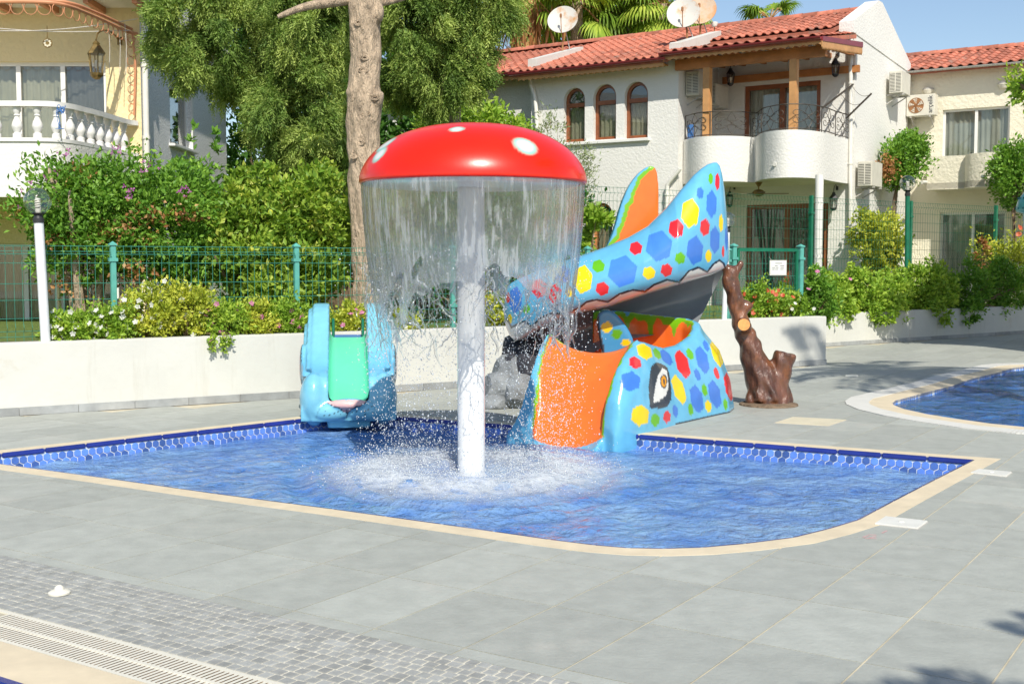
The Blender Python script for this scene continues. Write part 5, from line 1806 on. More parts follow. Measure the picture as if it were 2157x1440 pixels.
G_ = []
for k in range(len(cols)):
    Yc = YC[k]; zt_ = at(cols[k], TY[k], Yc)[2]; zb_2 = at(cols[k], BY[k], Yc - hd[k] * .35)[2]
    row = []
    for j in range(nsec):
        a = 2 * math.pi * j / nsec
        ca, sa = math.cos(a), math.sin(a)
        e = .72
        y_ = Yc - hd[k] * np.sign(ca) * abs(ca) ** e * (1 - .45 * max(0, sa)) - .12 * max(0, -sa) * hd[k]
        z_ = (zt_ + zb_2) / 2 + (zt_ - zb_2) / 2 * np.sign(sa) * abs(sa) ** .85
        x_ = (cols[k] - 1078.5) / FPX * (Yc * _c)
        row.append((x_, y_, z_))
    G_.append(row)
G_ = np.array(G_); nu = len(cols)
Vv = G_.reshape(-1, 3); idx = np.arange(nu * nsec).reshape(nu, nsec)
Fq = np.c_[idx[:-1].ravel(), np.roll(idx[:-1], -1, 1).ravel(), np.roll(idx[1:], -1, 1).ravel(), idx[1:].ravel()]
capL = np.array([G_[0].mean(0), G_[-1].mean(0)])
Vv = np.vstack([Vv, capL])
me = np_mesh('hood', Vv, Fq, M['paint'], True)
bm = bmesh.new(); bm.from_mesh(me); bm.verts.ensure_lookup_table()
for c_, ring_ in ((nu * nsec, idx[0]), (nu * nsec + 1, idx[-1])):
    for j in range(nsec):
        bm.faces.new((bm.verts[c_], bm.verts[ring_[j]], bm.verts[ring_[(j + 1) % nsec]]))
bmesh.ops.recalc_face_normals(bm, faces=bm.faces); bm.to_mesh(me); bm.free()
me.polygons.foreach_set('use_smooth', [True] * len(me.polygons))
V = verts_of(me); Nn = normals_of(me); X, Y, _f = proj(V); PX = np.c_[X, Y]
C = np.tile(SKY_B, (len(V), 1)); fcg = facing(V, Nn)
S3 = lambda x, y: (1220 + x * .257, 330 + y * .257)
def h3(x, y, rx, ry=None, rot=12):
    cx, cy = S3(x, y); return hexagon(cx, cy, rx * .257, (ry or rx) * .257, rot)
polys = [(h3(355, 940, 118, 135), C_BLUE * 1.25), (h3(655, 732, 106, 133), C_BLUE * 1.2), (h3(948, 768, 68, 125), C_BLUE), (h3(1085, 388, 44, 118, 5), C_BLUE), (h3(1112, 683, 41, 117, 5), C_BLUE), (h3(992, 298, 28, 52), C_BLUE), (h3(1207, 670, 13, 112), C_BLUE),
         (h3(30, 1005, 78, 122), C_YEL), (h3(910, 463, 74, 125), C_YEL), (h3(573, 953, 52, 57), C_YEL), (h3(1060, 815, 26, 53), C_YEL), (h3(1163, 545, 18, 76), C_YEL),
         (h3(465, 750, 52, 58), C_RED), (h3(795, 590, 61, 82), C_RED), (h3(1030, 578, 40, 78), C_RED), (h3(190, 1083, 54, 58), C_RED), (h3(716, 930, 47, 57), C_RED), (h3(1133, 205, 19, 74), C_RED), (h3(1180, 778, 11, 52), C_RED),
         (h3(158, 898, 52, 57), C_GRN), (h3(827, 832, 42, 53), C_GRN), (h3(1078, 180, 19, 50), C_GRN),
         (hexagon(1136, 607, 16, 22), C_RED), (hexagon(1168, 618, 15, 22), C_RED), (hexagon(1086, 632, 14, 30), C_BLUE), (hexagon(1109, 651, 8, 11), C_GRN), (hexagon(1074, 672, 5, 12), C_YEL), (hexagon(1070, 627, 4, 12), C_RED), (hexagon(1185, 578, 17, 20), C_BLUE), (hexagon(1200, 615, 9, 11), C_YEL)]
paint_polys(C, PX, polys, fcg)
sc = [(1068, 672), (1078, 690), (1090, 682), (1105, 676), (1120, 688), (1140, 668), (1165, 658), (1185, 662), (1212, 652)] + [S3(*p) for p in
      [(0, 1240), (60, 1190), (140, 1172), (235, 1190), (330, 1125), (440, 1092), (540, 1105), (620, 1045), (720, 1008), (820, 1030), (900, 935), (980, 908), (1050, 945), (1100, 880), (1150, 848), (1185, 875), (1195, 905)]]
sc = np.array(sc)
rise = fcg & (PX[:, 1] > np.interp(PX[:, 0], sc[:, 0], sc[:, 1])) & (PX[:, 0] < 1528)
C[rise] = WHT * .93
by = np.interp(PX[:, 0], [p[0] for p in bt], [p[1] for p in bt])
k = np.clip(1 - (by - PX[:, 1]) / 14, 0, 1)[:, None] ** 1.2
C = np.where((rise & fcg)[:, None], C * (1 - k * .8) + PNK * (k * .8), C)
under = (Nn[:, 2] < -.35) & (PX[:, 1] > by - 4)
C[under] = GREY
dline = poly_dist(sc, PX)
C[fcg & (dline < 2.1) & (PX[:, 0] < 1530)] = DARK
topg = (~fcg) & (Nn[:, 2] > -.2) & (np.abs(Nn[:, 2]) < .5) & (np.sin(V[:, 0] * 9) > .86)
for k in range(26):
    ids = np.where(~fcg & (Nn[:, 2] > -.3))[0]; i = rs.choice(ids)
    C[~fcg & (np.linalg.norm(V - V[i], axis=1) < rs.uniform(.06, .13))] = [C_BLUE, C_YEL, C_RED, C_GRN][k % 4]
set_colors(me, C)
put(bpy.data.objects.new('hood', me), wh)

# grey mouth lining hanging from the hood behind the bowl
topl = [(1085, 700), (1140, 682), (1220, 655), (1300, 640), (1400, 604), (1480, 580), (1527, 566)]
botl = [(1085, 770), (1130, 775), (1200, 770), (1290, 720), (1380, 705), (1440, 700), (1466, 688)]
G_ = []
for i in range(31):
    t = i / 30
    tx, ty = np.interp(t * 6, range(7), [p[0] for p in topl]), np.interp(t * 6, range(7), [p[1] for p in topl])
    bx_, by_ = np.interp(t * 6, range(7), [p[0] for p in botl]), np.interp(t * 6, range(7), [p[1] for p in botl])
    row = []
    for j in range(13):
        s = j / 12
        Yt = 13.75 - .2 * t; Yb = 13.5 - .25 * t
        row.append(at(tx + (bx_ - tx) * s, ty + (by_ - ty) * s, Yt + (Yb - Yt) * s + .28 * math.sin(math.pi * s)))
    G_.append(row)
G2 = [[p + np.array([0, .05, 0]) for p in r] for r in G_]
mb = MB().grid(G_); mb.grid([r[::-1] for r in G2])
me = mb.mesh('mouth_lining', M['paint_soft'], smooth='all', fix=False)
V = verts_of(me); X, Y, _f = proj(V)
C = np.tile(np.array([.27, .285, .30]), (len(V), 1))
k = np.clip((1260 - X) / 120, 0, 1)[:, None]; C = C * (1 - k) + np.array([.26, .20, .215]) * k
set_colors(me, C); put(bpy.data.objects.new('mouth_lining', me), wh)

# orange fin standing behind the hood
def pfin(C, PX, V, Nn):
    ln = np.array([S3(*p) for p in [(620, 60), (590, 90), (490, 180), (470, 240), (440, 300), (425, 370), (390, 400), (385, 450), (365, 510), (350, 560), (325, 600), (318, 650), (265, 710), (200, 800)]])
    xb = np.interp(PX[:, 1], ln[:, 1], ln[:, 0])
    f_ = facing(V, Nn)
    C[f_ & (PX[:, 0] > xb)] = ORG
    C[f_ & (poly_dist(ln, PX) < 4.2)] = GRN
puffy('dorsal_fin', smooth_line([(1262, 560), (1279, 518), (1294, 484), (1307, 433), (1323, 394), (1341, 368), (1359, 353), (1374, 348), (1384, 356), (1388, 394), (1388, 446), (1388, 520), (1360, 570)], 1, True), 13.95, .26, M['paint'], wh, paint=pfin, it=8)

# stacked rocks that form the steps up to the slide
rk = thing('rock_steps', 'grey artificial rock steps behind the fountain leading to the slide', 'rocks', gnd(1070, 862))
def rock(name, px_, py_, Y, rx, ry, rz, m, parent, seed):
    bm = bmesh.new(); bmesh.ops.create_icosphere(bm, subdivisions=3, radius=1)
    r = np.random.default_rng(seed); c = at(px_, py_, Y)
    pl_ = [(Vector(r.normal(size=3)).normalized(), r.uniform(.62, .9)) for _ in range(16)]
    for v_ in bm.verts:
        for n_, d_ in pl_:
            k_ = v_.co.dot(n_) - d_
            if k_ > 0: v_.co -= n_ * k_
        v_.co = Vector((c[0] + v_.co.x * rx, c[1] + v_.co.y * ry, c[2] + v_.co.z * rz))
    me = bpy.data.meshes.new(name); bm.to_mesh(me); bm.free(); me.materials.append(m)
    return put(bpy.data.objects.new(name, me), parent)
for k, (a, b, Y_, rx, ry, rz, mm) in enumerate([(1050, 830, 13.3, .26, .3, .26, 'rock'), (1095, 835, 13.2, .3, .3, .26, 'rock'), (1075, 795, 13.5, .24, .3, .3, 'rock'), (1100, 780, 13.6, .26, .3, .32, 'rock_dark'), (1085, 745, 13.8, .22, .3, .34, 'rock_dark'), (1130, 800, 13.5, .3, .3, .5, 'rock_dark'), (1045, 850, 13.15, .28, .2, .12, 'rock')]):
    rock('rock', a, b, Y_, rx, ry, rz, M[mm], rk, 20 + k)

# ---- rabbit slide
ro = gnd(735, 884); rdir = ro[:2] / np.linalg.norm(ro[:2])
RF = Frame(ro[0], ro[1], -math.atan2(rdir[0], rdir[1]))
rb_ = thing('rabbit_slide', 'pale blue rabbit slide with a green chute at the pool edge', 'slide', RF.w([0, .8, 0]), RF.r)
def ellip(mb, c, r, n=20):
    pr = [(math.sin(t), -math.cos(t)) for t in np.linspace(0, math.pi, n)]
    b = len(mb.v)
    mb.lathe([(max(1e-5, a), z) for a, z in pr], n)
    mb.v[b:] = [(c[0] + x * r[0], c[1] + y * r[1], c[2] + z * r[2]) for x, y, z in mb.v[b:]]
mb = MB(RF)
side = [(0, -.02), (-.01, .2), (.05, .40), (.16, .47), (.30, .50), (.45, .60), (.7, .80), (.95, .98), (1.15, 1.10), (1.35, 1.16), (1.5, 1.14), (1.62, 1.0), (1.68, .7), (1.7, 0)]
side = smooth_line(side, 1)
for s in (-1, 1):
    mb.prism([(s * .205, y, z) for y, z in side], (s * .18, 0, 0))
    lower = [(y, min(z, .62)) for y, z in side]
    mb.prism([(s * .3, y * .97 + .01, z * .95) for y, z in side if y > .3], (s * .14, 0, 0))
    mb.prism([(s * .33, y * .95 + .02, z * .80) for y, z in side if y > .3], (s * .155, 0, 0))
    ellip(mb, (s * .355, .16, .20), (.15, .2, .28))
    ellip(mb, (s * .19, .05, .085), (.22, .11, .105))
    ellip(mb, (s * .48, .75, .50), (.05, .2, .24))
    ellip(mb, (s * .44, .45, .02), (.07, .16, .1))
mb.box(-.49, .49, .03, .5, -.02, .13)
ellip(mb, (0, -.0, .165), (.2, .10, .06))
mb.box(-.21, .21, 1.2, 1.65, -.1, .66)
mb.box(-.22, .22, .1, 1.3, -.1, .12)
me = blob('rabbit_body', mb, M['paint'], .017, 5)
V = verts_of(me); Nn = normals_of(me); L = RF.l(V); X, Y, _f = proj(V); PX = np.c_[X, Y]
C = np.tile(np.array([.20, .54, .70]), (len(V), 1))
k = np.clip(1 - np.abs(L[:, 2] - .5) / .25, 0, 1)[:, None] * (np.abs(L[:, 1] - .6) < .5)[:, None]
C = C * (1 - .5 * k) + np.array([.10, .40, .72]) * .5 * k
fcg = facing(V, Nn)
S6 = lambda x, y: (620 + x * .1945, 620 + y * .1945)
nose = [S6(*p) for p in [(352, 1165), (420, 1210), (490, 1232), (530, 1262), (568, 1285), (605, 1258), (650, 1228), (730, 1200), (798, 1140), (700, 1140), (560, 1142), (430, 1142)]]
paint_polys(C, PX, [(nose, np.array([.80, .50, .48]))], fcg & (L[:, 1] < .25))
fr_ = fcg & (L[:, 1] < .35)
for ln in ([(352, 1165), (420, 1210), (490, 1232), (530, 1262), (568, 1285), (605, 1258), (650, 1228), (730, 1200), (798, 1140)], [(568, 1150), (568, 1365)], [(455, 1215), (485, 1220)], [(650, 1220), (690, 1205)]):
    C[fr_ & (poly_dist([S6(*p) for p in ln], PX) < .85)] = DARK
for ln in ([(330, 1175), (285, 1215), (255, 1270), (240, 1330)], [(800, 1140), (850, 1180), (880, 1230), (890, 1330)]):
    C[fr_ & (poly_dist([S6(*p) for p in ln], PX) < 1.2)] *= .72
for p in [(340, 1262), (402, 1258), (368, 1282), (330, 1305), (383, 1305), (433, 1285), (480, 1270), (505, 1290), (455, 1312), (632, 1278), (675, 1262), (680, 1305), (765, 1270), (765, 1300), (800, 1245), (835, 1212), (850, 1278)]:
    C[fr_ & (np.hypot(PX[:, 0] - S6(*p)[0], PX[:, 1] - S6(*p)[1]) < 1.35)] = DARK
for s in (-1, 1):
    e = (np.abs(L[:, 0] - s * .46) < .05) & (np.hypot((L[:, 1] - .3) / .07, (L[:, 2] - .36) / .06) < 1)
    C[e] = WHT; C[e & (np.hypot((L[:, 1] - .29) / .035, (L[:, 2] - .36) / .04) < 1)] = DARK
    er = (L[:, 0] * s > .47) & (np.hypot((L[:, 1] - .75) / .14, (L[:, 2] - .5) / .18) < 1); C[er] = np.array([.80, .52, .5])
    ring_ = (L[:, 0] * s > .44) & (np.abs(np.hypot((L[:, 1] - .75) / .17, (L[:, 2] - .5) / .21) - 1) < .07); C[ring_] = DARK
set_colors(me, C); put(bpy.data.objects.new('rabbit_body', me), rb_)
mgreen = mat('chute_green', (.13, .66, .42), .35, .05, 3, coat=.2)
G_ = []
for t in np.linspace(0, 1, 24):
    y = .02 + 1.5 * t; z = .20 + .56 * (3 * t ** 2 - 2 * t ** 3) * .4 + .56 * t * .6
    G_.append([(-.207, y, z + .10), (-.195, y, z + .03), (-.17, y, z)] + [(x, y, z - .004) for x in np.linspace(-.14, .14, 7)] + [(.17, y, z), (.195, y, z + .03), (.207, y, z + .10)])
MB(RF).grid(G_).build('chute', mgreen, rb_, smooth='all', fix=False)
MB(RF).prism([(-.2, 1.52, .74), (.2, 1.52, .74), (.2, 1.95, .76), (-.2, 1.95, .76)], (0, 0, -.05)).build('platform', M['blue_plastic'], rb_)
for s in (-1, 1):
    MB(RF).tube(smooth_line([(s * .17, 1.6, .75), (s * .17, 1.66, .95), (s * .17, 1.9, .95), (s * .17, 1.95, .7), (s * .17, 1.97, 0)], 2), .016, 8).build('handle', M['green_dark'], rb_, smooth=True)
for k in range(3):
    MB(RF).box(-.2, .2, 1.95 + .12 * (2 - k), 2.1 + .12 * (2 - k), 0, .22 * (k + 1)).build('step', M['blue_plastic'], rb_, bevel=.012)

# ---- mushroom fountain
mc = np.array([MUSH[0], MUSH[1], 0])
mu = thing('mushroom_fountain', 'red mushroom fountain with white spots on a white column', 'fountain', (mc[0], mc[1], -.5))
zrim = at(998, 383, mc[1])[2]; ztop = at(998, 268, mc[1])[2] + .02
rc = 238 / FPX * mc[1] * _c
hcap = ztop - zrim
prof = []
for t in np.linspace(0, 1, 70):
    a = t * math.pi / 2
    prof.append((rc * abs(math.cos(a)) ** .8, zrim + hcap * math.sin(a) ** 1.15))
prof[-1] = (1e-4, prof[-1][1])
prof = [(rc - .05, zrim - .02), (rc - .012, zrim - .022), (rc, zrim - .01)] + prof
mb = MB().lathe(prof, 220, (mc[0] + .02, mc[1], 0), cap=False)
me = mb.mesh('cap', M['paint_soft'], smooth='all')
V = verts_of(me); Nn = normals_of(me); X, Y, _f = proj(V); PX = np.c_[X, Y]; fcg = facing(V, Nn)
C = np.tile(np.array([.84, .016, .0]), (len(V), 1))
cen = []
for a, b in ((962, 271), (1108, 306), (800, 326)):
    d = np.hypot(X - a, Y - b) + np.where(fcg, 0, 1e5); cen.append(V[int(np.argmin(d))])
for an in np.linspace(.3, 2.8, 5):
    for rr_ in (.45, .8):
        p = np.array([mc[0] + rc * rr_ * math.cos(an + rr_), mc[1] + rc * rr_ * math.sin(an + rr_)]); d = np.hypot(V[:, 0] - p[0], V[:, 1] - p[1]) + np.where(V[:, 2] > zrim + .02, 0, 9)
        cen.append(V[int(np.argmin(d))])
for c_ in cen:
    d = np.linalg.norm(V - c_, axis=1)
    d = d * (1.7 if abs(c_[0] - cen[0][0]) < 1e-6 else 1.25 if abs(c_[0] - cen[2][0]) < 1e-6 else 1.0)
    k = np.clip((.108 - d) / .02, 0, 1)[:, None]; C = C * (1 - k) + np.array([.28, .62, .5]) * k
    k = np.clip((.082 - d) / .03, 0, 1)[:, None]; C = C * (1 - k) + WHT * k
set_colors(me, C); put(bpy.data.objects.new('cap', me), mu)
MB().lathe([(1e-4, zrim + .05), (rc * .5, zrim + .02), (rc - .03, zrim - .012), (rc - .05, zrim - .03), (rc * .5, zrim - .03), (.12, zrim - .05)], 64, mc, cap=False).build('underside', M['pole_white'], mu, smooth='all')
MB().tube([(mc[0], mc[1], -.5), (mc[0], mc[1], zrim + .02)], 29 / FPX * mc[1], 40).build('column', M['pole_white'], mu, smooth=True)

# falling water curtain
m, nt, bs, out = new_mat('falling_water'); nt.nodes.remove(bs)
v = pos(nt, (1, 1, .055)); st_ = noise(nt, v, 30, 4, .65)
v2 = pos(nt, (1, 1, .3)); st2 = noise(nt, v2, 7, 4, .6)
tr = N(nt, 'ShaderNodeBsdfTransparent'); tr.inputs[0].default_value = (.97, .98, .985, 1)
rf_ = N(nt, 'ShaderNodeBsdfRefraction'); rf_.inputs['IOR'].default_value = 1.08; rf_.inputs['Roughness'].default_value = .03
b = N(nt, 'ShaderNodeBump'); b.inputs['Strength'].default_value = .7; b.inputs['Distance'].default_value = .03
hh = N(nt, 'ShaderNodeMath', operation='ADD'); nt.links.new(st_, hh.inputs[0]); nt.links.new(st2, hh.inputs[1]); nt.links.new(hh.outputs[0], b.inputs['Height'])
gl = N(nt, 'ShaderNodeBsdfGlossy'); gl.inputs['Roughness'].default_value = .08
df = N(nt, 'ShaderNodeBsdfDiffuse'); df.inputs[0].default_value = (.80, .84, .86, 1)
tl = N(nt, 'ShaderNodeBsdfTranslucent'); tl.inputs[0].default_value = (.80, .84, .86, 1)
for q in (rf_, gl): nt.links.new(b.outputs[0], q.inputs['Normal'])
def mixs(f, a, c):
    x = N(nt, 'ShaderNodeMixShader')
    if isinstance(f, float): x.inputs[0].default_value = f
    else: nt.links.new(f, x.inputs[0])
    nt.links.new(a.outputs[0], x.inputs[1]); nt.links.new(c.outputs[0], x.inputs[2]); return x
clear = mixs(.42, tr, rf_)
white = mixs(.4, df, tl)
cl_ = noise(nt, pos(nt, (1, 1, .45)), 4.5, 5, .7)
fm2 = N(nt, 'ShaderNodeMath', operation='MULTIPLY_ADD'); fm2.inputs[1].default_value = .75; nt.links.new(cl_, fm2.inputs[0]); nt.links.new(st_, fm2.inputs[2])
fac = ramp(nt, fm2.outputs[0], [(.88, .025), (1.16, .40)])
at_f = N(nt, 'ShaderNodeAttribute', attribute_name='rnd')
pw = N(nt, 'ShaderNodeMath', operation='POWER'); pw.inputs[1].default_value = 2.2; nt.links.new(at_f.outputs['Fac'], pw.inputs[0])
fr3 = N(nt, 'ShaderNodeMath', operation='MULTIPLY_ADD', use_clamp=True); nt.links.new(pw.outputs[0], fr3.inputs[0]); nt.links.new(st2, fr3.inputs[1]); nt.links.new(fac, fr3.inputs[2])
s1 = mixs(fr3.outputs[0], clear, white)
s2 = mixs(.10, s1, gl)
nt.links.new(s2.outputs[0], out.inputs['Surface'])
M['falling_water'] = m
r = np.random.default_rng(8)
def smooth_noise(th, z, seed, ks, scale_z):
    rg = np.random.default_rng(seed); o = np.zeros_like(th)
    for k in ks:
        o += np.sin(k * th + rg.uniform(0, 6.28) + scale_z * z * rg.uniform(.5, 1.5) + 1.2 * np.sin(2 * th + z * scale_z)) / math.sqrt(k)
    return o / math.sqrt(len(ks))
nth, nz = 420, 120
TH_, ZZ = np.meshgrid(np.linspace(0, 2 * math.pi, nth, endpoint=False), np.linspace(0, 1, nz), indexing='ij')
drop = 1.32
lowz = 1.0 + .22 * smooth_noise(TH_, ZZ * 0, 4, (2, 3, 5, 7), 0)
fall = ZZ * drop
Rr = (rc - .015) - .15 * (fall / drop) ** 1.6 + (.004 + .02 * ZZ) * smooth_noise(TH_, fall, 5, (9, 15, 22, 31, 47), 2.5)
Xw, Yw, Zw = mc[0] + .02 + Rr * np.cos(TH_), mc[1] + Rr * np.sin(TH_), zrim - .005 - fall
hole = smooth_noise(TH_, fall * 2, 6, (5, 8, 13, 19, 27), 3.0)
fe = fall * (1 + .42 * smooth_noise(TH_, ZZ * 0, 14, (2, 3, 5, 8, 11), 0))
dens = 1.6 - 2.5 * np.clip((fe - .45) / (drop - .45), 0, 1) ** .7
keep = hole < dens
idx = np.arange(nth * nz).reshape(nth, nz)
A_, B_ = idx[:, :-1], np.roll(idx, -1, 0)[:, :-1]; C__, D_ = np.roll(idx, -1, 0)[:, 1:], idx[:, 1:]
kk = keep[:, :-1] & keep[:, 1:] & np.roll(keep, -1, 0)[:, :-1]
Fq = np.c_[A_[kk], B_[kk], C__[kk], D_[kk]]
wt = thing('water_curtain', 'clear sheet of water falling from the red mushroom cap', 'falling water', (mc[0], mc[1], WZ))
put(bpy.data.objects.new('sheet', np_mesh('sheet', np.c_[Xw.ravel(), Yw.ravel(), Zw.ravel()], Fq, m, True, (fall / drop).ravel())), wt)
# ragged strands where the sheet breaks up
mb = MB()
for k in range(260):
    th = r.uniform(0, 2 * math.pi); z = r.uniform(zrim - 1.25, zrim - .55); pts = []
    R0 = r.uniform(rc - .2, rc - .05); dth = r.uniform(-.03, .03)
    for j in range(9):
        pts.append((mc[0] + R0 * math.cos(th), mc[1] + R0 * math.sin(th), z)); th += dth + r.normal() * .022; z -= r.uniform(.005, .055); R0 += r.normal() * .012
    w_ = r.uniform(.002, .006) if k % 4 else r.uniform(.007, .016)
    mb.tube(smooth_line(pts, 1), [w_ * math.sin(math.pi * (i + .5) / (len(pts) * 2 - 0)) + .001 for i in range(len(smooth_line(pts, 1)))], 5)
mb.build('strands', m, wt, smooth='all', fix=False, kind='stuff')
# drops
md_, nt, bs, out = new_mat('water_drop')
bs.inputs['Base Color'].default_value = (.78, .82, .85, 1); bs.inputs['Roughness'].default_value = .08; bs.inputs['Specular IOR Level'].default_value = .8
trn = N(nt, 'ShaderNodeBsdfTransparent'); mx = N(nt, 'ShaderNodeMixShader'); mx.inputs[0].default_value = .38
nt.links.new(bs.outputs[0], mx.inputs[1]); nt.links.new(trn.outputs[0], mx.inputs[2]); nt.links.new(mx.outputs[0], out.inputs['Surface'])
OCT = np.array([(1, 0, 0), (-1, 0, 0), (0, 1, 0), (0, -1, 0), (0, 0, 1), (0, 0, -1)], float)
OF = np.array([(0, 2, 4), (2, 1, 4), (1, 3, 4), (3, 0, 4), (2, 0, 5), (1, 2, 5), (3, 1, 5), (0, 3, 5)])
def drops(name, P, sz, stretch, parent):
    n = len(P)
    V = (P[:, None, :] + OCT[None] * (sz[:, None, None] * np.stack([np.ones(n), np.ones(n), stretch], 1)[:, None, :])).reshape(-1, 3)
    Fq = (np.arange(n)[:, None, None] * 6 + OF[None]).reshape(-1, 3)
    o = put(bpy.data.objects.new(name, np_mesh(name, V, Fq, md_, True)), parent); o['kind'] = 'stuff'; return o
n = 12000
th = r.uniform(0, 2 * math.pi, n); z = WZ + (zrim - .55 - WZ) * r.uniform(0, 1, n) ** 1.25
Rn = (rc - .15) + .13 * r.normal(size=n) - .02
cl = smooth_noise(th, z * 3, 9, (3, 5, 9, 14), 2.0) + .35 * r.normal(size=n) > -.35
P = np.c_[mc[0] + Rn * np.cos(th), mc[1] + Rn * np.sin(th), z][cl]
drops('falling_drops', P, np.clip(.0022 + .0022 * np.abs(r.normal(size=len(P))), 0, .010), r.uniform(1, 1.7, len(P)), wt)
n = 8000
th = r.uniform(0, 2 * math.pi, n); Rn = .80 + .22 * r.normal(size=n); z = WZ + .01 + np.abs(r.normal(size=n)) * .09
P = np.c_[mc[0] + Rn * np.cos(th), mc[1] + Rn * np.sin(th), z]
drops('splash_drops', P, np.clip(.0018 + .0022 * np.abs(r.normal(size=n)), 0, .009), r.uniform(.8, 1.4, n), wt)
# foam on the water where the sheet lands
m, nt, bs, out = new_mat('foam'); 
bs.inputs['Base Color'].default_value = (.80, .84, .87, 1); bs.inputs['Roughness'].default_value = .7
g = N(nt, 'ShaderNodeNewGeometry'); mp = N(nt, 'ShaderNodeMapping'); mp.inputs['Location'].default_value = (-mc[0], -mc[1], 0)
nt.links.new(g.outputs['Position'], mp.inputs[0])
sx = N(nt, 'ShaderNodeVectorMath', operation='MULTIPLY'); sx.inputs[1].default_value = (1, 1, 0); nt.links.new(mp.outputs[0], sx.inputs[0])
ln = N(nt, 'ShaderNodeVectorMath', operation='LENGTH'); nt.links.new(sx.outputs[0], ln.inputs[0])
rad = ramp(nt, N(nt, 'ShaderNodeMath', operation='MULTIPLY').outputs[0], [(0, 0.0), (1, 1.0)])
ml = nt.nodes[-2] if nt.nodes[-2].type == 'MATH' else [q for q in nt.nodes if q.type == 'MATH'][-1]
ml.inputs[1].default_value = 1 / 1.5; nt.links.new(ln.outputs['Value'], ml.inputs[0])
rn = [q for q in nt.nodes if q.type == 'VALTORGB'][-1]
els = rn.color_ramp.elements; els[0].position = .0; els[0].color = (.25, .25, .25, 1); els[1].position = 1.0; els[1].color = (0, 0, 0, 1)
for p_, v_ in ((.34, .50), (.50, .85), (.64, .66), (.80, .24)):
    e = els.new(p_); e.color = (v_, v_, v_, 1)
nz_ = ramp(nt, noise(nt, pos(nt), 11, 10, .8), [(.36, .12), (.66, .9)])
fm = N(nt, 'ShaderNodeMath', operation='MULTIPLY'); nt.links.new(rad, fm.inputs[0]); nt.links.new(nz_, fm.inputs[1])
trn = N(nt, 'ShaderNodeBsdfTransparent'); mx = N(nt, 'ShaderNodeMixShader')
nt.links.new(fm.outputs[0], mx.inputs[0]); nt.links.new(trn.outputs[0], mx.inputs[1]); nt.links.new(bs.outputs[0], mx.inputs[2]); nt.links.new(mx.outputs[0], out.inputs['Surface'])
M['foam'] = m
for dz in (.035, .07):
    mb = MB(); G_ = []
    for i in range(97):
        a = 2 * math.pi * i / 96
        G_.append([(mc[0] + q * math.cos(a), mc[1] + q * math.sin(a), WZ + dz + .03 * math.exp(-((q - .78) / .2) ** 2) * (1 + .5 * math.sin(7 * a + q * 9)) - .03 * (q / 1.5) ** 2) for q in np.linspace(.13, 1.45, 26)])
    o = mb.grid(G_).build('foam', m, wt, smooth='all', fix=False, kind='stuff')

# ---- brown tree stump of painted resin, holding up the slide's tail
Ys = gnd(1618, 852)[1]
ts = thing('tree_stump', 'glossy brown resin tree stump leaning beside the whale slide', 'tree stump', gnd(1618, 852))
mpx = Ys / FPX * _c
mb = MB()
def tpx(pts, dY=0.0):
    P = [at(a, b, Ys + (p[3] if len(p) > 3 else dY)) for p in pts for a, b in [p[:2]]]; return P, [p[2] * mpx for p in pts]
for pts in ([(1617, 856, 52), (1616, 845, 43), (1613, 820, 40), (1604, 795, 36), (1589, 760, 28), (1580, 731, 24), (1570, 705, 21), (1561, 681, 19.5), (1553, 650, 18), (1547, 624, 17.5), (1541, 600, 17.5), (1537, 585, 17), (1535, 568, 13)],
            [(1538, 575, 14), (1528, 566, 12), (1519, 570, 6)], [(1543, 575, 14), (1555, 562, 9), (1562, 552, 5)],
            [(1624, 828, 34), (1637, 797, 27), (1646, 768, 24), (1655, 742, 23.5)], [(1560, 655, 14), (1573, 645, 12), (1581, 636, 11)]):
    P, R_ = tpx(pts); mb.tube(P, R_, 18)
P0 = at(1567, 690, Ys - .02); P1_ = at(1567, 684, Ys - .26); mb.tube([P0, P1_], [.085, .07], 16)
rgs = random.Random(2)
for k in range(9):
    a = k * .7; P = [at(1620 + 42 * math.cos(a), 850 + 4 * math.sin(a), Ys + .2 * math.sin(a)), at(1616 + 28 * math.cos(a), 800 - rgs.uniform(0, 30), Ys + .14 * math.sin(a))]
    mb.tube(P, [.07, .03], 10)
M['stump'] = mat('stump', (.10, .038, .019), .3, .65, 9, (20, .5, .05), coat=.5, stretch=(1, 1, .3), stain=((.24, .085, .03), 3.5, .50))
me = blob('trunk', mb, M['stump'], .02, 4)
V = verts_of(me); Nn = normals_of(me)
ridge = .008 * np.sin(V[:, 0] * 55 + 9 * np.sin(V[:, 2] * 3.1)) * np.sin(V[:, 2] * 7 + V[:, 0] * 11) + .006 * np.sin(V[:, 2] * 29 + V[:, 0] * 31)
V2 = V + Nn * ridge[:, None]; me.vertices.foreach_set('co', V2.astype(np.float32).ravel()); me.update()
t = np.clip(.5 + .5 * np.sin(V[:, 0] * 40 + 6 * np.sin(V[:, 2] * 3.1)) * np.cos(V[:, 2] * 5.3) + .2 * np.sin(V[:, 2] * 23), 0, 1)[:, None]
C = np.array([.055, .022, .014]) * (1 - t) + np.array([.155, .052, .022]) * t
set_colors(me, C); put(bpy.data.objects.new('trunk', me), ts)
ce = at(1567, 684, Ys - .265)
mb = MB(); d_ = (P1_ - P0) / np.linalg.norm(P1_ - P0); q = Vector(d_).to_track_quat('Z', 'Y').to_matrix()
ringp = [Vector(P1_) + q @ Vector((.066 * math.cos(a), .066 * math.sin(a), .006)) for a in np.linspace(0, 2 * math.pi, 25)[:-1]]
mb.prism([tuple(p) for p in ringp], tuple(d_ * .012)); mb.build('cut_branch_end', mat('cut_wood', (.72, .30, .08), .5, .2, 20), ts)
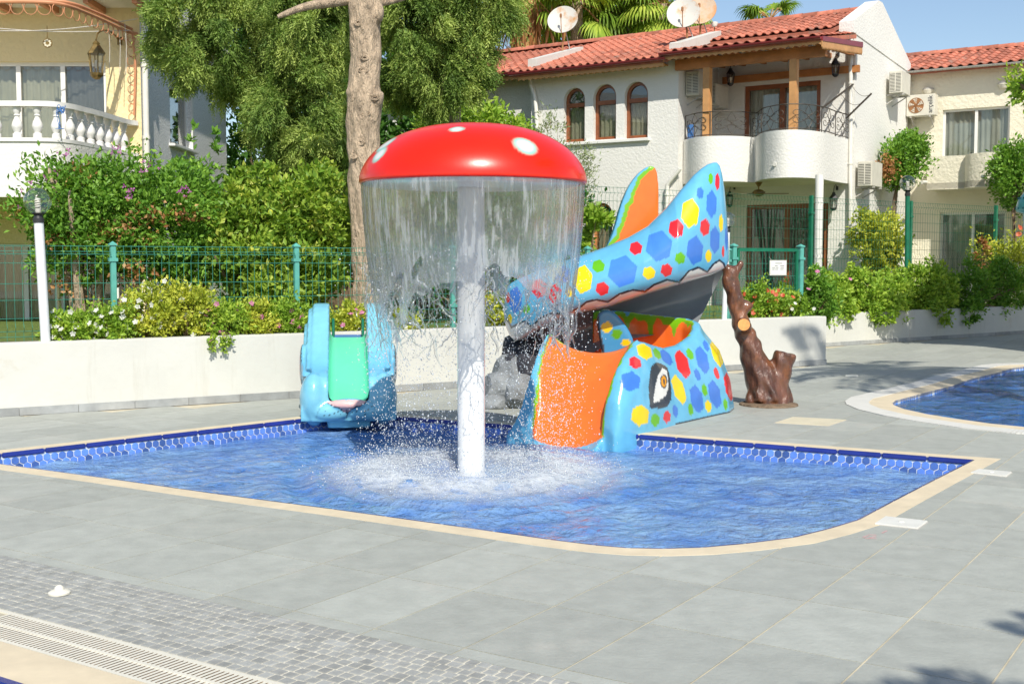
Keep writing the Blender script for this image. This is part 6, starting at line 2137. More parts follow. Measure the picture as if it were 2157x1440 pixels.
c = gnd(1619, 853); mb = MB(); mb.lathe([(.0, .004), (.33, .004), (.325, .02), (.25, .035), (0, .04)], 40, c); mb.build('base_plate', M['bark'], ts, smooth=True)

# ---- globe lamps
def globe_lamp(label, base, topc, rg, pm, rp, collar, bulb=True):
    t = thing('globe_lamp', label, 'lamp', base, 0, 'globe lamps around the pool')
    base = np.array(base); topc = np.array(topc); d = topc - base; d /= np.linalg.norm(d)
    neck = topc - d * rg * 1.0
    MB().tube([base, neck - d * rg * .55], rp, 20).build('pole', pm, t, smooth=True)
    MB().tube([neck - d * rg * .6, neck - d * rg * .3, neck - d * rg * .28, neck - d * rg * .05, neck + d * rg * .12], [rp * 1.15, rp * 1.2, rp * 1.0, rg * .3, rg * .52], 24).build('collar', collar, t, smooth=True)
    mb = MB(); ellip(mb, topc, (rg, rg, rg), 28); mb.build('globe', M['globe_glass'], t, smooth='all')
    if bulb:
        p0 = neck + d * rg * .12
        MB().tube([p0, p0 + d * rg * .35], rg * .2, 14).build('bulb_socket', M['plastic_white'], t, smooth=True)
        sp3 = [p0 + d * rg * (.35 + .75 * k / 40) + np.array([math.cos(k * .7), math.sin(k * .7), 0]) * rg * .17 for k in range(41)]
        MB().tube(sp3, rg * .07, 6).build('bulb', M['plastic_white'], t, smooth='all')
    return t
yl = on_line(WL0 + wn_ * .1, wd, 92)
b = np.array([yl[0], yl[1], ZL]); tc = at(79, 424, yl[1])
globe_lamp('clear globe lamp on a white pole at the left end of the wall', b, tc, 28 / FPX * yl[1], M['lamp_white'], .05, M['black_metal'])
yl = on_line(WR0 + rn_ * .7, rd, 1912); b = np.array([yl[0], yl[1], .5]); tc = at(1912, 386, yl[1])
globe_lamp('clear globe lamp on a dark green pole above the right hedge', b, tc, 16.5 / FPX * yl[1], M['green_dark'], .05, M['black_metal'])
yl = on_line(WL0 + wn_ * .1, wd, 1527); b = np.array([yl[0], yl[1], ZL]); tc = at(1533, 463, yl[1])
globe_lamp('clear globe lamp on a white pole half hidden by the slide tail', b, tc, 16 / FPX * yl[1], M['lamp_white'], .04, M['black_metal'])

# ---- teal dotted fountain cut by the right edge
Yt = 14.2; cx = (2192 - 1078.5) / FPX * Yt
tf = thing('teal_fountain', 'teal dotted water fountain cut off by the right edge', 'fountain', (cx, Yt, -1.2))
zc = at(2192, 445, Yt)[2]; R_ = 54 / FPX * Yt
MB().lathe([(R_ * .5, zc - .05), (R_ * .98, zc + .0), (R_, zc + .04), (R_ * .93, zc + .13), (R_ * .7, zc + .24), (R_ * .35, zc + .30), (.0, zc + .32)], 40, (cx, Yt, 0)).build('dome', M['teal'], tf, smooth='all')
for k in range(20):
    a = k * math.pi / 10
    for q, zq in ((.985, .035), (.90, .155)):
        mb = MB(); p = np.array([cx + R_ * q * math.cos(a + q), Yt + R_ * q * math.sin(a + q), zc + zq]); ellip(mb, p, (.014, .014, .014), 8); mb.build('dot', M['teal_dark'], tf)
MB().lathe([(.14, -1.2), (.14, 0), (.15, zc - .5), (.21, zc - .28), (.225, zc)], 32, (cx, Yt, 0)).build('column', mat('column_teal', (.42, .55, .55), .4, .1, 4), tf, smooth=True)
# ------------------------------------------------------------ plants
def ell_from_px(b):
    px0, px1, py0, py1, Y, ry = b
    c = (at(px0, py0, Y) + at(px1, py1, Y)) / 2
    rx = (px1 - px0) / 2 / FPX * Y; rz = (py1 - py0) / 2 / FPX * Y
    return c, np.array([rx, ry, rz])

def unit(a):
    return a / (np.linalg.norm(a, axis=-1, keepdims=True) + 1e-9)

def leaf_mesh(name, P, A, L, W, rnd, m, fold=.25, rg=None):
    n = len(P)
    Sd = unit(np.cross(A, rg.normal(size=(n, 3)))); Nr = np.cross(A, Sd)
    L = np.broadcast_to(L, n)[:, None]; W = np.broadcast_to(W, n)[:, None]
    v0 = P; v2 = P + A * L; mid = P + A * L * .45
    v1 = mid + Sd * W * .5 + Nr * W * fold; v3 = mid - Sd * W * .5 + Nr * W * fold
    V = np.stack([v0, v1, v2, v3], 1).reshape(-1, 3)
    k = np.arange(n)[:, None] * 4
    Fq = np.vstack([np.hstack([k, k + 1, k + 2]), np.hstack([k, k + 2, k + 3])])
    return np_mesh(name, V, Fq, m, False, np.repeat(rnd, 4))

def scatter(boxes, n, rg, k_per=34, clump=.34, shell=.45):
    E_ = [ell_from_px(b) if len(b) == 6 else b for b in boxes]
    w = np.array([float(np.prod(r) ** .7) for c, r in E_]); w /= w.sum()
    P, O_, R_, CC = [], [], [], []
    for (c, r), wi in zip(E_, w):
        ni = int(n * wi); nc = max(3, ni // k_per)
        d = unit(rg.normal(size=(nc, 3))); rad = (shell + (1 - shell) * rg.uniform(0, 1, nc) ** .6)
        wob = 1 + .16 * np.sin(d[:, 0] * 5 + d[:, 2] * 4 + c[0]) + .10 * rg.normal(size=nc)
        cc = c + d * r * (rad * wob)[:, None]
        ci = rg.integers(0, nc, ni)
        cr = clump * min(r) * rg.uniform(.5, 1.2, nc)
        off = rg.normal(size=(ni, 3)) * (cr[ci] * .55)[:, None]
        P.append(cc[ci] + off); O_.append(unit(d[ci] + .4 * unit(off))); R_.append(rg.uniform(0, 1, nc)[ci]); CC.append(cc)
    return np.vstack(P), np.vstack(O_), np.concatenate(R_), CC

def foliage(name, parent, boxes, n, size, m, seed, up=.25, wid=.5, droop=0.0, k_per=34, clump=.34, shell=.45, zmin=None, dry=None):
    rg = np.random.default_rng(seed)
    P, O_, R_, CC = scatter(boxes, n, rg, k_per, clump, shell)
    if zmin is not None:
        k = P[:, 2] > zmin; P, O_, R_ = P[k], O_[k], R_[k]
    n = len(P)
    A = unit(O_ * .6 + rg.normal(size=(n, 3)) * .75 + np.array([0, 0, up - droop]))
    L = size * rg.uniform(.6, 1.25, n); rnd = np.clip(.18 + .42 * R_ + .42 * rg.uniform(0, 1, n), 0, 1)
    o = put(bpy.data.objects.new(name, leaf_mesh(name, P, A, L, L * wid, rnd, m, rg=rg)), parent)
    return o, CC

def flowers(name, parent, P, size, m, seed, petals=5):
    """small open flowers, one mesh"""
    rg = np.random.default_rng(seed); n = len(P)
    ax = unit(rg.normal(size=(n, 3)) * .5 + np.array([0, -.8, .5]))
    s = unit(np.cross(ax, rg.normal(size=(n, 3)))); t = np.cross(ax, s)
    PP, AA = [], []
    for k in range(petals):
        a = 2 * math.pi * k / petals
        d = s * math.cos(a) + t * math.sin(a)
        PP.append(P); AA.append(unit(d + ax * .2))
    PP, AA = np.vstack(PP), np.vstack(AA); N_ = len(PP)
    Sd = np.cross(AA, np.tile(ax, (petals, 1))); L = size * .5
    V = np.stack([PP, PP + AA * L * .6 + Sd * L * .38, PP + AA * L, PP + AA * L * .6 - Sd * L * .38], 1).reshape(-1, 3)
    k = np.arange(N_)[:, None] * 4
    return put(bpy.data.objects.new(name, np_mesh(name, V, np.hstack([k, k + 1, k + 2, k + 3]), m, False, np.repeat(rg.uniform(0, 1, N_), 4))), parent, kind='stuff')

def stems(name, parent, base, CC, m, seed, r0=.03, k=9, n=7):
    rg = np.random.default_rng(seed); mb = MB()
    allc = np.vstack(CC); pick = rg.choice(len(allc), min(k, len(allc)), replace=False)
    for c in allc[pick]:
        base_ = np.array(base) + np.array([rg.normal() * r0, rg.normal() * r0, 0])
        mid = base_ * .45 + c * .55 + np.array([rg.normal() * .08, rg.normal() * .08, .12])
        pts = smooth_line([base_, (base_ + mid) / 2 + rg.normal(size=3) * .03, mid, c], 1)
        mb.tube(pts, [r0 * (1 - .8 * i / (len(pts) - 1)) for i in range(len(pts))], n)
    return mb.build(name, m, parent, smooth='all', fix=False)

def spray_foliage(name, parent, boxes, n, L0, m, seed, k_per=26, clump=.3, shell=.35, down=.8):
    """feathery hanging sprays: each spray is an axis with narrow leaflets on both sides"""
    rg = np.random.default_rng(seed)
    P, O_, R_, CC = scatter(boxes, n, rg, k_per, clump, shell)
    n = len(P)
    A = unit(O_ * .8 + rg.normal(size=(n, 3)) * .45 + np.array([0, 0, -down]))
    Sd = unit(np.cross(A, rg.normal(size=(n, 3)))); L = L0 * rg.uniform(.6, 1.3, n)
    base = np.clip(.1 + .5 * R_ + .35 * rg.uniform(0, 1, n), 0, 1)
    PP, AA, LL, RR = [], [], [], []
    nj = 11
    for j in range(nj):
        t = j / nj; s = 1 if j % 2 else -1
        PP.append(P + A * (L * t)[:, None] + np.array([0, 0, -.12]) * (L * t * t)[:, None]); AA.append(unit(A * .9 + Sd * s * .65 + rg.normal(size=(n, 3)) * .18))
        LL.append(L * .36 * (1 - .45 * t)); RR.append(np.clip(base + .15 * t, 0, 1))
    LL = np.concatenate(LL)
    o = put(bpy.data.objects.new(name, leaf_mesh(name, np.vstack(PP), np.vstack(AA), LL, LL * .26, np.concatenate(RR), m, .1, rg)), parent)
    return o, CC

def plant(name, label, cat, boxes, n, size, m, seed, base=None, group=None, stem_m=None, r0=.03, k=9, **kw):
    c, r = ell_from_px(boxes[0])
    if base is None: base = (c[0], c[1], max(.55, c[2] - r[2]))
    t = thing(name, label, cat, base, 0, group)
    o, CC = foliage('foliage', t, boxes, n, size, G[m], seed, **kw)
    stems('stems', t, base, CC, stem_m or M['twig'], seed, r0, k)
    return t, CC

def on_surface(CC, n, rg, front=True, amp=.08):
    A_ = np.vstack(CC)
    P = A_[rg.integers(0, len(A_), n * 4)] + rg.normal(size=(n * 4, 3)) * amp
    if front:
        P = P[np.argsort(P[:, 1])][:n * 2]
    return P[rg.choice(len(P), min(n, len(P)), replace=False)]

rg = np.random.default_rng(77)
# --- left side behind the fence
b = at(185, 690, 15.6); b[2] = .55
t, CC = plant('bougainvillea', 'wide bougainvillea bush with dry orange patches behind the left fence', 'bush',
              [(55, 230, 345, 520, 15.6, .8), (140, 330, 330, 540, 15.8, .9), (280, 440, 350, 600, 16.0, .8), (90, 330, 450, 590, 15.5, .6)], 26000, .085, 'leaf_mid', 1, base=b, stem_m=M['bark_pale'], r0=.09, k=8, clump=.3)
A_ = np.vstack(CC); rd_ = A_[(A_[:, 1] < 15.9)]
Pd = rd_[rg.choice(len(rd_), 22)]
Pd = (Pd[:, None, :] + rg.normal(size=(22, 75, 3)) * np.array([.13, .1, .07])).reshape(-1, 3) + np.array([0, -.12, 0])
A2 = unit(rg.normal(size=Pd.shape)); put(bpy.data.objects.new('dry_leaves', leaf_mesh('dry_leaves', Pd, A2, .08 * rg.uniform(.6, 1.2, len(Pd)), .045, rg.uniform(0, 1, len(Pd)), G['leaf_dry'], rg=rg)), t)
Pf = np.vstack([c + rg.normal(size=(7, 3)) * .05 for c in [at(140, 325, 15.3), at(108, 372, 15.2), at(60, 395, 15.2), at(245, 318, 15.3), at(275, 405, 15.0), at(52, 440, 15.2), at(312, 355, 15.2), at(385, 402, 15.1)]])
flowers('flowers', t, Pf, .07, G['purple_petal'], 2, 3)

b = at(400, 640, 17.2); b[2] = .56
t, CC = plant('young_tree', 'upright leafy shoots rising left of the conifer', 'shrub', [(350, 460, 360, 480, 17.2, .4), (400, 480, 420, 560, 17.2, .5), (392, 415, 280, 400, 17.2, .08), (348, 370, 310, 420, 17.2, .08), (445, 462, 280, 420, 17.2, .08)], 2600, .11, 'leaf_mid', 3, base=b, k=40, r0=.018, up=.6, clump=.5, k_per=12)
b = at(560, 690, 16.6); b[2] = .56
t, CC = plant('lemon_tree', 'dense bright green lemon tree behind the middle fence panel', 'tree', [(440, 640, 390, 640, 16.6, .9), (560, 755, 360, 600, 17.0, 1.0), (470, 700, 500, 700, 16.3, .7), (480, 580, 350, 480, 16.8, .6)], 30000, .10, 'leaf_lemon', 5, base=b, stem_m=M['bark'], r0=.06, k=26, clump=.24, k_per=60)
Pl = on_surface(CC, 16, rg)
mb = MB()
for p in Pl: ellip(mb, p + np.array([0, -.1, 0]), (.035, .035, .042), 10)
mb.build('lemons', mat('lemon', (.50, .52, .05), .5, .1, 9), t, smooth='all', fix=False, kind='stuff')

# the tall pale trunk with its branch and hanging conifer foliage
Yk = 16.2
tk = thing('conifer_tree', 'tall conifer with a thick pale knotty trunk and hanging sprays', 'tree', at(772, 640, Yk) * np.array([1, 1, 0]) + np.array([0, 0, .55]))
k_ = Yk / FPX
mb = MB(); pts = [(774, 690, 37), (776, 600, 33), (772, 520, 32), (768, 430, 34), (766, 350, 33), (764, 280, 34), (768, 215, 38), (766, 185, 35), (771, 120, 31), (768, 60, 33), (769, 20, 36), (768, -60, 33), (768, -300, 26), (770, -600, 18)]
mb.tube([at(a, b_, Yk) for a, b_, r_ in pts], [r_ * k_ for *_, r_ in pts], 26)
for a, b_, r_ in ((737, 195, 9), (800, 210, 11), (797, 30, 12), (742, 55, 8), (765, 220, 10), (775, 300, 8)):
    ellip(mb, at(a, b_, Yk - .12), (r_ * k_, r_ * k_ * 1.3, r_ * k_ * 1.5), 12)
me = blob('trunk', mb, M['bark_pale'], .03, 3)
V = verts_of(me); Nn = normals_of(me)
dsp = .010 * np.sin(V[:, 0] * 47 + 5 * np.sin(V[:, 2] * 2.3)) + .010 * np.sin(V[:, 2] * 17 + 3 * np.sin(V[:, 0] * 13)) * np.sin(V[:, 0] * 23)
me.vertices.foreach_set('co', (V + Nn * dsp[:, None]).astype(np.float32).ravel()); me.update()
put(bpy.data.objects.new('trunk', me), tk)
mb = MB(); mb.tube(smooth_line([at(765, -8, Yk), at(700, 5, Yk - .1), at(640, 14, Yk - .2), at(585, 36, Yk - .3)], 2), [.10 - .005 * i for i in range(len(smooth_line([0, 1, 2, 3], 2)))], 12)
mb.tube(smooth_line([at(775, 10, Yk), at(830, 0, Yk + .2), at(900, -25, Yk + .6)], 2), .06, 10)
mb.build('branch', M['bark_pale'], tk, smooth=True)
# knots on the trunk
for a, b_, r_ in ((756, 48, 9), (768, 122, 7), (765, 148, 8), (770, 238, 9), (758, 300, 8), (790, 205, 9), (745, 330, 6)):
    c = at(a, b_, Yk - 34 * k_ + .01); mb = MB()
    for q in (1, .62):
        mb.tube([c + np.array([r_ * k_ * q * math.cos(t_) * 1.1, -.004, r_ * k_ * q * .7 * math.sin(t_)]) for t_ in np.linspace(0, 2 * math.pi, 15)[:-1]], .010, 6, closed=True)
    mb.build('knot', M['bark_pale'], tk, smooth='all')
o, CC = spray_foliage('foliage', tk, [(320, 440, -60, 130, 18.2, .8), (420, 560, -90, 190, 18.8, 1.0), (560, 745, -60, 170, 18.6, 1.0), (530, 735, 150, 330, 18.4, .7), (470, 570, 140, 250, 18.8, .5), (610, 735, 250, 345, 18.2, .4), (560, 700, 290, 400, 18.6, .4), (640, 740, 330, 440, 18.4, .3), (350, 430, 90, 165, 17.9, .35)], 26000, .24, G['conifer'], 8, k_per=95, clump=.30, shell=.5)
tk2 = thing('slender_conifer', 'slender conifer with drooping foliage right of the thick trunk', 'tree', at(958, 600, 21.5) * np.array([1, 1, 0]) + np.array([0, 0, .55]))
MB().tube([at(958, 640, 21.5), at(957, 300, 21.5), at(962, 150, 21.5), at(965, -100, 21.5)], [.13, .11, .1, .07], 14).build('trunk', M['bark_pale'], tk2, smooth=True)
spray_foliage('foliage', tk2, [(800, 950, -80, 120, 20.5, 1.0), (900, 1080, -90, 90, 20.8, .9), (860, 985, 90, 215, 20.5, .6), (960, 1040, 70, 175, 20.6, .45), (805, 880, 110, 215, 20.9, .5)], 17000, .25, G['conifer'], 9, k_per=95, clump=.30, shell=.5)

# background trees that close the gap between the houses
for k, (bx_, nn, mm, lab) in enumerate([([(470, 660, 200, 520, 31, 2.0), (480, 640, -40, 260, 31, 2)], 9500, 'leaf_dark', 'dark green tree in deep shade left of the pale trunk'),
                                        ([(620, 820, 120, 560, 27, 2.2), (640, 800, -60, 220, 29, 2)], 9000, 'leaf_dark', 'dark green tree directly behind the pale trunk'),
                                        ([(800, 990, 220, 560, 27.5, 2.0), (820, 990, 60, 300, 30, 2)], 9000, 'leaf_dark', 'dark green tree behind the mushroom cap on its left')]):
    c, r = ell_from_px(bx_[0])
    plant('broadleaf_tree', lab, 'tree', bx_, nn, .22, mm, 30 + k, base=(c[0], c[1], .5), group='shady trees between the houses', stem_m=M['bark'], r0=.16, k=9, clump=.3)
plant('viburnum_shrub', 'bright leafy shrub just above the mushroom cap', 'shrub', [(880, 960, 215, 320, 24, .8), (950, 1075, 205, 330, 24.5, .8), (1000, 1130, 240, 340, 24.8, .8)], 6500, .12, 'leaf_bright', 41, base=(*at(980, 560, 24)[:2], .55), k=14, r0=.04)
plant('tall_hedge', 'shaded green hedge seen through the falling water', 'hedge', [(820, 1000, 330, 620, 21, .9), (980, 1140, 330, 620, 22, .9), (1100, 1240, 360, 620, 23, .8)], 15000, .13, 'leaf_dark', 42, base=(*at(1000, 620, 21.5)[:2], .55), k=14, r0=.05)
t, CC = plant('olive_shrub', 'wispy olive shrub against the white house wall', 'shrub', [(1130, 1190, 220, 360, 24.5, .4), (1180, 1262, 290, 420, 24.5, .4), (1190, 1260, 400, 480, 24.5, .4), (1140, 1240, 330, 480, 24.8, .4)], 3200, .10, 'olive', 43, base=(*at(1180, 600, 24.5)[:2], .55), k=40, r0=.014, wid=.22, clump=.6, up=.5)
plant('glossy_shrub', 'small glossy green shrub beside the orange fin', 'shrub', [(1235, 1288, 440, 500, 20.5, .3), (1232, 1262, 470, 560, 20.5, .3)], 900, .14, 'leaf_bright', 44, base=(*at(1240, 620, 20.5)[:2], .55), k=10, r0=.02)
plant('low_hedge', 'low yellow green planting beside the far lawn', 'hedge', [(1020, 1080, 600, 690, 16.2, .4), (1180, 1300, 610, 680, 17.4, .4), (1300, 1420, 600, 680, 18, .4)], 4200, .08, 'leaf_yellow', 45, base=(*at(1050, 690, 16.2)[:2], .7), k=8, r0=.02)

# --- flower bed on the long wall, one clump after another
bed = [(100, 190, 655, 722, 'leaf_bright', 'white_petal', 'white flowered clump right beside the white lamp pole'),
       (180, 275, 640, 722, 'leaf_bright', 'white_petal', 'white flowered clump left of the yellow green bush'),
       (265, 360, 605, 715, 'leaf_yellow', 'white_petal', 'tall yellow green bush in the middle of the flower bed'),
       (340, 440, 590, 712, 'leaf_yellow', 'white_petal', 'feathery yellow green bush with a few pale blooms'),
       (420, 510, 635, 712, 'leaf_bright', 'pink_petal', 'pink periwinkle clump above the trailing stems'),
       (495, 580, 640, 708, 'leaf_yellow', 'pink_petal', 'pink periwinkle clump in the middle of the wall'),
       (565, 650, 630, 705, 'leaf_bright', 'pink_petal', 'pink periwinkle clump left of the rabbit slide'),
       (640, 710, 660, 705, 'leaf_bright', 'red_petal', 'low clump with small red blooms behind the rabbit slide'),
       (700, 785, 640, 700, 'leaf_yellow', 'pink_petal', 'yellow leaved clump seen between the rabbit ears'),
       (780, 880, 655, 697, 'leaf_yellow', 'white_petal', 'yellow green clump seen behind the falling water')]
for k, (x0, x1, y0, y1, mm, fm, lab) in enumerate(bed):
    xc = (x0 + x1) / 2; P = on_line(WL0 + wn_ * .36, wd, xc); Yq = P[1]
    t, CC = plant('periwinkle', lab, 'flowers', [(x0 - 6, x1 + 6, y0, y1 + 6, Yq, .22), (x0, xc + 8, y0 + 18, y1 + 8, Yq - .05, .2), (xc - 8, x1, y0 + 22, y1 + 8, Yq - .05, .2)], 3400, .055, mm, 60 + k, base=(P[0], P[1], .72), group='flower clumps on the long wall', k=14, r0=.012, clump=.4, up=.4, zmin=.70, droop=0)
    Pf = on_surface(CC, 26 if fm == 'white_petal' and k < 2 else 12, rg, True, .05) + np.array([0, -.05, .04])
    Pf = Pf[Pf[:, 2] > .75]
    flowers('flowers', t, Pf, .075 if fm != 'red_petal' else .05, G[fm], 70 + k)
# trailing stems hanging over the wall
P = on_line(WL0 - wn_ * .04, wd, 462); t = thing('trailing_periwinkle', 'trailing stems with a pink flower hanging down the white wall', 'flowers', (P[0], P[1], ZL))
mb = MB(); Pls = []
for px_, yend in ((443, 722), (448, 735), (468, 725), (472, 738), (484, 722)):
    Q = on_line(WL0 - wn_ * .05, wd, px_); a = np.array([Q[0] + wn_[0] * .2, Q[1] + wn_[1] * .2, ZL + .03]); e = at(px_, yend, Q[1]); mdp = np.array([Q[0], Q[1], ZL + .03])
    pts = smooth_line([a, mdp, (mdp + e) / 2 + np.array([.01, -.02, 0]), e], 2); mb.tube(pts, .004, 5); Pls += [np.array(p) for p in pts[len(pts) // 2:]]
mb.build('stems', M['twig'], t, smooth='all', fix=False)
Pls = np.array(Pls); Pls = np.repeat(Pls, 5, 0) + rg.normal(size=(len(Pls) * 5, 3)) * .014
put(bpy.data.objects.new('foliage', leaf_mesh('foliage', Pls, unit(rg.normal(size=Pls.shape) + np.array([0, -.4, -.2])), .05 * rg.uniform(.7, 1.2, len(Pls)), .03, rg.uniform(.3, 1, len(Pls)), G['leaf_bright'], rg=rg)), t)
flowers('flowers', t, np.array([at(443, 717, P[1] - .22)]), .085, G['pink_petal'], 6)

# --- right side hedges and shrubs
def rhedge(lab, boxes, n, m, seed, size=.09, **kw):
    c, r = ell_from_px(boxes[0]); return plant('hedge', lab, 'hedge', boxes, n, size, m, seed, base=(c[0], c[1], .58), group='hedges on the right wall', k=12, r0=.03, shell=.6, clump=.26, **kw)
rl = lambda px_: on_line(WR0 + rn_ * .35, rd, px_)[1]
rhedge('long bright green hedge spilling over the right white wall', [(1690, 1790, 575, 672, rl(1740), .5), (1770, 1860, 565, 672, rl(1810), .5), (1840, 1912, 575, 670, rl(1870), .5), (1780, 1900, 610, 690, rl(1830) - .3, .3), (1700, 1800, 600, 680, rl(1750) - .25, .3)], 18000, 'leaf_bright', 81)
rhedge('yellow green hedge right of the green lamp pole', [(1905, 1985, 560, 665, rl(1945), .5), (1950, 2010, 575, 660, rl(1980), .5), (1960, 1990, 552, 610, rl(1970), .3), (1900, 2010, 610, 680, rl(1950) - .25, .3)], 11000, 'leaf_bright', 82)
rhedge('dark shaded hedge at the right end of the wall', [(1995, 2080, 560, 675, rl(2030), .5), (2060, 2157, 555, 660, rl(2100), .5), (2130, 2230, 560, 650, rl(2170), .5), (2000, 2060, 610, 690, rl(2020) - .3, .3)], 13000, 'leaf_mid', 83)
yq = on_line(WL0 + wn_ * .45, wd, 1620)[1]
t, CC = plant('lantana', 'shrub with red and orange blooms behind the tree stump', 'flowers', [(1562, 1625, 595, 680, yq, .35), (1600, 1660, 615, 680, yq, .35), (1555, 1600, 640, 685, yq - .2, .25)], 5200, .07, 'leaf_bright', 84, base=(*at(1600, 670, yq)[:2], .72), k=12, r0=.02)
flowers('flowers', t, on_surface(CC, 42, rg) + np.array([0, -.05, .03]), .085, G['red_petal'], 85, 6)
t, CC = plant('white_lantana', 'low shrub with white blooms left of the gate post', 'flowers', [(1640, 1700, 620, 680, yq + .4, .35), (1625, 1680, 600, 670, yq + .7, .35)], 3800, .07, 'leaf_bright', 86, base=(*at(1665, 670, yq + .4)[:2], .72), k=10, r0=.02)
flowers('flowers', t, on_surface(CC, 26, rg) + np.array([0, -.05, .03]), .07, G['white_petal'], 87, 6)
t, CC = plant('rose_bush', 'thin rose bush with pale pink blooms beside the gate', 'flowers', [(1690, 1760, 585, 680, yq + .9, .4), (1700, 1740, 560, 640, yq + .9, .3)], 2600, .08, 'leaf_mid', 88, base=(*at(1720, 672, yq + .9)[:2], .6), k=14, r0=.016)
flowers('flowers', t, np.array([at(1722, 572, yq + .6), at(1703, 609, yq + .5), at(1791, 588, yq + 4.3)]), .09, G['pink_petal'], 89, 7)
t, CC = plant('photinia', 'round light green shrub growing against the gable wall', 'shrub', [(1805, 1905, 460, 560, 27.2, .5), (1795, 1880, 448, 520, 27.4, .4), (1820, 1880, 530, 590, 27.2, .4)], 6500, .11, 'leaf_yellow', 90, base=(*at(1850, 600, 27.2)[:2], .55), k=16, r0=.03)
for (bx_, lab, sd, base_px, tr_to) in (([(1858, 1952, 290, 388, 29.6, .55), (1875, 1945, 285, 350, 29.7, .4), (1865, 1930, 340, 400, 29.5, .4)], 'round clipped climber ball on a thin stem left of the right house', 91, 1883, 600),
                                       ([(2095, 2200, 305, 420, 28.6, .7), (2110, 2190, 360, 440, 28.5, .5), (2090, 2150, 310, 370, 28.6, .4)], 'dark climber ball on a thin stem at the right edge', 92, 2136, 600)):
    c, r = ell_from_px(bx_[0]); Yb_ = bx_[0][4]
    t = thing('climber', lab, 'climber', at(base_px, 605, Yb_), 0, 'ball shaped climbers on the right house')
    o, CC = foliage('foliage', t, bx_, 7000, .10, G['leaf_mid'], sd, shell=.6)
    mb = MB()
    for q in range(3):
        mb.tube(smooth_line([at(base_px + q * 3, 610, Yb_), at(base_px + 4 - q * 3, 500, Yb_), at(base_px - 6 + q * 4, 430, Yb_), c + rg.normal(size=3) * .1], 2), .03, 7)
    mb.build('stem', M['bark'], t, smooth='all', fix=False)
    if sd == 91:
        Pd = (at(1868, 355, Yb_ - .5) + rg.normal(size=(260, 3)) * np.array([.12, .08, .16])); put(bpy.data.objects.new('dry_leaves', leaf_mesh('dry_leaves', Pd, unit(rg.normal(size=Pd.shape)), .1, .05, rg.uniform(0, 1, 260), G['leaf_dry'], rg=rg)), t)
t, CC = plant('rose_bush', 'tall thin rose bush with two red blooms at the right edge', 'flowers', [(2045, 2110, 490, 570, 28, .3), (2120, 2175, 480, 560, 27.5, .3), (2100, 2160, 520, 580, 27.8, .3)], 1500, .09, 'leaf_yellow', 93, base=(*at(2110, 600, 28)[:2], .6), k=22, r0=.012, clump=.7)
flowers('flowers', t, np.array([at(2146, 478, 27.4), at(2147, 492, 27.4), at(2149, 480, 27.35), at(2145, 494, 27.35)]), .13, G['red_petal'], 94, 7)
t, CC = plant('dry_weed', 'dry orange brown weed stalk above the dark hedge', 'plant', [(2055, 2085, 510, 575, 27.8, .15)], 240, .10, 'leaf_dry', 95, base=(*at(2070, 600, 27.8)[:2], .6), k=6, r0=.01)
Yq = 20
t = thing('overhanging_tree', 'tree with green branches reaching in at the right edge', 'tree', (*at(2330, 560, Yq)[:2], 0))
MB().tube(smooth_line([at(2330, 700, Yq) * [1, 1, 0], at(2320, 450, Yq), at(2290, 300, Yq), at(2240, 190, Yq)], 2), .12, 12).build('trunk', M['bark'], t, smooth=True)
MB().tube(smooth_line([at(2300, 330, Yq), at(2200, 210, Yq), at(2140, 175, Yq)], 2), .035, 8).build('branch', M['bark'], t, smooth=True)
foliage('foliage', t, [(2122, 2200, 140, 212, Yq, .4), (2170, 2300, 100, 230, Yq, .7), (2240, 2420, 30, 240, Yq, 1.2)], 9000, .11, G['leaf_bright'], 96)

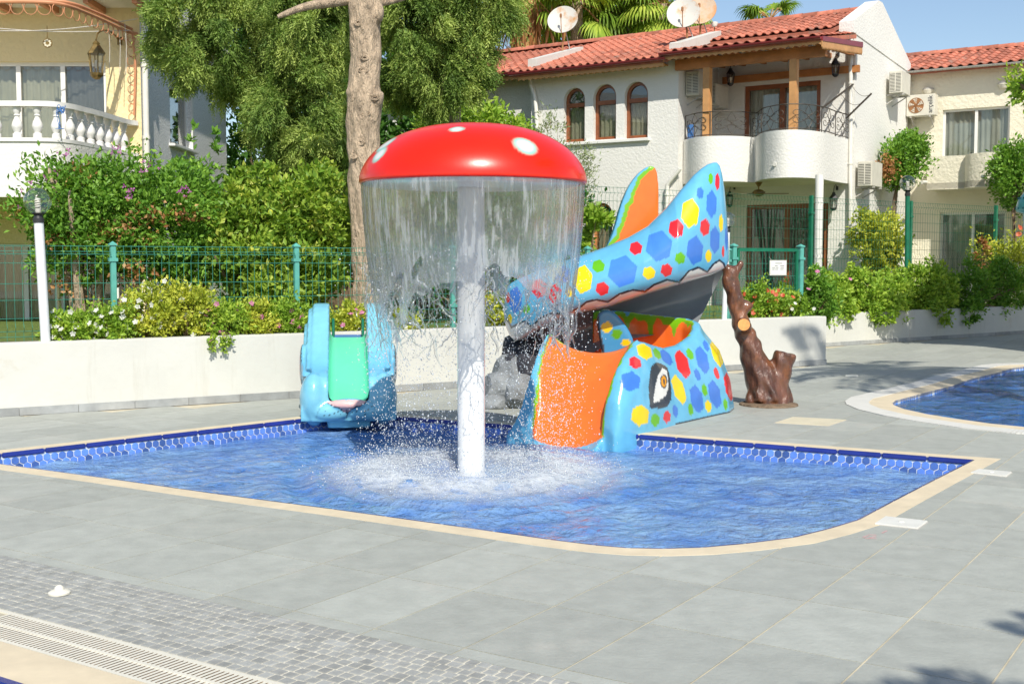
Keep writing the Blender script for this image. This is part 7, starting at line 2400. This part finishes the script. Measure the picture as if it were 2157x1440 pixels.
# --- palms behind the middle house
def palm(label, px_, py_, Y, R_, nf, seed, trunk_px=None, skirt=False):
    rg = np.random.default_rng(seed); c = at(px_, py_, Y)
    t = thing('fan_palm', label, 'palm', (c[0], c[1], .5), 0, 'fan palms behind the middle house')
    if skirt:
        mb = MB(); mb.tube([(c[0], c[1], .5), (c[0], c[1], c[2] - 3), (c[0], c[1], c[2] - .2)], [.4, .5, .34], 18); mb.build('trunk', M['palm_fibre'], t, smooth=True)
        P = np.c_[c[0] + .42 * rg.normal(size=400), c[1] - .35 + .2 * rg.normal(size=400), c[2] - rg.uniform(.3, 4, 400)]
        put(bpy.data.objects.new('dead_fronds', leaf_mesh('dead_fronds', P, unit(rg.normal(size=(400, 3)) * .18 + np.array([0, 0, -1])), rg.uniform(.5, 1.1, 400), .09, rg.uniform(0, .7, 400), G['leaf_dry'], .1, rg)), t)
    else:
        MB().tube([(c[0], c[1], .5), (c[0], c[1], c[2])], [.28, .2], 14).build('trunk', M['bark_pale'], t, smooth=True)
    Vs, Fs, Rn = [], [], []; base = 0; pet = MB()
    for k in range(nf):
        az = 2 * math.pi * (k * .618) ; el = rg.uniform(-.75, 1.15)
        d = np.array([math.cos(az) * math.cos(el), math.sin(az) * math.cos(el), math.sin(el)])
        pl = R_ * rg.uniform(.45, .6)
        hub = c + d * pl + np.array([0, 0, -.12 * pl])
        pet.tube([c, c + d * pl * .5, hub], .02, 5, cap=False)
        s = unit(np.cross(d, [0, 0, 1.0])); u = np.cross(s, d)
        bl = R_ * rg.uniform(.55, .7); tint = rg.uniform(.1, .9)
        for q in range(26):
            a = (q / 25 - .5) * 3.6
            dirn = unit(d * math.cos(a) + s * math.sin(a) + u * rg.normal() * .05)
            side = unit(np.cross(dirn, u)) * bl * .035
            pts = [hub]; gdir = dirn.copy()
            for j in range(4):
                gdir = unit(gdir + np.array([0, 0, -.10 - .22 * j])); pts.append(pts[-1] + gdir * bl / 4)
            for j, w_ in zip(range(5), (.3, 1, 1, .7, .05)):
                Vs += [pts[j] + side * w_, pts[j] - side * w_]; Rn += [np.clip(tint + .15 * rg.normal(), 0, 1)] * 2
            for j in range(4):
                b_ = base + j * 2; Fs.append((b_, b_ + 1, b_ + 3, b_ + 2))
            base += 10
    pet.build('leaf_stalks', M['palm_fibre'], t, smooth='all', fix=False)
    put(bpy.data.objects.new('fronds', np_mesh('fronds', np.array(Vs), np.array(Fs), G['palm'], False, np.array(Rn))), t)
palm('fan palm with a shaggy brown trunk left of the first satellite dish', 1108, -20, 39, 1.9, 22, 1, skirt=True)
palm('fan palm right behind the first satellite dish', 1215, 5, 40, 1.9, 26, 2)
palm('fan palm between the two groups of satellite dishes', 1315, 10, 41, 2.0, 28, 3)
palm('fan palm left of the paired satellite dishes', 1400, 10, 40, 1.9, 26, 4)
palm('small fan palm alone against the blue sky above the balcony roof', 1622, 42, 42, 1.25, 22, 5)
plant('broadleaf_tree', 'tall dark tree behind the fan palms', 'tree', [(1040, 1240, -120, 60, 47, 2), (1200, 1420, -140, 60, 48, 2), (1100, 1400, 20, 160, 47, 1.5)], 9000, .3, 'leaf_dark', 50, base=(*at(1250, 500, 47)[:2], .5), group='shady trees between the houses', stem_m=M['bark'], r0=.2, k=8)

# --- unseen casters added out of frame so their shade falls inside it
px0 = np.array([7.4, 9.1])  # palm added for the leaf shade it throws on the far deck
t = thing('shade_palm', 'tall palm beside the swimming pool outside the right edge', 'palm', (*px0, 0))
MB().tube(smooth_line([(*px0, 0), (px0[0] + .1, px0[1], 3), (px0[0] - .1, px0[1] + .2, 6), (px0[0] - .2, px0[1] + .3, 8.2)], 2), .2, 14).build('trunk', M['palm_fibre'], t, smooth=True)
c = np.array([px0[0] - .2, px0[1] + .3, 8.2]); mb = MB(); P, A2 = [], []
r5 = np.random.default_rng(6)
for k in range(20):
    az = k * 2.4; pts = [c]; d = unit(np.array([math.cos(az), math.sin(az), r5.uniform(-.1, .8)]))
    for j in range(9):
        d = unit(d + np.array([0, 0, -.14])); pts.append(pts[-1] + d * .27)
    mb.tube(pts, .018, 5, cap=False); s = unit(np.cross(d, [0, 0, 1.0]))
    for j in range(1, 10):
        for q in range(5):
            p = pts[j] - (pts[j] - pts[j - 1]) * q / 5
            for sg_ in (-1, 1): P.append(p); A2.append(unit(s * sg_ + (pts[j] - pts[j - 1]) * 1.5 + np.array([0, 0, -.25])))
mb.build('leaf_stalks', M['palm_fibre'], t, fix=False)
P = np.array(P); put(bpy.data.objects.new('fronds', leaf_mesh('fronds', P, np.array(A2), .5, .05, r5.uniform(0, 1, len(P)), G['palm'], .1, r5)), t)
c = np.array([4.0, -1.0, 0])
t = thing('shade_tree', 'small broadleaf tree behind and right of the camera', 'tree', c)
MB().tube(smooth_line([c, c + [-.1, 0, 2.0], c + [-.3, -.05, 3.6], c + [-.8, 0, 4.9]], 2), .07, 12).build('trunk', M['bark'], t, smooth=True)
sh = lambda q, z: np.array([q[0], q[1], 0]) + np.array(sun_dir) * (z / sun_dir.z)
foliage('foliage', t, [(sh((1.95, 4.02), 5.0), np.array([.6, .3, .3])), (sh((2.3, 3.8), 5.2), np.array([.6, .5, .4])), (sh((1.5, 3.95), 4.8), np.array([.4, .25, .3])), (sh(gnd(2165, 1315)[:2], 5.1), np.array([.10, .13, .12]))], 6500, .10, G['leaf_mid'], 97, shell=.1)  # crown clumps of the added tree, shaped to drop shade at lower right
hx, hy = 10.2, 17.2  # unseen building added and sized to shade the right wall and hedge
t = thing('shade_building', 'plain white two storey building outside the right edge', 'building', (hx + 2, hy + 2, 0))
MB().box(hx, hx + 5, hy, hy + 4.2, 0, 7.6).build('wall_body', M['wall_white'], t)
MB().box(hx - .15, hx + 5.15, hy - .2, hy + 4.35, 7.6, 7.8).build('roof', M['roof_tile'], t)
MB().box(hx + 1, hx + 1.9, hy - .03, hy, 0, 2.1).build('door', M['door_wood'], t)
# dirt splashes and cracks at the foot of the long wall
